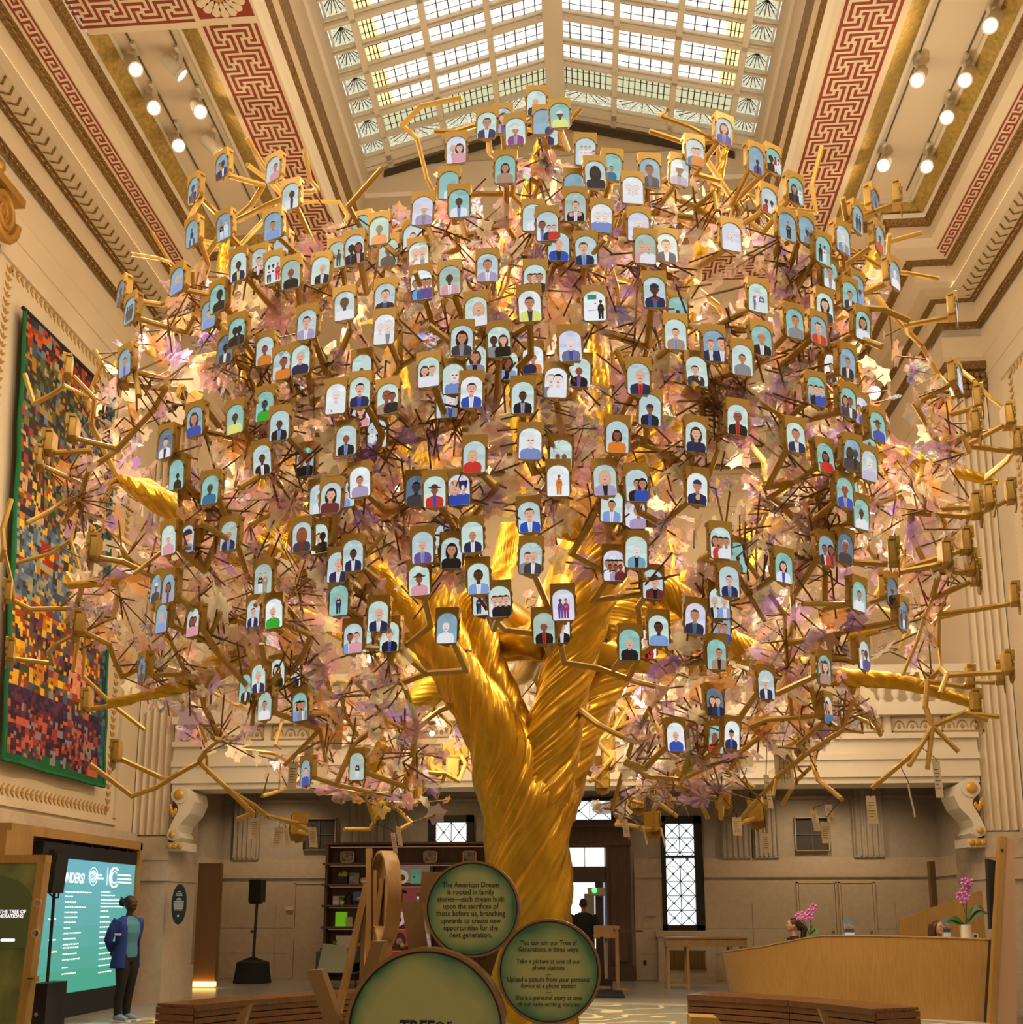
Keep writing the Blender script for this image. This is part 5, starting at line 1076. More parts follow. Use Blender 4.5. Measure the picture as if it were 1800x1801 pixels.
CAT = """391,292|b|hMkxk@34 hDknw@66|two figures in dark suits
341,333|b|hSbxv@50|a dim figure in violet
339,410|b|fSnbn@50 sXyby@50|a blue and gold costume
395,398|b|fMkkw@34 fLbww@66|a couple, one in white trousers
421,468|g|hDkny@50|a man in a navy suit and yellow tie
457,460|s|hLbkw@48|a bearded man with clasped hands
313,493|b|hLgcc@50|an elderly man in pale blue
214,513|d|hXkxx@50|a dark standing figure, edge-on
482,297|s|hMbpp@68|a woman in a pink top
512,345|s|hDkwx@60|a child held up in patterned clothes
481,397|b|hMbcc@50|a person in a light blue top
495,437|1s|sMbcc@50|only the top of a head, half hidden
482,473|g|fDkwk@25 fDkww@50 fMkrn@78|three people, one in a red coat
513,482|k|hRrkk@50|a red-haired person in black
565,475|1g|hLgkw@62|a grey-haired man in a black blazer
594,448|2k|fXkxx@60|dark trousers beside a white leaf
625,438|s|hXkkv@33 hRKkp@70|a couple in dark clothes and a cap
668,405|t|hDkoo@50|a man in an orange shirt
637,402|2t|sRboo@50|a head just showing above another frame
684,443|2k|hSkxx@50|a grey dim figure in a suit
803,263|l|hLgwg@34 hLKpp@68|a grey-haired man and a woman in pink
857,220|g|bMbnw@50|a man in glasses, navy suit and white shirt
884,212|1s|bLBlb@55|a smiling woman in lilac
907,231|g|hMhPl@50|a child in a white cowboy hat and plaid shirt
944,181|g|hLnkk@45|a bald man in black seen from behind
889,297|t|hMKtt@50|a long-haired girl in a tan top
790,325|1t|sMBww@55|a woman in white half behind another frame
808,357|t|hDkwc@50|a dark-skinned man in a white jacket
744,370|l|hLwlg@58|a man in a cap and lilac jacket
727,417|2s|hLkww@50|a person in white behind a branch
955,214|1b|sLbxb@90|an almost empty pale blue picture
965,233|2s|hRbnr@40|a dark jacket and a red tie
963,397|s|hRbwc@25 sLbnn@58 sLbrr@82|three men, the left one in white
938,382|1s|bLgww@70|a pinkish face cut by another frame
737,449|1g|bLgpr@34 bLgwg@70|two elderly smiling faces
985,203|t|hDwyy@50|a woman in a white cap and cream top
1030,266|s|fLbwn@30 fLbww@50 fLbwn@72 sLbbb@92|a family in white shirts
1047,307|s|bXKkk@50|a long-haired person in black silhouette
1143,303|b|bRkna@48|a man in a dark cap and navy shirt
1113,334|w|hPyww@32 hPyww@66 sPyww@50|an overexposed group in white
1012,363|k|hLkkw@52|a bearded man in a black jacket with raised hands
1058,383|w|hPybb@32 hPybb@68|an overexposed couple in denim
1123,398|l|bPgww@50|a bald man, almost white
983,433|s|bLnbk@50|a bald man in a blue jacket
1031,440|s|bLbnc@38|a man in a navy jacket and light blue shirt
1135,437|k|hLypp@34 hLgww@66|a couple, she in cream, he in white
1173,435|g|bLbnw@45|a man in a navy blazer and open collar
1195,302|1s|bDwlg@50|a big face under a grey beanie
1010,328|1b|sMbcc@50|a sliver of pale sky above the bearded man
1076,293|1t|sMbss@50|a turned greenish picture
1222,268|s|hLksk@45 hLkoo@66|a couple embracing in teal and orange
1273,230|s|bLBvc@50|a smiling woman with long brown hair
1329,281|1b|sSbvn@60|a violet dress, half hidden
1360,283|t|hXkkk@30 fDkrw@62 fDwww@84|a man in black with two children
1399,335|t|hMKkx@38 fMkww@80|a woman in a dark dress and a person in white
1352,353|1s|sDkrr@30 sDkww@66|people in red and white behind a branch
1286,416|l|hPyww@50|a man bleached nearly white
1384,398|b|fMkkk@56|a full-length man in a black suit
1418,405|b|sSbgg@50|a small figure in grey
1447,440|t|fXkkk@30 fXkww@58|a bride in white beside a man in black
1482,420|s|hPyby@50|a fair-haired woman in a blue dress
1508,385|b|fSkxx@38 fSkxx@68|two small dark figures
1539,354|d|fSkxx@50|a grey figure, nearly edge-on
1547,420|b|hDgrr@45|a white-haired person in red
1460,483|1t|bMkwg@45|a man in an open white jacket
1494,520|t|hMknw@50|a man in a navy suit standing
1573,483|b|hPgww@50|a pale old man on the far right top
1450,540|g|bLKxk@50|a woman with long black hair, large face
1397,568|t|bMbgg@55|a bearded man looking aside
1439,580|b|bLkro@50|a dark-haired woman in a red dress
1517,572|t|bMKww@50|a long-haired woman in a white blouse
1507,508|1b|sSbcc@70|a blue strip behind the suited man
230,545|b|fSkxx@26 fSkxx@50 fSkxx@74|a dark crowd of people
384,524|t|bXkkk@66|a black silhouette of a person
368,553|1b|hLbcc@55|a light blue shirt behind the silhouette
418,583|t|hXkkx@40 hXkkx@66|two dark figures on teal
398,613|1d|hXkxw@52|a dark striped figure
221,637|b|hMbcv@50|a blue portrait, edge-on at the left rim
467,616|1s|hRboo@50|an orange top, dim
344,740|b|bMBbb@45|a woman in a bright blue top
415,736|t|hDbyy@50|a man in a pale yellow shirt
467,713|t|hSkee@50|green clothes on a dim picture
607,537|s|bDkww@50|a smiling dark-skinned man in a white shirt
678,523|s|bLbkb@52|a man in glasses, black blazer and blue shirt
742,500|w|hMbnn@22 hLbcc@45 hMbss@66 hMbvv@86|four people in a row
541,570|s|bLklw@48|a man in a lilac blazer looking left
677,578|w|hPgww@30 bPgwg@70|two overexposed people in white
530,632|g|bLgnn@50|a grey-haired man in glasses and a navy shirt
497,641|1s|bRboo@60|an orange sweater behind a violet leaf
637,648|1g|sRbtt@50|a pale empty picture above the man in navy
592,700|w|bPwww@50|an overexposed person in a white cap
634,688|g|bLknb@50|a man in a navy shirt with a blue lanyard
683,700|g|bRrtt@45 hRkkk@72|a red-faced woman in white before a man in black
636,726|2l|bLBpp@50|a brown-haired woman half covered
493,747|s|hDnkc@50|a bald man in a black suit
792,492|k|hDkpw@48|a small man in a white jacket
941,490|g|hMkkr@30 hLkko@50 hMkkk@72|a group in black and orange
838,547|g|bLYww@62|a woman with long fair hair
932,537|w|bMkyx@50|a man in a yellow shirt with a strap
813,598|s|bMKxg@50|a woman with big dark curly hair
878,600|g|hDkgg@26 hLBkk@70|a man in grey and a woman in black
837,632|1g|bMBgn@48|a smiling brown-haired woman
755,653|g|hLBww@30 hLbww@66|two women in white
798,665|g|bPnbb@56|a bald woman in eye make-up and a blue dress, smaller copy
830,688|w|bLbbw@50|a man in a bright blue suit and pale tie
920,698|g|hDkkl@50|a dark-skinned man in a black suit and tie
978,672|w|bPbxx@28 bPkww@60|three bleached faces, one in grey
787,708|1s|bPgxb@66|a dark shirt behind a white leaf
858,470|1s|bMblw@50|an orange-faced woman with a lanyard
893,642|2g|bRKck@50|a dark-haired woman behind a branch
938,632|2w|hMboo@50 hMbnn@24|a colourful group cut by leaves
1046,537|w|fDkkr@78|a small person next to a tall white chart
1151,513|s|bDuns@50|a man in blue with lettering on his chest
1188,587|g|hLbtc@50|a man in a tan blazer
1003,607|l|hPnnb@52|a bald man in a navy jacket and lanyard
1020,654|1g|hRnkv@46|a bald man in a black suit, half hidden
1123,665|s|bLgnr@58|a white-haired man in a navy suit and red tie
1192,546|2t|sSbtt@50|a dim green picture turned away
1333,523|g|fPbnc@36 fPbww@50 fPbnw@66|three small people in blue and white
1255,607|b|hLrnw@34 bLknw@88|two young men in navy suits
1225,652|g|hLkxx@42|a man in a dark pullover pointing
1305,632|g|hMkgg@50|a boy in a grey jacket
1339,598|t|bMgkw@50|a grey-haired man in a black jacket, open white shirt
1435,687|t|hLbcb@20 hLkkc@50 hLbbb@78|three men in blue jackets
1297,737|g|bRgkr@50|a white-haired man in glasses with a pink tie
1224,767|g|bLBnn@50|a serious woman with long brown hair
1490,638|b|hMkkw@50|a bearded man in a dark suit
1491,707|t|hMKxb@30 hRkxw@62|a couple in dark suits
1543,749|t|hRHbb@50|a woman in a black hat and blue top
1399,768|g|bMbnw@50|a man in a dark blazer, chest up
1451,804|t|hRKrr@50|a woman in a red dress on teal
1498,798|b|hSBxx@35 hSgxk@68|two dim figures in black
1528,778|1t|sSbaa@50|a teal figure above a paler one
1528,818|s|bPnll@50|a bleached man in a white shirt
1515,722|1l|hMbll@30 hMbbl@64|a lilac group behind the couple
1461,647|2w|hMbnc@50|a blue and white scrap of picture
293,779|d|hLbwk@50|a pale head over dark clothes, edge-on
312,833|t|sXkkk@60|a black figure on a dim teal ground
371,860|t|hSgss@50|a grey-green misty picture
462,808|s|hDkkw@52|a man in a black suit, tall picture
298,948|g|hLhpp@50|a woman in a white hat and coral top
331,947|s|zLucc@50|a baby in a dark beanie
404,941|k|hMgnc@52|a silver-haired man in a blue suit
538,811|2t|bRbkk@30 bRbkx@70|a dark couple under a leaf
610,773|s|hRnkc@50|a dark-skinned bald man in a black suit
634,846|w|hMkll@50|a laughing woman in a violet blouse
583,874|s|bLKmm@50|a long-haired woman in maroon
562,876|1s|hMbww@60|a man in white behind the woman in maroon
609,866|2s|sLbcc@50|a pale blue scrap beside the violet blouse
532,943|s|bRRxm@50|a dim woman with very long hair
562,946|g|hLkkw@20 hLkww@50 hXkkk@74|a bridal group in black and white
744,961|s|hLgvc@50|a man in a violet-blue shirt
733,861|1d|bSkxx@50|a dim figure beside the cowboy
765,863|g|hRHrb@50|a man in a brown cowboy hat and plaid shirt
664,762|2s|fLbww@25 fLbkk@66|a wedding couple behind a blue leaf
622,975|s|hDknw@52|a dark-skinned man in a navy suit
594,996|s|bLgnw@60|a man with a moustache in a dark suit
597,1054|t|fLrnc@50|a red-haired man full length in navy
464,1016|k|fLbkw@36 fLbtt@64|a bride and groom on green
483,1077|w|hLgee@45|a grey-haired person in a bright green top
447,1077|2s|hLbnw@50|a navy suit above the big twisted branch
622,1121|s|hRkcw@34 hLbpp@70|a man with a little girl in pink
666,1082|g|bLnnw@55|a bald man in a navy suit and white shirt
686,1118|g|hLbkb@52|a boy in black and blue with a big hand
655,1120|2g|hMbgx@60|a smiling person cut by the gold twig
835,802|s|hLYrr@42|a fair-haired woman in a red dress
933,779|w|bPnbb@52|a bald woman in eye make-up and a blue dress, larger copy
987,799|1g|sRbrr@35 sRbrr@65|a red and silver crowd
982,844|w|fRboo@54|a tiny dancer in orange on white
808,860|l|bLYbb@30 hLkbb@72|a woman hugging a dog
931,908|s|bLbbw@52|a man in a blue blazer, balding
831,943|g|hMnnw@52|a bald man in a dark jacket and white shirt
784,946|1s|bRKkk@60|a dark-haired woman behind two frames
795,971|s|bMKkk@50|a woman in glasses and a black top
1086,767|s|hRKoo@48|a curly-haired woman in an orange top
1143,720|s|hRckb@50|a boy in a cap and black shirt with lanyard
1064,843|s|bLYlk@50|a fair-haired woman in a scarf
1120,852|s|hLgtt@50 hMkkb@52 hMKbb@76|a family with a woman in blue
1076,889|g|hMkcw@50|a young man in a light blue blazer
1226,858|w|bMcnk@50|a man in a cap with his thumb up
1117,903|2l|bMbll@66|a lilac jacket half hidden
1119,969|g|hPgsk@52|a white-haired woman in a teal cardigan
1485,865|t|bRgbl@50|a white-haired woman in blue
1267,953|g|hMBww@25 hMkrr@50 hMbww@76|four people, one in a red dress
1297,978|1t|sSbaa@50|a dim teal picture beside the family
1453,967|b|hRkkw@36 hRKrx@78|a man in a suit and a woman in red
1486,963|d|bRgxx@50|a dim white-haired person
1514,903|t|hDnww@50|a bald man in a white shirt
1496,842|2t|sSbaa@50|a teal edge behind the woman in blue
738,1019|g|hRHpp@50|a child in a dark hat
842,1016|g|bDkcw@50|a woman with two hair buns
934,980|s|hLbgc@36 hLyxw@62|two women embracing
879,1056|g|hLbww@28 hLkkk@55 hLkkk@80|three people, two in black
787,1103|b|hPyww@45|a woman bleached white
850,1055|2s|fMbnr@30 fMbbw@55 fMbwc@80|a tiny crowd beside the three people
957,1103|k|hRgkr@50|a man in a black suit and red tie
991,1062|l|fDkvv@36 fMkPP@62|a couple dancing in purple
985,1104|2w|hLkkw@60|the edge of a black tuxedo
1080,993|l|hMkbw@22 hMkww@40 hMkkk@60 hLkpp@80 sRkww@30 sRkll@56 sRkmm@78|a crowded group selfie
1148,1026|1s|bLHmk@60|a pink face under a dark hat
1107,1132|t|hLgkk@50|a person in a black uniform
1138,1131|2w|hLrrk@45|a red-haired person and black dots
1158,1107|g|bDkcc@50|a woman in glasses and pale blue
1378,997|t|hLKwb@46|a laughing woman with a dark braid
1282,1021|s|hLbnc@50|a man in a navy suit and light blue tie
1265,1059|g|hLgkw@24 hLgcw@74|two white-haired people
1223,1086|l|bMbna@46|a man in a navy polo, selfie
1269,1104|2b|hMbcc@35 hMbbc@66|a pale blue couple half hidden
1260,1149|t|hMbtk@62|a bearded man in profile
1347,1202|s|hLhnw@44|a girl in a white cowboy hat
1449,1176|t|bMbxw@30 bLBtt@56|a man and woman close together
1510,1047|t|hMbww@50|a smiling man in a white shirt
1568,1039|1d|hSwkk@50|a dim figure in grey
1588,1081|d|fDkkk@26 fDkgw@50 fDkkk@74|a group in black gowns
1519,1151|s|hMkwp@36 hDkbm@66|a couple embracing, he bearded
1713,1198|t|fSkss@36 fSkaa@66|a teal picture at the right rim
1723,1240|b|hLbcc@55|a pale blue picture below the teal one
1188,1294|w|hLnbb@50|a man in a blue shirt with folded arms
1257,1233|1d|hLBkk@34 hLkns@66|a couple in dark clothes
1259,1298|1t|hRRrr@40|a red-haired woman on green
1287,1291|w|hMunb@45|a man in a beanie and navy coat
1456,1247|s|bMKsc@35 bLnss@70|a couple in glasses smiling
456,1192|g|bLgnw@50|a man in glasses, dark suit and tie
433,1208|1t|hMbkw@60|a black jacket cut by the next frame
489,1182|1g|bLKkk@46|a woman with long black hair in black
518,1184|2s|hLbnc@50|a blue suit cut by a leaf
467,1240|k|hMbww@50|a child in a white top
529,1241|t|hLbcw@28 hMKcw@48 hMkgw@74|a family of four on green
629,1346|k|fLgnw@55|a man in a navy jacket, full length
539,1357|1b|hLbbb@50|a blue picture behind a paper tag
276,1033|1b|hRwxx@55|a person in a pale hat beside another frame
298,1033|b|hRKlx@50|a person with long dark hair in lilac
286,1086|b|hLycc@50|a pale blue fair-haired figure
341,1093|s|hRBpt@40 hRbpp@66|two people in pinkish brown
251,1176|d|hSkxx@50|a dark blue figure low on the left
148,1238|d|hSkxx@50|a dark picture before the tapestry
200,1328|b|fSknn@50|a figure in navy against pale blue
1682,547|b|hPgcc@50|a pale blue portrait, edge-on at the right rim
1687,664|b|hPgcc@50|a picture seen from the side near the right capital
"""
def clip_poly(P, Q):
    """keep polygon P inside the convex outline Q (counter-clockwise)"""
    for i in range(len(Q)):
        a, b_ = Q[i], Q[(i + 1) % len(Q)]; ex, ez = b_[0] - a[0], b_[1] - a[1]; out = []
        ins = lambda p: ex * (p[1] - a[1]) - ez * (p[0] - a[0]) >= 0
        for k in range(len(P)):
            p, q = P[k], P[(k + 1) % len(P)]
            if ins(p): out.append(p)
            if ins(p) != ins(q):
                d0 = ex * (p[1] - a[1]) - ez * (p[0] - a[0]); d1 = ex * (q[1] - a[1]) - ez * (q[0] - a[0]); t_ = d0 / (d0 - d1)
                out.append((p[0] + (q[0] - p[0]) * t_, p[1] + (q[1] - p[1]) * t_))
        P = out
        if len(P) < 3: return []
    return P
HW = .425
ARCH = [(-HW + .05, -.68), (HW - .05, -.68), (HW, -.63), (HW, .22)] + [(HW * math.cos(PI * k / 12), .22 + .36 * math.sin(PI * k / 12)) for k in range(1, 12)] + [(-HW, .22), (-HW, -.63)]
screenM = attr_mat('lit_portrait', .86, .25)
def ellp(cx, cz, rx, rz_, a0=0, a1=2 * PI, n=14): return [(cx + rx * math.cos(a0 + (a1 - a0) * k / n), cz + rz_ * math.sin(a0 + (a1 - a0) * k / n)) for k in range(n if abs(a1 - a0 - 2 * PI) < .01 else n + 1)]
def portrait(bg, people, seed, extra=None):
    mb = MB(); RR = random.Random(seed); lay = [0]
    def poly(P, rgb, j=0):
        P = clip_poly(P, ARCH)
        if len(P) < 3: return
        lay[0] += 1; y = -.034 - lay[0] * .0007; mb.cc = lin(*[max(0, min(255, c_ + j)) for c_ in rgb]); mb.add([(x, y, z) for x, z in P], [tuple(range(len(P)))])
    B0 = BGC[bg]; poly(ARCH, B0)
    for _ in range(4):
        cx, cz = RR.uniform(-.4, .4), RR.uniform(-.1, .6); poly(ellp(cx, cz, RR.uniform(.1, .3), RR.uniform(.06, .16)), B0, RR.choice([-14, -8, 8, 12]))
    poly([(-.5, -.7), (.5, -.7), (.5, RR.uniform(-.3, -.1)), (-.5, RR.uniform(-.3, -.1))], B0, 10)
    for s_ in people:
        code, at_ = s_.split('@'); sh, sk, hr, c1, c2 = code[:5]; cx = (int(at_) / 100 - .5) * .85
        rx, rz_, cz, sw, st_ = dict(z=(.30, .33, .04, .42, -.28), b=(.175, .22, .07, .41, -.24), h=(.138, .176, -.0, .36, -.24), s=(.09, .115, -.14, .24, -.31), f=(.058, .072, .12, .13, .02))[sh]
        S_ = SKN[sk]; big = hr.upper() == hr and hr not in 'H'
        HC = {'h': (240, 232, 220), 'H': (84, 52, 40), 'c': (40, 48, 70), 'w': (226, 228, 232), 'u': (30, 34, 62)}.get(hr) or HRC.get(hr.lower())
        if sk == 'P' and HC and hr not in 'huck': HC = tuple(int(c_ * .35 + 235 * .65) for c_ in HC)
        if sk in 'XS' and HC: HC = tuple(int(c_ * .5) for c_ in HC)
        A1, A2 = CLO[c1], CLO[c2]
        if sk == 'P': A1 = tuple(int(c_ * .6 + 245 * .4) for c_ in A1)
        if big: poly(ellp(cx, cz - rz_ * .35, rx * 1.45, rz_ * 1.75), HC)
        bot = -.75 if sh != 'f' else -.28
        poly([(cx - sw * .92, bot), (cx + sw * .92, bot), (cx + sw, st_ - .22), (cx + sw * .86, st_ - .07), (cx + rx * .55, st_ + .02), (cx - rx * .55, st_ + .02), (cx - sw * .86, st_ - .07), (cx - sw, st_ - .22)], A1)
        for q in (-1, 1): poly([(cx + q * sw * .62, bot), (cx + q * sw * .66, bot), (cx + q * sw * .74, st_ - .2), (cx + q * sw * .70, st_ - .2)], A1, -22)
        if sh == 'f':
            for q in (-1, 1): poly([(cx + q * .02, -.62), (cx + q * .095, -.62), (cx + q * .105, -.25), (cx, -.25)], A2 if c2 in 'wk' else A1, -6)
            poly([(cx - sw * .5, -.1), (cx + sw * .5, -.1), (cx + sw * .4, -.17), (cx - sw * .4, -.17)], S_)
        elif c1 != c2:
            poly([(cx - rx * .62, st_ + .015), (cx + rx * .62, st_ + .015), (cx + .055, bot), (cx - .055, bot)], A2)
            if c2 in 'ryc' and sh != 'z': poly([(cx - .028, st_ - .03), (cx + .028, st_ - .03), (cx + .036, bot), (cx - .036, bot)], A2, -40); 
            if c2 in 'wcl': poly([(cx - .02, st_ - .04), (cx + .02, st_ - .04), (cx + .026, bot), (cx - .026, bot)], A2, -34)
        poly([(cx - rx * .45, st_ - .035), (cx + rx * .45, st_ - .035), (cx + rx * .42, cz - rz_ * .5), (cx - rx * .42, cz - rz_ * .5)], S_, -18)
        if HC and not big and hr not in 'hHcwu': poly(ellp(cx, cz + rz_ * .16, rx * 1.1, rz_ * 1.02), HC)
        poly(ellp(cx, cz, rx, rz_), S_)
        for q in (-1, 1): poly(ellp(cx + q * rx, cz - rz_ * .05, rx * .12, rz_ * .17, n=8), S_, -12)
        if HC and hr not in 'hHcwu': poly(ellp(cx, cz + rz_ * .36, rx * 1.05, rz_ * .75, .15 * PI, .85 * PI, 8), HC)
        if hr in 'hH': poly(ellp(cx, cz + rz_ * .62, rx * 2.0, rz_ * .26), HC); poly(ellp(cx, cz + rz_ * .6, rx * 1.05, rz_ * .85, 0, PI, 8), HC, -10)
        if hr in 'cwu': poly(ellp(cx, cz + rz_ * .30, rx * 1.12, rz_ * .86, 0, PI, 8), HC); (poly([(cx - rx * 1.4, cz + rz_ * .3), (cx + rx, cz + rz_ * .3), (cx + rx, cz + rz_ * .45), (cx - rx * 1.3, cz + rz_ * .42)], HC, -16) if hr == 'c' else None)
        if sh != 'f' and sk != 'X':
            dk = -60 if sk != 'P' else -46
            for q in (-1, 1):
                poly([(cx + q * rx * .2, cz + rz_ * .02), (cx + q * rx * .62, cz + rz_ * .02), (cx + q * rx * .6, cz + rz_ * .16), (cx + q * rx * .24, cz + rz_ * .16)], S_, dk)
                if hr == 'n' and c1 == 'b' and sk == 'P': poly(ellp(cx + q * rx * .42, cz + rz_ * .1, rx * .3, rz_ * .13, n=8), (60, 30, 50))
            poly([(cx - rx * .1, cz - rz_ * .22), (cx + rx * .1, cz - rz_ * .22), (cx + rx * .05, cz + .02), (cx - rx * .05, cz + .02)], S_, -16)
            poly([(cx - rx * .36, cz - rz_ * .42), (cx + rx * .36, cz - rz_ * .42), (cx + rx * .24, cz - rz_ * .56), (cx - rx * .24, cz - rz_ * .56)], (150, 60, 60) if sk in 'LP' else S_, 0 if sk in 'LP' else -30)
    if extra: extra(poly)
    return mesh('screen', mb, screenM, col=True)
def chart(poly):
    poly([(-.28, -.62), (.12, -.62), (.08, .34), (-.27, .34)], (248, 248, 255)); poly([(-.28, .22), (.08, .22), (.08, .42), (-.27, .42)], (40, 140, 120)); poly([(-.27, -.26), (.1, -.22), (.1, -.24), (-.27, -.28)], (110, 110, 190)); poly([(-.0, .02), (.06, .02), (.06, .07), (0, .07)], (190, 50, 60))
def dog(poly): poly(ellp(.16, .12, .17, .2), (40, 50, 90)); poly(ellp(.16, .02, .07, .1), (230, 225, 240)); poly(ellp(.04, .22, .05, .1), (24, 28, 60)); poly(ellp(.3, .22, .05, .1), (24, 28, 60))
def chest(poly): poly([(-.14, -.42), (.14, -.42), (.14, -.3), (-.14, -.3)], (150, 50, 60)); poly([(-.12, -.24), (.12, -.24), (.12, -.27), (-.12, -.27)], (20, 20, 30)); poly([(-.012, -.2), (.012, -.2), (.012, -.05), (-.012, -.05)], (20, 20, 30))
def thumb(poly): poly(ellp(.02, -.4, .1, .12), (220, 165, 140)); poly([(.04, -.32), (.1, -.32), (.14, -.16), (.1, -.14)], (220, 165, 140))
def hands(poly): poly(ellp(-.17, -.4, .1, .1), (235, 160, 150)); poly(ellp(.16, -.38, .11, .1), (235, 160, 150))
def handup(poly): poly(ellp(.08, -.36, .06, .1), (236, 190, 170)); poly([(.06, -.3), (.1, -.3), (.07, -.14), (.04, -.14)], (236, 190, 170))
EXTRA = {(1046, 537): chart, (808, 860): dog, (1151, 513): chest, (1226, 858): thumb, (1012, 363): hands, (457, 460): hands, (1225, 652): handup}
# ---------------------------------------------------------------- canopy envelope
CC = Vector((-.45, 10.2, 5.2)); AL, AR, AB, CU, CD = 5.22, 4.39, 3.6, 4.45, 3.03
def env(p):
    d = p - CC; return (d.x / (AL if d.x < 0 else AR)) ** 2 + (d.y / AB) ** 2 + (d.z / (CU if d.z > 0 else CD)) ** 2
def on_env(x, y, back=False):
    d = ray(x, y).normalized(); best = None; hit = None; t_ = 4.0
    while t_ < 18:
        p = EYE + d * t_; e_ = env(p)
        if best is None or e_ < best[0]: best = (e_, p)
        if e_ < 1:
            hit = p
            if not back: return p
        t_ += .04
    return hit if (back and hit is not None) else best[1]
FW_ = .182                                                         # width of one frame in metres
body_m = mesh('housing', (lambda mb: [mb.rings([[(x * k, y, z_) for x, z_ in [(-.40, .74), (-.43, .66), (-.43, -.26), (-.34, -.36), (.34, -.36), (.43, -.26), (.43, .66), (.40, .74)]] for y, k in ((.02, 1.0), (.34, 1.0), (.40, .88))]), mb][1])(MB()), [goldwood], True, sharp=30)
def hood():
    mb = MB(); out = [(-.5, .80), (-.47, .83), (.47, .83), (.5, .80), (.5, .28), (HW + .02, .28), (HW + .02, .22)] + [((HW + .015) * math.cos(PI * k / 10), .22 + .37 * math.sin(PI * k / 10)) for k in range(1, 10)] + [(-HW - .02, .22), (-HW - .02, .28), (-.5, .28)]
    mb.prism([(x, -.09, z_) for x, z_ in out][::-1], (0, .16, 0)); mb.b2((-.48, .05, .68), (.48, .34, .82)); return mb
hood_m = mesh('hood', hood(), [goldwood])
def plate_():
    mb = MB(); o = []
    for k in range(44):
        a = 2 * PI * k / 44 - PI / 2; sx, sz = math.cos(a), math.sin(a); q = 4.0
        r_ = 1 / ((abs(sx) ** q + abs(sz) ** q) ** (1 / q)); w = .028 * math.sin(k * 2 * PI / 44 * 14)
        o.append((sx * r_ * (.52 + w), sz * r_ * (.76 + w) + (-.08 if abs(sx) < .25 and sz < 0 else 0)))
    mb.prism([(x, -.025, z_) for x, z_ in o][::-1], (0, .06, 0)); return mb
plate_m = mesh('back_plate', plate_(), [golddark])
MOUNT_P = []
MOUNT = []                                                          # (point, inward direction) where a branch carries a frame
def make_frame(p, yaw, roll, pitch, label, group, scr=None):
    t = thing('framed_portrait', label, 'photo frame', p, group); t.rotation_mode = 'XYZ'
    t.rotation_euler = (pitch, roll, yaw); t.scale = (FW_,) * 3
    for m_ in (body_m, hood_m, plate_m): put(m_.name, m_, t)
    if scr is not None: put('screen', scr, t)
    Rm = Matrix.Rotation(yaw, 3, 'Z'); MOUNT.append((p + Rm @ Vector((0, .5, -.25)) * FW_, Rm @ Vector((0, 1, 0))))
    return t
n_ = 0
for ln in CAT.strip().split('\n'):
    xy, bg, ppl, desc = ln.split('|'); x, y = [int(v) for v in xy.split(',')]
    deep = 0
    if bg[0].isdigit(): deep = int(bg[0]); bg = bg[1:]
    p = on_env(x, y); v = (p - EYE).normalized(); p = p + v * (.28 * deep + R.uniform(-.05, .1))
    while any((p - q).length < .19 for q, _ in MOUNT_P): p = p + v * .07
    MOUNT_P.append((p, 0))
    d = p - CC; nx, ny = d.x / (AL if d.x < 0 else AR) ** 2, d.y / AB ** 2; yaw = math.atan2(nx, max(.02, -ny)) * 1.12
    yaw = max(-1.35, min(1.35, yaw)) + R.uniform(-.05, .05)
    make_frame(p, yaw, R.uniform(-.05, .05), R.uniform(-.04, .06), 'gilded photo frame showing ' + desc, 'photo frames on the tree', portrait(bg, ppl.split(), n_, EXTRA.get((x, y)))); n_ += 1
REAR = [(645, 1253), (667, 1273), (700, 1348), (668, 1370), (708, 1382), (732, 1393), (667, 1417), (765, 1348), (797, 1355), (812, 1325), (788, 1327), (627, 1377), (1100, 1215), (1068, 1272), (1090, 1273), (1070, 1293), (1102, 1253), (1120, 1262), (1070, 1317), (1070, 1340), (1047, 1350), (1060, 1377), (1180, 1362), (1191, 1326), (1165, 1398), (1150, 1452), (1122, 1412), (1204, 1368), (1272, 1413), (1333, 1433), (1268, 1327), (525, 1456), (560, 1300), (1440, 1280), (1410, 1310)]
ORD = 'leftmost second third fourth fifth sixth seventh eighth ninth tenth eleventh twelfth thirteenth fourteenth fifteenth sixteenth seventeenth eighteenth nineteenth twentieth twenty-first twenty-second twenty-third twenty-fourth'.split()
REAR.sort()
lft = [q for q in REAR if q[0] < 900]; rgt = [q for q in REAR if q[0] > 900]
for x, y in REAR:
    p = on_env(x, y, True)
    while any((p - q).length < .21 for q, _ in MOUNT_P): p = p - (p - EYE).normalized() * .07
    MOUNT_P.append((p, 0)); d = p - CC; yaw = PI + math.atan2(-d.x, 4.0) + R.uniform(-.3, .3)
    make_frame(p, yaw, R.uniform(-.06, .06), 0, 'rear side of a gilded frame hanging %s of the trunk, %s' % (('left', ORD[lft.index((x, y))] + (' from the left' if lft.index((x, y)) else ' one')) if x < 900 else ('right', ORD[rgt.index((x, y))] + (' from the left' if rgt.index((x, y)) else ' one'))), 'frames facing away below the canopy')
RIM = [(1728, 707), (1780, 740), (1796, 783), (1723, 752), (1747, 880), (1785, 872), (1725, 897), (1670, 983), (1715, 997), (1722, 1015), (1705, 960), (1792, 1052), (1779, 1173), (1766, 1190), (1580, 980), (113, 653), (122, 763), (82, 787), (65, 813), (211, 667), (160, 972), (8, 1047), (133, 1103), (12, 1150), (318, 860), (1585, 350)]
RIM.sort(key=lambda q: q[1])
rl = [q for q in RIM if q[0] < 900]; rr = [q for q in RIM if q[0] > 900]
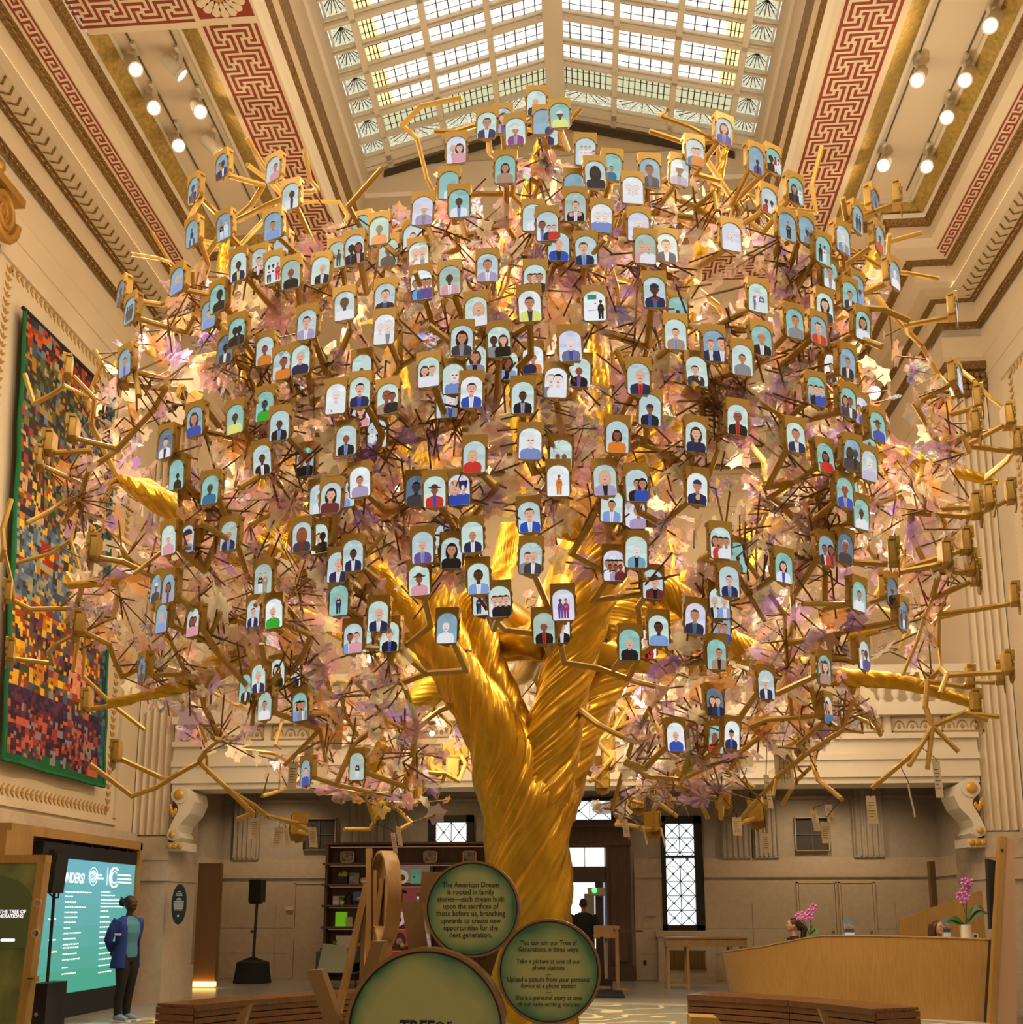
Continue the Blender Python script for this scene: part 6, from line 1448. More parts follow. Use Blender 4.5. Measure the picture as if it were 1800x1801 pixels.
for x, y in RIM:
    p = on_env(x, y); s_ = 1 if x > 900 else -1
    while any((p - q).length < .2 for q, _ in MOUNT_P): p = p + (p - EYE).normalized() * .07
    MOUNT_P.append((p, 0))
    make_frame(p, math.atan2(-p.x, p.y) + s_ * (1.72 + R.uniform(-.15, .2)), R.uniform(-.05, .05), 0, 'gilded frame turned edge-on at the %s rim of the crown, %s' % (('left', 'topmost one' if not rl.index((x, y)) else ORD[rl.index((x, y))] + ' from the top') if x < 900 else ('right', 'topmost one' if not rr.index((x, y)) else ORD[rr.index((x, y))] + ' from the top')), 'edge-on frames at the canopy rim')
# ================================================================ the golden tree
tree = thing('golden_tree', 'huge golden tree sculpture with twisted trunk, stick branches and shimmering film leaves', 'tree', (TREE.x, TREE.y, 0.2))
def smooth_path(P, n=6):
    """Catmull-Rom through (point, radius)"""
    out = []
    for i in range(len(P) - 1):
        a, b_, c_, d = P[max(0, i - 1)], P[i], P[i + 1], P[min(len(P) - 1, i + 2)]
        for k in range(n):
            t_ = k / n; f_ = lambda p0, p1, p2, p3: .5 * (2 * p1 + (p2 - p0) * t_ + (2 * p0 - 5 * p1 + 4 * p2 - p3) * t_ ** 2 + (3 * p1 - p0 - 3 * p2 + p3) * t_ ** 3)
            out.append((f_(a[0], b_[0], c_[0], d[0]), max(.012, f_(a[1], b_[1], c_[1], d[1]))))
    out.append(P[-1]); return out
NODES = []                                                          # (point, radius) of the skeleton
def limb(name, pts, seg=20, n=7, tw=1.8):
    P = [(atY(x, y, Y), r_ / F * (atY(x, y, Y) - EYE).dot(FW)) for x, y, Y, r_ in pts]
    big = P[0][1] > .15; ln_ = sum((a[0] - b_[0]).length for a, b_ in zip(P, P[1:])); rm = sum(q[1] for q in P) / len(P)
    P = smooth_path(P, max(n, min(34, int(ln_ / (rm * .10) / len(P))))); L = 0; ph = []
    for i, (p, r_) in enumerate(P):
        if i: L += (p - P[i - 1][0]).length / max(.05, (r_ + P[i - 1][1]) / 2)
        ph.append(L)
    amp = .024 * tw; seg = max(seg, 120 if big else 64)
    fa, fb, fc = (17, 27, 5) if big else (9, 14, 3)
    def f_(i, a):
        u = a - ph[i] * .72; w = .6 + .4 * math.sin(3 * u + ph[i] * .35)
        return 1 + amp * (w * abs(math.sin(fa * u / 2)) * 1.6 + .7 * math.sin(fb * u + 1.3) * (1 - w * .5) + math.sin(fc * u + .7))
    mb = MB(); mb.tube([p for p, _ in P], [r_ for _, r_ in P], seg, True, 1.0, f_)
    o = obj(name, mb, limbm, tree, smooth=True, sharp=0)
    d = 0
    for i, (p, r_) in enumerate(P):
        if i: d += (p - P[i - 1][0]).length
        if p.z > 3.6 and (i == 0 or d > .2): NODES.append((p, r_)); d = 0
    return o
# painted gold with fine fluting that winds round the limbs
limbm = mat('twisted_gold', (.72, .46, .04), .27, .72, var=(5, (.58, .35, .03), (2, 2, .6)))
limb('trunk', [(938, 1890, 10.2, 96), (936, 1840, 10.2, 80), (934, 1700, 10.2, 70), (932, 1560, 10.2, 70), (930, 1470, 10.2, 70), (929, 1415, 10.2, 70), (930, 1385, 10.3, 46), (930, 1370, 10.35, 16)], 96, 14, 2.2)
limb('limb', [(918, 1470, 10.2, 50), (908, 1410, 10.18, 62), (893, 1345, 10.15, 58), (865, 1280, 10.05, 50), (824, 1213, 10.0, 43), (778, 1150, 9.95, 37), (720, 1085, 9.9, 32), (650, 1005, 9.7, 28), (560, 960, 9.5, 30), (500, 955, 9.35, 32)], 56, 9, 2.2)
limb('limb', [(938, 1370, 10.35, 34), (922, 1310, 10.4, 27), (893, 1235, 10.45, 27), (860, 1165, 10.5, 27), (838, 1100, 10.55, 32), (832, 1080, 10.55, 34), (845, 1060, 10.6, 36), (880, 1010, 10.8, 22), (900, 930, 11.0, 20)], 40, 8, 1.8)
limb('limb', [(942, 1470, 10.2, 50), (950, 1410, 10.2, 61), (960, 1345, 10.2, 52), (976, 1280, 10.17, 47), (993, 1210, 10.15, 43), (1012, 1140, 10.1, 41), (1048, 1030, 10.0, 42), (1075, 960, 9.95, 48), (1060, 915, 10.0, 48), (1010, 905, 10.2, 44), (965, 880, 10.4, 40), (938, 800, 10.6, 30), (915, 690, 10.6, 24), (898, 560, 10.6, 20), (893, 450, 10.6, 17), (903, 375, 10.5, 10)], 56, 8, 2.2)
limb('limb', [(972, 1430, 10.6, 40), (1000, 1330, 10.8, 42), (1038, 1230, 11.0, 42), (1090, 1150, 11.1, 42), (1150, 1085, 11.15, 36), (1215, 1035, 11.2, 30), (1280, 1000, 11.2, 28), (1318, 950, 11.1, 28), (1345, 880, 10.9, 24), (1420, 815, 10.6, 24), (1545, 800, 10.3, 21), (1650, 822, 10.1, 12), (1755, 850, 10.0, 7)], 40, 7)
limb('limb', [(1050, 1100, 10.3, 34), (1110, 1060, 10.5, 32), (1170, 1040, 10.6, 26), (1240, 1090, 10.6, 24), (1290, 1135, 10.6, 24), (1380, 1165, 10.5, 20), (1470, 1190, 10.4, 17), (1590, 1200, 10.2, 13), (1720, 1240, 10.0, 8)], 30, 6)
limb('limb', [(520, 962, 9.4, 42), (508, 900, 9.4, 42), (490, 820, 9.4, 34), (462, 735, 9.45, 26), (432, 640, 9.5, 20), (408, 560, 9.5, 15), (392, 480, 9.5, 10), (398, 420, 9.5, 7)], 40, 8)
limb('limb', [(500, 960, 9.3, 34), (455, 945, 9.25, 30), (462, 900, 9.25, 22), (460, 850, 9.3, 18), (440, 800, 9.3, 14), (390, 770, 9.35, 10)], 30, 7)
limb('limb', [(508, 975, 9.3, 38), (440, 968, 9.25, 34), (380, 945, 9.2, 30), (330, 905, 9.15, 26), (270, 875, 9.1, 20), (222, 848, 9.1, 12), (205, 842, 9.1, 6)], 36, 7)
limb('limb', [(480, 970, 9.3, 26), (400, 968, 9.15, 24), (330, 975, 9.1, 22), (270, 1000, 9.1, 14), (210, 1020, 9.1, 9), (120, 1030, 9.1, 6)], 28, 6)
limb('limb', [(510, 960, 9.4, 28), (480, 1030, 9.3, 24), (455, 1080, 9.2, 24), (420, 1135, 9.1, 24), (375, 1180, 9.1, 21), (320, 1205, 9.1, 14), (265, 1222, 9.1, 8), (190, 1235, 9.1, 6)], 30, 9, 2.0)
limb('limb', [(880, 1230, 11.0, 30), (800, 1190, 11.4, 26), (745, 1225, 11.6, 26), (700, 1285, 11.8, 22), (665, 1335, 11.9, 16), (630, 1365, 12.0, 8)], 30, 8, 1.6)
limb('limb', [(800, 1160, 10.0, 34), (765, 1040, 10.1, 34), (742, 900, 10.2, 30), (724, 800, 10.2, 26), (706, 700, 10.2, 20), (690, 600, 10.2, 14), (655, 500, 10.1, 8), (640, 420, 10.0, 5)], 30, 7)
limb('limb', [(935, 800, 10.6, 20), (930, 640, 10.5, 16), (926, 500, 10.4, 14), (926, 360, 10.2, 11), (948, 260, 10.0, 8), (962, 200, 9.9, 5)], 18, 6)
limb('limb', [(1075, 945, 9.95, 44), (1115, 850, 9.9, 36), (1170, 760, 9.8, 28), (1270, 665, 9.7, 25), (1370, 605, 9.6, 24), (1460, 560, 9.5, 22), (1515, 510, 9.5, 14), (1540, 440, 9.5, 8)], 30, 7)
limb('limb', [(1170, 770, 9.8, 20), (1198, 640, 9.8, 18), (1218, 500, 9.8, 14), (1255, 350, 9.7, 10), (1275, 265, 9.6, 6)], 18, 6)
limb('limb', [(1105, 870, 9.9, 22), (1060, 700, 9.8, 18), (1050, 560, 9.8, 16), (1062, 430, 9.7, 13), (1070, 330, 9.6, 8)], 18, 6)
# limbs at the back of the crown
for tx, tz, ty in ((-3.6, 5.2, 12.2), (-2.0, 7.2, 12.6), (.6, 7.8, 12.4), (2.4, 6.2, 12.2), (.8, 5.0, 13.0), (-1.6, 4.8, 13.0), (3.2, 4.6, 11.4)):
    p0 = Vector((-.45, 10.5, 4.3)); p1 = Vector((tx, ty, tz)); md = (p0 + p1) / 2 + Vector((R.uniform(-.3, .3), .3, -.25))
    P = smooth_path([(p0, .2), (md, .13), (p1, .07), (p1 + (p1 - md) * .5, .03)], 6); mb = MB(); mb.tube([p for p, _ in P], [r_ for _, r_ in P], 14, True, 1, lambda i, a: 1 + .06 * math.sin(5 * a - i * 1.2))
    obj('limb', mb, limbm, tree, smooth=True, sharp=0); NODES += [(p, r_) for p, r_ in P[::2]]
# ---------------------------------------------------------------- stick branches
RB = random.Random(21)
def pxy(c_): v = c_ - EYE; z = v.dot(FW); return PPX + F * v.dot(RT) / z, PPY - F * v.dot(UP) / z, z
def open_fork(c_):
    x, y, z = pxy(c_)
    if y < 1020 or c_.y > 10.9: return True
    return not (abs(x - (935 + (1180 - min(y, 1180)) * .25)) < (250 - (y - 1040) * .42 if y > 1040 else 60) + 30)
tips = [(p, d, .026) for p, d in MOUNT]
while len(tips) < len(MOUNT) + 520:
    v = Vector((RB.gauss(0, 1), RB.gauss(0, 1), RB.gauss(0, 1))).normalized(); rr_ = RB.uniform(.55, 1.03) if RB.random() < .5 else RB.uniform(.9, 1.05)
    if v.y > .35 and RB.random() < .35: continue
    p = CC + Vector((v.x * (AL if v.x < 0 else AR), v.y * AB, v.z * (CU if v.z > 0 else CD))) * rr_
    if p.z < 2.35 or not open_fork(p): continue
    tips.append((p, None, RB.uniform(.016, .026)))
for x, y, Y in ((275, 1385, 9.2), (233, 1400, 9.3), (350, 1340, 9.4), (388, 1300, 9.2), (1632, 1350, 9.6), (1685, 1320, 9.6), (1480, 1405, 9.8), (1535, 1385, 9.7), (1600, 1345, 9.6), (1340, 1400, 9.8), (1270, 1400, 10), (445, 1430, 9.4), (470, 1435, 9.6), (420, 1440, 9.5), (700, 1460, 11), (1085, 1450, 11.4), (1190, 1435, 11.6), (45, 660, 9), (180, 640, 9), (60, 710, 9), (20, 880, 9), (3, 985, 9), (1770, 720, 9.4), (1790, 780, 9.4), (1620, 410, 9.4), (1445, 260, 9.4), (436, 245, 9.2), (708, 400, 9.0), (1735, 1265, 9.4), (1755, 1260, 9.4), (1700, 1255, 9.4), (160, 1345, 9.2), (215, 1190, 9), (130, 1180, 9)):
    tips.append((atY(x, y, Y), None, .024))
dist = lambda p: min((p - q).length_squared for q, _ in NODES)
base = list(NODES); tips.sort(key=lambda t_: min((t_[0] - q).length_squared for q, _ in base))
STK = []
for p, d, r1 in tips:
    st_p = p + (d * RB.uniform(.22, .4) + Vector((RB.uniform(-.12, .12), 0, RB.uniform(-.2, .1))) if d is not None else Vector((0, 0, 0)))
    out = (st_p - CC); out.normalize()
    best = None
    for q, r_ in NODES:
        v = q - st_p; L = v.length
        if L < .12: continue
        c_ = L + (.5 if v.normalized().dot(out) > .3 else 0)
        if best is None or c_ < best[0]: best = (c_, q, r_)
    q, r0 = best[1], min(best[2] * .75, .042); L = (q - st_p).length
    if L > 1.5 and d is None: continue
    pts = [q]; rad = [max(r0, r1)]
    if L > .45:
        k = q + (st_p - q) * RB.uniform(.38, .66) + Vector((RB.uniform(-1, 1), RB.uniform(-1, 1), RB.uniform(-.7, .7))) * L * .11; pts.append(k); rad.append(max(r1, (r0 + r1) / 2))
    pts.append(st_p); rad.append(r1)
    if d is not None: pts.append(p); rad.append(r1 * .95)
    STK.append((pts, rad))
    for a, b_, ra, rb_ in zip(pts, pts[1:], rad, rad[1:]):
        n = max(1, int((b_ - a).length / .22))
        for i in range(1, n + 1): NODES.append((a + (b_ - a) * (i / n), ra + (rb_ - ra) * i / n))
depth = lambda p: (p - EYE).dot(FW)
def stick(mb, pts, rad):
    for a, b_, ra, rb_ in zip(pts, pts[1:], rad, rad[1:]):
        if (b_ - a).length < .03: continue
        e_ = (b_ - a).normalized() * .012; mb.tube([a - e_, b_ + e_], [ra, rb_], 7)
STK.sort(key=lambda s_: min(depth(q) for q in s_[0]) - .8 * max(s_[1]) * 20)
rest = MB()
for i, (pts, rad) in enumerate(STK):
    if i < 285: mb = MB(); stick(mb, pts, rad); obj('branch', mb, goldwood, tree)
    else: stick(rest, pts, rad)
obj('branch_mass', rest, goldwood, tree, kind='stuff')
# ---------------------------------------------------------------- film leaves
m = D.materials.new('iridescent_film'); m.use_nodes = True; nt = m.node_tree; nt.nodes.clear(); N = nt.nodes.new; Lk = nt.links.new
oi = N('ShaderNodeObjectInfo'); ge = N('ShaderNodeNewGeometry'); ad = N('ShaderNodeMath'); ad.operation = 'ADD'; fr = N('ShaderNodeMath'); fr.operation = 'FRACT'
Lk(oi.outputs['Random'], ad.inputs[0]); Lk(ge.outputs['Random Per Island'], ad.inputs[1]); Lk(ad.outputs[0], fr.inputs[0])
def ramp(stops):
    r_ = N('ShaderNodeValToRGB'); r_.color_ramp.interpolation = 'CONSTANT'; e = r_.color_ramp.elements
    e[0].position = 0; e[0].color = (*stops[0][1], 1)
    e[1].position = stops[1][0]; e[1].color = (*stops[1][1], 1)
    for p, c_ in stops[2:]: q = e.new(p); q.color = (*c_, 1)
    Lk(fr.outputs[0], r_.inputs[0]); return r_
colr = ramp([(0, (.74, .56, .46)), (.15, (.84, .58, .44)), (.25, (.66, .50, .50)), (.33, (.98, .93, .74)), (.50, (.36, .20, .78)), (.56, (.60, .42, .86)), (.62, (.14, .18, .72)), (.655, (.98, .50, .14)), (.72, (.92, .50, .66)), (.79, (.95, .80, .24)), (.86, (.92, .95, 1.0))])
opac = ramp([(0, (.40,) * 3), (.33, (.78,) * 3), (.50, (.55,) * 3), (.655, (.5,) * 3), (.80, (.66,) * 3), (.93, (.40,) * 3)])
stm = ramp([(0, (0, 0, 0)), (.52, (1, 1, 1)), (.56, (0, 0, 0)), (.61, (1, 1, 1)), (.65, (0, 0, 0))])
uv = N('ShaderNodeUVMap'); sx = N('ShaderNodeSeparateXYZ'); Lk(uv.outputs[0], sx.inputs[0])
at = N('ShaderNodeMath'); at.operation = 'ARCTAN2'; Lk(sx.outputs[0], at.inputs[0]); Lk(sx.outputs[1], at.inputs[1])
mu = N('ShaderNodeMath'); mu.operation = 'MULTIPLY'; mu.inputs[1].default_value = 9; Lk(at.outputs[0], mu.inputs[0])
si = N('ShaderNodeMath'); si.operation = 'SINE'; Lk(mu.outputs[0], si.inputs[0]); gt = N('ShaderNodeMath'); gt.operation = 'GREATER_THAN'; gt.inputs[1].default_value = .15; Lk(si.outputs[0], gt.inputs[0])
m2 = N('ShaderNodeMath'); m2.operation = 'MULTIPLY'; Lk(gt.outputs[0], m2.inputs[0]); Lk(stm.outputs[0], m2.inputs[1])
mx = N('ShaderNodeMix'); mx.data_type = 'RGBA'; Lk(m2.outputs[0], mx.inputs[0]); Lk(colr.outputs[0], mx.inputs[6]); mx.inputs[7].default_value = (.80, .58, .20, 1)
pb = N('ShaderNodeBsdfPrincipled'); Lk(mx.outputs[2], pb.inputs['Base Color']); pb.inputs['Roughness'].default_value = .16; pb.inputs['Specular IOR Level'].default_value = 1.0
pb.inputs['Metallic'].default_value = .0
nz = N('ShaderNodeTexNoise'); nz.inputs['Scale'].default_value = 3.0; tc = N('ShaderNodeTexCoord'); Lk(tc.outputs['UV'], nz.inputs[0])
mr = N('ShaderNodeMapRange'); mr.inputs['To Min'].default_value = 260; mr.inputs['To Max'].default_value = 620; Lk(nz.outputs[0], mr.inputs[0]); Lk(mr.outputs[0], pb.inputs['Thin Film Thickness']); pb.inputs['Thin Film IOR'].default_value = 1.75
bu = N('ShaderNodeBump'); bu.inputs['Strength'].default_value = .5; bu.inputs['Distance'].default_value = .01; Lk(nz.outputs[0], bu.inputs['Height']); Lk(bu.outputs[0], pb.inputs['Normal'])
foil = N('ShaderNodeMath'); foil.operation = 'GREATER_THAN'; foil.inputs[1].default_value = .80; Lk(fr.outputs[0], foil.inputs[0])
hue = N('ShaderNodeValToRGB'); e = hue.color_ramp.elements; e[0].position = .30; e[0].color = (.42, .20, 1.0, 1); e[1].position = .72; e[1].color = (1, .78, .25, 1)
for ps, c_ in ((.40, (.55, .85, 1.0)), (.48, (1, .97, .95)), (.56, (1, .45, .80)), (.64, (.55, 1, .75))): q = e.new(ps); q.color = (*c_, 1)
nh = N('ShaderNodeTexNoise'); nh.inputs['Scale'].default_value = 1.1; geo2 = N('ShaderNodeNewGeometry'); vm = N('ShaderNodeVectorMath'); vm.operation = 'ADD'; Lk(tc.outputs['UV'], vm.inputs[0]); cx_ = N('ShaderNodeCombineXYZ'); ml = N('ShaderNodeMath'); ml.operation = 'MULTIPLY'; ml.inputs[1].default_value = 97; Lk(fr.outputs[0], ml.inputs[0]); Lk(ml.outputs[0], cx_.inputs[2]); Lk(cx_.outputs[0], vm.inputs[1]); Lk(vm.outputs[0], nh.inputs[0]); Lk(nh.outputs[0], hue.inputs[0])
mf = N('ShaderNodeMix'); mf.data_type = 'RGBA'; Lk(foil.outputs[0], mf.inputs[0]); Lk(mx.outputs[2], mf.inputs[6]); Lk(hue.outputs[0], mf.inputs[7]); Lk(mf.outputs[2], pb.inputs['Base Color']); Lk(foil.outputs[0], pb.inputs['Metallic'])
mro = N('ShaderNodeMapRange'); mro.inputs['To Min'].default_value = .18; mro.inputs['To Max'].default_value = .10; Lk(foil.outputs[0], mro.inputs[0]); Lk(mro.outputs[0], pb.inputs['Roughness'])
tl = N('ShaderNodeBsdfTranslucent'); Lk(mf.outputs[2], tl.inputs[0]); ms = N('ShaderNodeMixShader'); mr2 = N('ShaderNodeMapRange'); mr2.inputs['To Min'].default_value = .45; mr2.inputs['To Max'].default_value = .12; Lk(foil.outputs[0], mr2.inputs[0]); Lk(mr2.outputs[0], ms.inputs[0]); Lk(pb.outputs[0], ms.inputs[1]); Lk(tl.outputs[0], ms.inputs[2])
tr_ = N('ShaderNodeBsdfTransparent'); m3 = N('ShaderNodeMix'); m3.data_type = 'RGBA'; m3.inputs[0].default_value = .30; m3.inputs[6].default_value = (1, 1, 1, 1); Lk(mx.outputs[2], m3.inputs[7]); Lk(m3.outputs[2], tr_.inputs[0])
mt = N('ShaderNodeMixShader'); Lk(opac.outputs[0], mt.inputs[0]); Lk(tr_.outputs[0], mt.inputs[1]); Lk(ms.outputs[0], mt.inputs[2])
ot = N('ShaderNodeOutputMaterial'); Lk(mt.outputs[0], ot.inputs[0]); film = m
stemm = mat('leaf_stem_wood', (.20, .10, .025), .6)
def outline(kind):
    o = []
    if kind == 0:      # long oak leaf
        for k in range(26):
            a = 2 * PI * k / 26; o.append((math.sin(a) * .42 * (1 + .20 * math.sin(6.5 * a)), -math.cos(a) * (.9 + .04 * math.cos(9 * a))))
    elif kind == 1:    # broad round lobed leaf
        for k in range(30):
            a = 2 * PI * k / 30; r_ = .72 * (1 + .17 * math.cos(6 * a) + .06 * math.cos(12 * a)); o.append((math.sin(a) * r_, -math.cos(a) * r_))
    else:              # wide maple-like leaf
        for k in range(30):
            a = 2 * PI * k / 30; r_ = .78 * (1 + .22 * math.cos(5 * a + PI) + .08 * math.cos(15 * a)); o.append((math.sin(a) * r_, -math.cos(a) * r_ * .9))
    return o
OUT = [outline(k) for k in range(3)]
def leaf_geo(kind, bend, M_):
    o = OUT[kind]; vs = [Vector((0, -.2, 0))] + [Vector((x, y, abs(x) * bend + .12 * bend * y * y)) for x, y in o]; n = len(o)
    fs = [(0, 1 + i, 1 + (i + 1) % n) for i in range(n)]
    return [M_ @ v for v in vs], fs, [(v.x, v.y + .2) for v in vs]
def leaf_mesh(name, LS, stems):
    vs, fs, uvs, mi = [], [], [], []
    for v, f_, u in LS:
        b_ = len(vs); vs += v; uvs += u
        for q in f_: fs.append(tuple(b_ + i for i in q)); mi.append(0)
    for a, b2, r_ in stems:
        mb = MB(); mb.tube([a, b2], r_, 4, False); b_ = len(vs); vs += [Vector(v) for v in mb.v]; uvs += [(0, 0)] * len(mb.v)
        for q in mb.f: fs.append(tuple(b_ + i for i in q)); mi.append(1)
    me = D.meshes.new(name); me.from_pydata([tuple(v) for v in vs], [], fs); me.materials.append(film); me.materials.append(stemm); me.polygons.foreach_set('material_index', mi)
    ul = me.uv_layers.new(name='UVMap'); li = [0] * len(me.loops); me.loops.foreach_get('vertex_index', li); dat = []
    for i in li: dat += uvs[i]
    ul.data.foreach_set('uv', dat); me.update(); return me
RL = random.Random(77); LV = []
SN = [(q, i) for i, (pts, rad) in enumerate(STK) for q in [pts[0] + (pts[-1] - pts[0]) * u for u in (.25, .5, .75, 1)]]
NL = 7500
while len(LV) < NL:
    q, _ = RL.choice(SN); off = Vector((RL.gauss(0, 1), RL.gauss(0, 1), RL.gauss(0, 1))).normalized() * RL.uniform(.10, .42)
    c_ = q + off
    if env(c_) > (.90 if c_.z < 7 else .80) or c_.z < 2.5: continue
    s_ = RL.uniform(.075, .17)
    nrm = ((c_ - CC).normalized() * .5 + Vector((RL.gauss(0, .7), RL.gauss(0, .7) - .35, RL.gauss(0, .6)))).normalized()
    x_ = off.normalized(); y_ = (x_ - nrm * x_.dot(nrm)); y_ = y_.normalized() if y_.length > .1 else nrm.orthogonal().normalized(); xx = y_.cross(nrm)
    M_ = Matrix(((xx.x, y_.x, nrm.x), (xx.y, y_.y, nrm.y), (xx.z, y_.z, nrm.z))) * s_
    LV.append((c_, M_, RL.choice((0, 0, 1, 1, 2)), RL.uniform(.05, .5) * RL.choice((-1, 1)), q, s_))
# keep the film off the lit pictures as the photograph has it: leaves stand clear of the space right before each frame
FR = [(o.location.copy(), o.matrix_basis.to_3x3().normalized() @ Vector((0, -1, 0))) for o in D.objects if o.name.startswith('framed_portrait')]
def clear(c_):
    for p, n_ in FR:
        v = c_ - p
        if v.length < .7:
            k = v.dot(-(p - EYE).normalized())
            if k > -.02 and (v + (p - EYE).normalized() * k).length < .17: return False
    return True
LV = [l for l in LV if clear(l[0]) and open_fork(l[0])][:5200]; print('LEAVES', len(LV))
LV.sort(key=lambda l: depth(l[0]) - l[5] * 6)
proto = {}
for k in range(3):
    for j, bd_ in enumerate((-.3, .15, .4)): proto[k, j] = leaf_mesh('leaf', [leaf_geo(k, bd_, Matrix.Identity(3))], [(Vector((0, -.1, .01)), Vector((0, -1.9, .0)), .05)])
for c_, M_, k, bd_, q, s_ in LV[:290]:
    o = put('leaf', proto[k, 0 if bd_ < -.05 else (1 if bd_ < .28 else 2)], tree); o.matrix_local = Matrix.Translation(c_ - Vector((TREE.x, TREE.y, .2))) @ M_.to_4x4()
LS, SS = [], []; O_ = Vector((TREE.x, TREE.y, .2))
for c_, M_, k, bd_, q, s_ in LV[290:]:
    v, f_, u = leaf_geo(k, bd_, M_); LS.append(([x + c_ - O_ for x in v], f_, u)); SS.append((c_ - O_, q - O_, .008))
o = put('leaf_mass', leaf_mesh('leaf_mass', LS, SS), tree); o['kind'] = 'stuff'
# added bulbs and point lights that make the inside of the crown glow
lm = mat('crown_fill_bulb', (1, 1, 1), .3, emit=(1, .86, .60), es=14)
for i, (x, y, Y, w) in enumerate(((470, 640, 10.2, 50), (700, 860, 10.4, 60), (860, 560, 10.2, 60), (1230, 560, 10.6, 70), (1350, 1000, 10.8, 70), (1500, 930, 10.6, 60), (650, 1160, 11.0, 60), (1130, 960, 11.4, 60), (880, 1000, 11.6, 60), (400, 850, 10.0, 50), (1000, 620, 11, 60), (1130, 1240, 11.8, 45), (760, 1290, 12.0, 45))):
    p = atY(x, y, Y); mb = MB(); mb.ball(p, .032, 10, 6); obj('crown_fill_bulb', mb, lm, tree, smooth=True)
    l = D.lights.new('crown_fill_light', 'POINT'); l.energy = w * 1.6; l.color = (1, .80, .52); l.shadow_soft_size = .06; o = D.objects.new('crown_fill_light', l); C.objects.link(o); o.location = p + Vector((0, 0, .06))
for x, y, Y, r_, w, lb in ((250, 597, 9.6, .055, 160, 'dazzling white floodlight among the leaves at the upper left of the crown'), (1538, 690, 12.6, .075, 420, 'broad bright floodlight glowing behind the right side of the crown')):
    p = atY(x, y, Y); t = thing('floodlight', lb, 'floodlight', p)
    mb = MB(); mb.ball(p, r_, 14, 9); obj('lens', mb, mat('flood_lens', (1, 1, 1), .3, emit=(1, .97, .82), es=22), t, smooth=True)
    mb = MB(); mb.lathe([(.02, -.3), (r_, -.2), (r_ * 1.15, .0), (r_ * 1.05, 0), (r_ * .9, -.1), (.02, -.12)], p + Vector((0, .03, 0)), 14, Matrix.Rotation(PI / 2, 4, 'X')); obj('housing', mb, goldwood, t, smooth=True)
    l = D.lights.new('flood_light', 'POINT'); l.energy = w; l.color = (1, .9, .68); l.shadow_soft_size = r_ * 1.1; o = D.objects.new('flood_light', l); C.objects.link(o); o.location = p + Vector((0, -r_ * 1.3, 0))
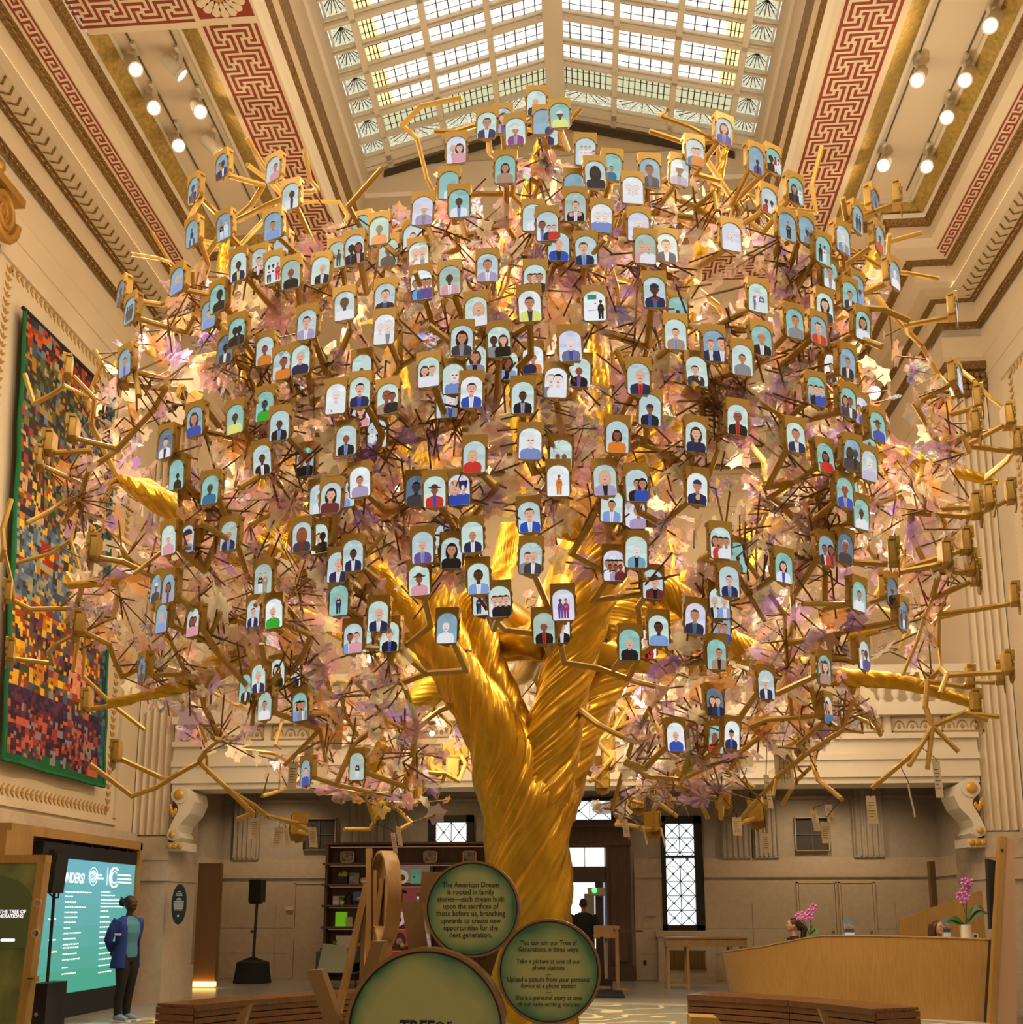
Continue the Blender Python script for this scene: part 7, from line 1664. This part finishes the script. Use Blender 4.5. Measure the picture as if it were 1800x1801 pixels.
# ================================================================ paper tags hung from the twigs
RT_ = random.Random(9)
def tagged(x, y, w, h, lb, Y=9.7, leafprint=False, turn=0.0):
    p = atY(x, y, Y); d = depth(p) / F; W, H = w * d, h * d * 1.0; ca = max(.12, W); t = thing('paper_tag', lb, 'tag', p, 'paper tags hanging under the tree')
    yaw = turn; Rm = Matrix.Rotation(yaw, 3, 'Z'); full = max(W, .085) if turn else W
    P = lambda u, v, k=0: p + Rm @ Vector((u * full, k + .02 * math.sin(v * 2.5), v * H))
    mb = MB(); n = 5
    for i in range(n):
        a, b_ = -.5 + i / n, -.5 + (i + 1) / n; mb.prism([P(-.5, a), P(.5, a), P(.5, b_), P(-.5, b_)], Rm @ Vector((0, .004, 0)))
    obj('card', mb, paper, t)
    mb = MB(); top = P(0, .47); q = min((nd[0] for nd in NODES if nd[0].z > top.z + .05), key=lambda v: (v - top).length_squared + (Vector((v.x, v.y, 0)) - Vector((top.x, top.y, 0))).length_squared * 3)
    if (q - top).length > 1.6: q = top + Vector((0, 0, .5))
    mb.tube([top, top + Vector((0, -.004, .03)), q], .004, 4); obj('string', mb, iron, t)
    mb = MB()
    if leafprint:
        mb.tube([P(0, -.36, -.006), P(.0, .3, -.006)], .003, 4)
        for i in range(5):
            v = -.2 + i * .11
            for s_ in (-1, 1):
                mb.tube([P(0, v - .06, -.006), P(s_ * (.26 - .03 * i), v + .02, -.006)], .0022, 4)
                mb.tube([P(s_ * (.12), v - .07, -.006), P(s_ * (.34 - .035 * i), v - .02, -.006), P(s_ * (.3 - .035 * i), v + .06, -.006), P(s_ * .14, v + .05, -.006)], .0028, 4)
    else:
        for i in range(6): v = .25 - i * .1; e_ = RT_.uniform(.1, .36); mb.prism([P(-.36, v, -.002), P(e_, v, -.002), P(e_, v + .018, -.002), P(-.36, v + .018, -.002)], (0, -.001, 0))
    obj('print', mb, mat('grey_pencil', (.16, .13, .10), .8), t)
TG = [(448, 1456, 16, 38, 'blank-looking paper tag hanging leftmost, above the standing speaker', 9.5), (490, 1473, 17, 38, 'paper tag hanging just left of a curled thin tag', 9.5), (505, 1472, 5, 34, 'thin curled paper strip beside a wide paper tag', 9.5, False, 1.2), (551, 1472, 9, 36, 'narrow paper tag hanging before the left vent window', 9.6, False, .8),
      (1101, 1456, 9, 32, 'narrow paper tag hanging over the entrance cornice', 10.6, False, .7), (1135, 1468, 4, 34, 'thin pinkish paper strip to the right of the entrance', 10.6, False, 1.3), (1167, 1472, 4, 34, 'thin paper strip against the frame of the lattice window', 10.4, False, 1.3), (1297, 1453, 16, 33, 'pinkish paper tag hanging right of the lattice window', 9.9), (1349, 1482, 14, 35, 'lowest paper tag, hanging before a fluted pilaster', 9.8),
      (1352, 1392, 10, 60, 'long narrow paper tag right of the large leaf card', 9.8, False, .8), (1295, 1354, 13, 60, 'long grey paper tag below the frame of the man in a beanie', 9.8), (1379, 1349, 32, 78, 'large card with a drawn oak leaf on the right', 9.6, True), (1435, 1443, 10, 38, 'narrow paper tag with dark writing before the right vent window', 9.8, False, .6), (1453, 1464, 16, 38, 'wide paper tag low in front of the right vent window', 9.8), (1460, 1432, 11, 36, 'tilted paper tag above the wide one at the right vent window', 10.0, False, .5),
      (1534, 1424, 17, 50, 'rightmost large paper tag over the reception desk', 9.7), (1604, 1408, 3, 58, 'very thin long paper strip left of the right scroll bracket', 9.7, False, 1.4), (1650, 1370, 13, 66, 'long ribbed paper strip right in front of the right scroll bracket', 9.6), (590, 1280, 27, 78, 'large card with a drawn oak leaf on the left', 9.4, True), (515, 1364, 16, 50, 'paper tag left of the blue picture frame', 9.4), (542, 1341, 16, 60, 'grey paper tag in front of the blue picture frame', 9.1), (694, 1482, 5, 36, 'thin curved white paper strip over the display shelf', 10.8, False, 1.2), (703, 1470, 5, 34, 'thin straight paper strip above the bookshelf', 10.8, False, 1.2)]
for a in TG: tagged(*a)
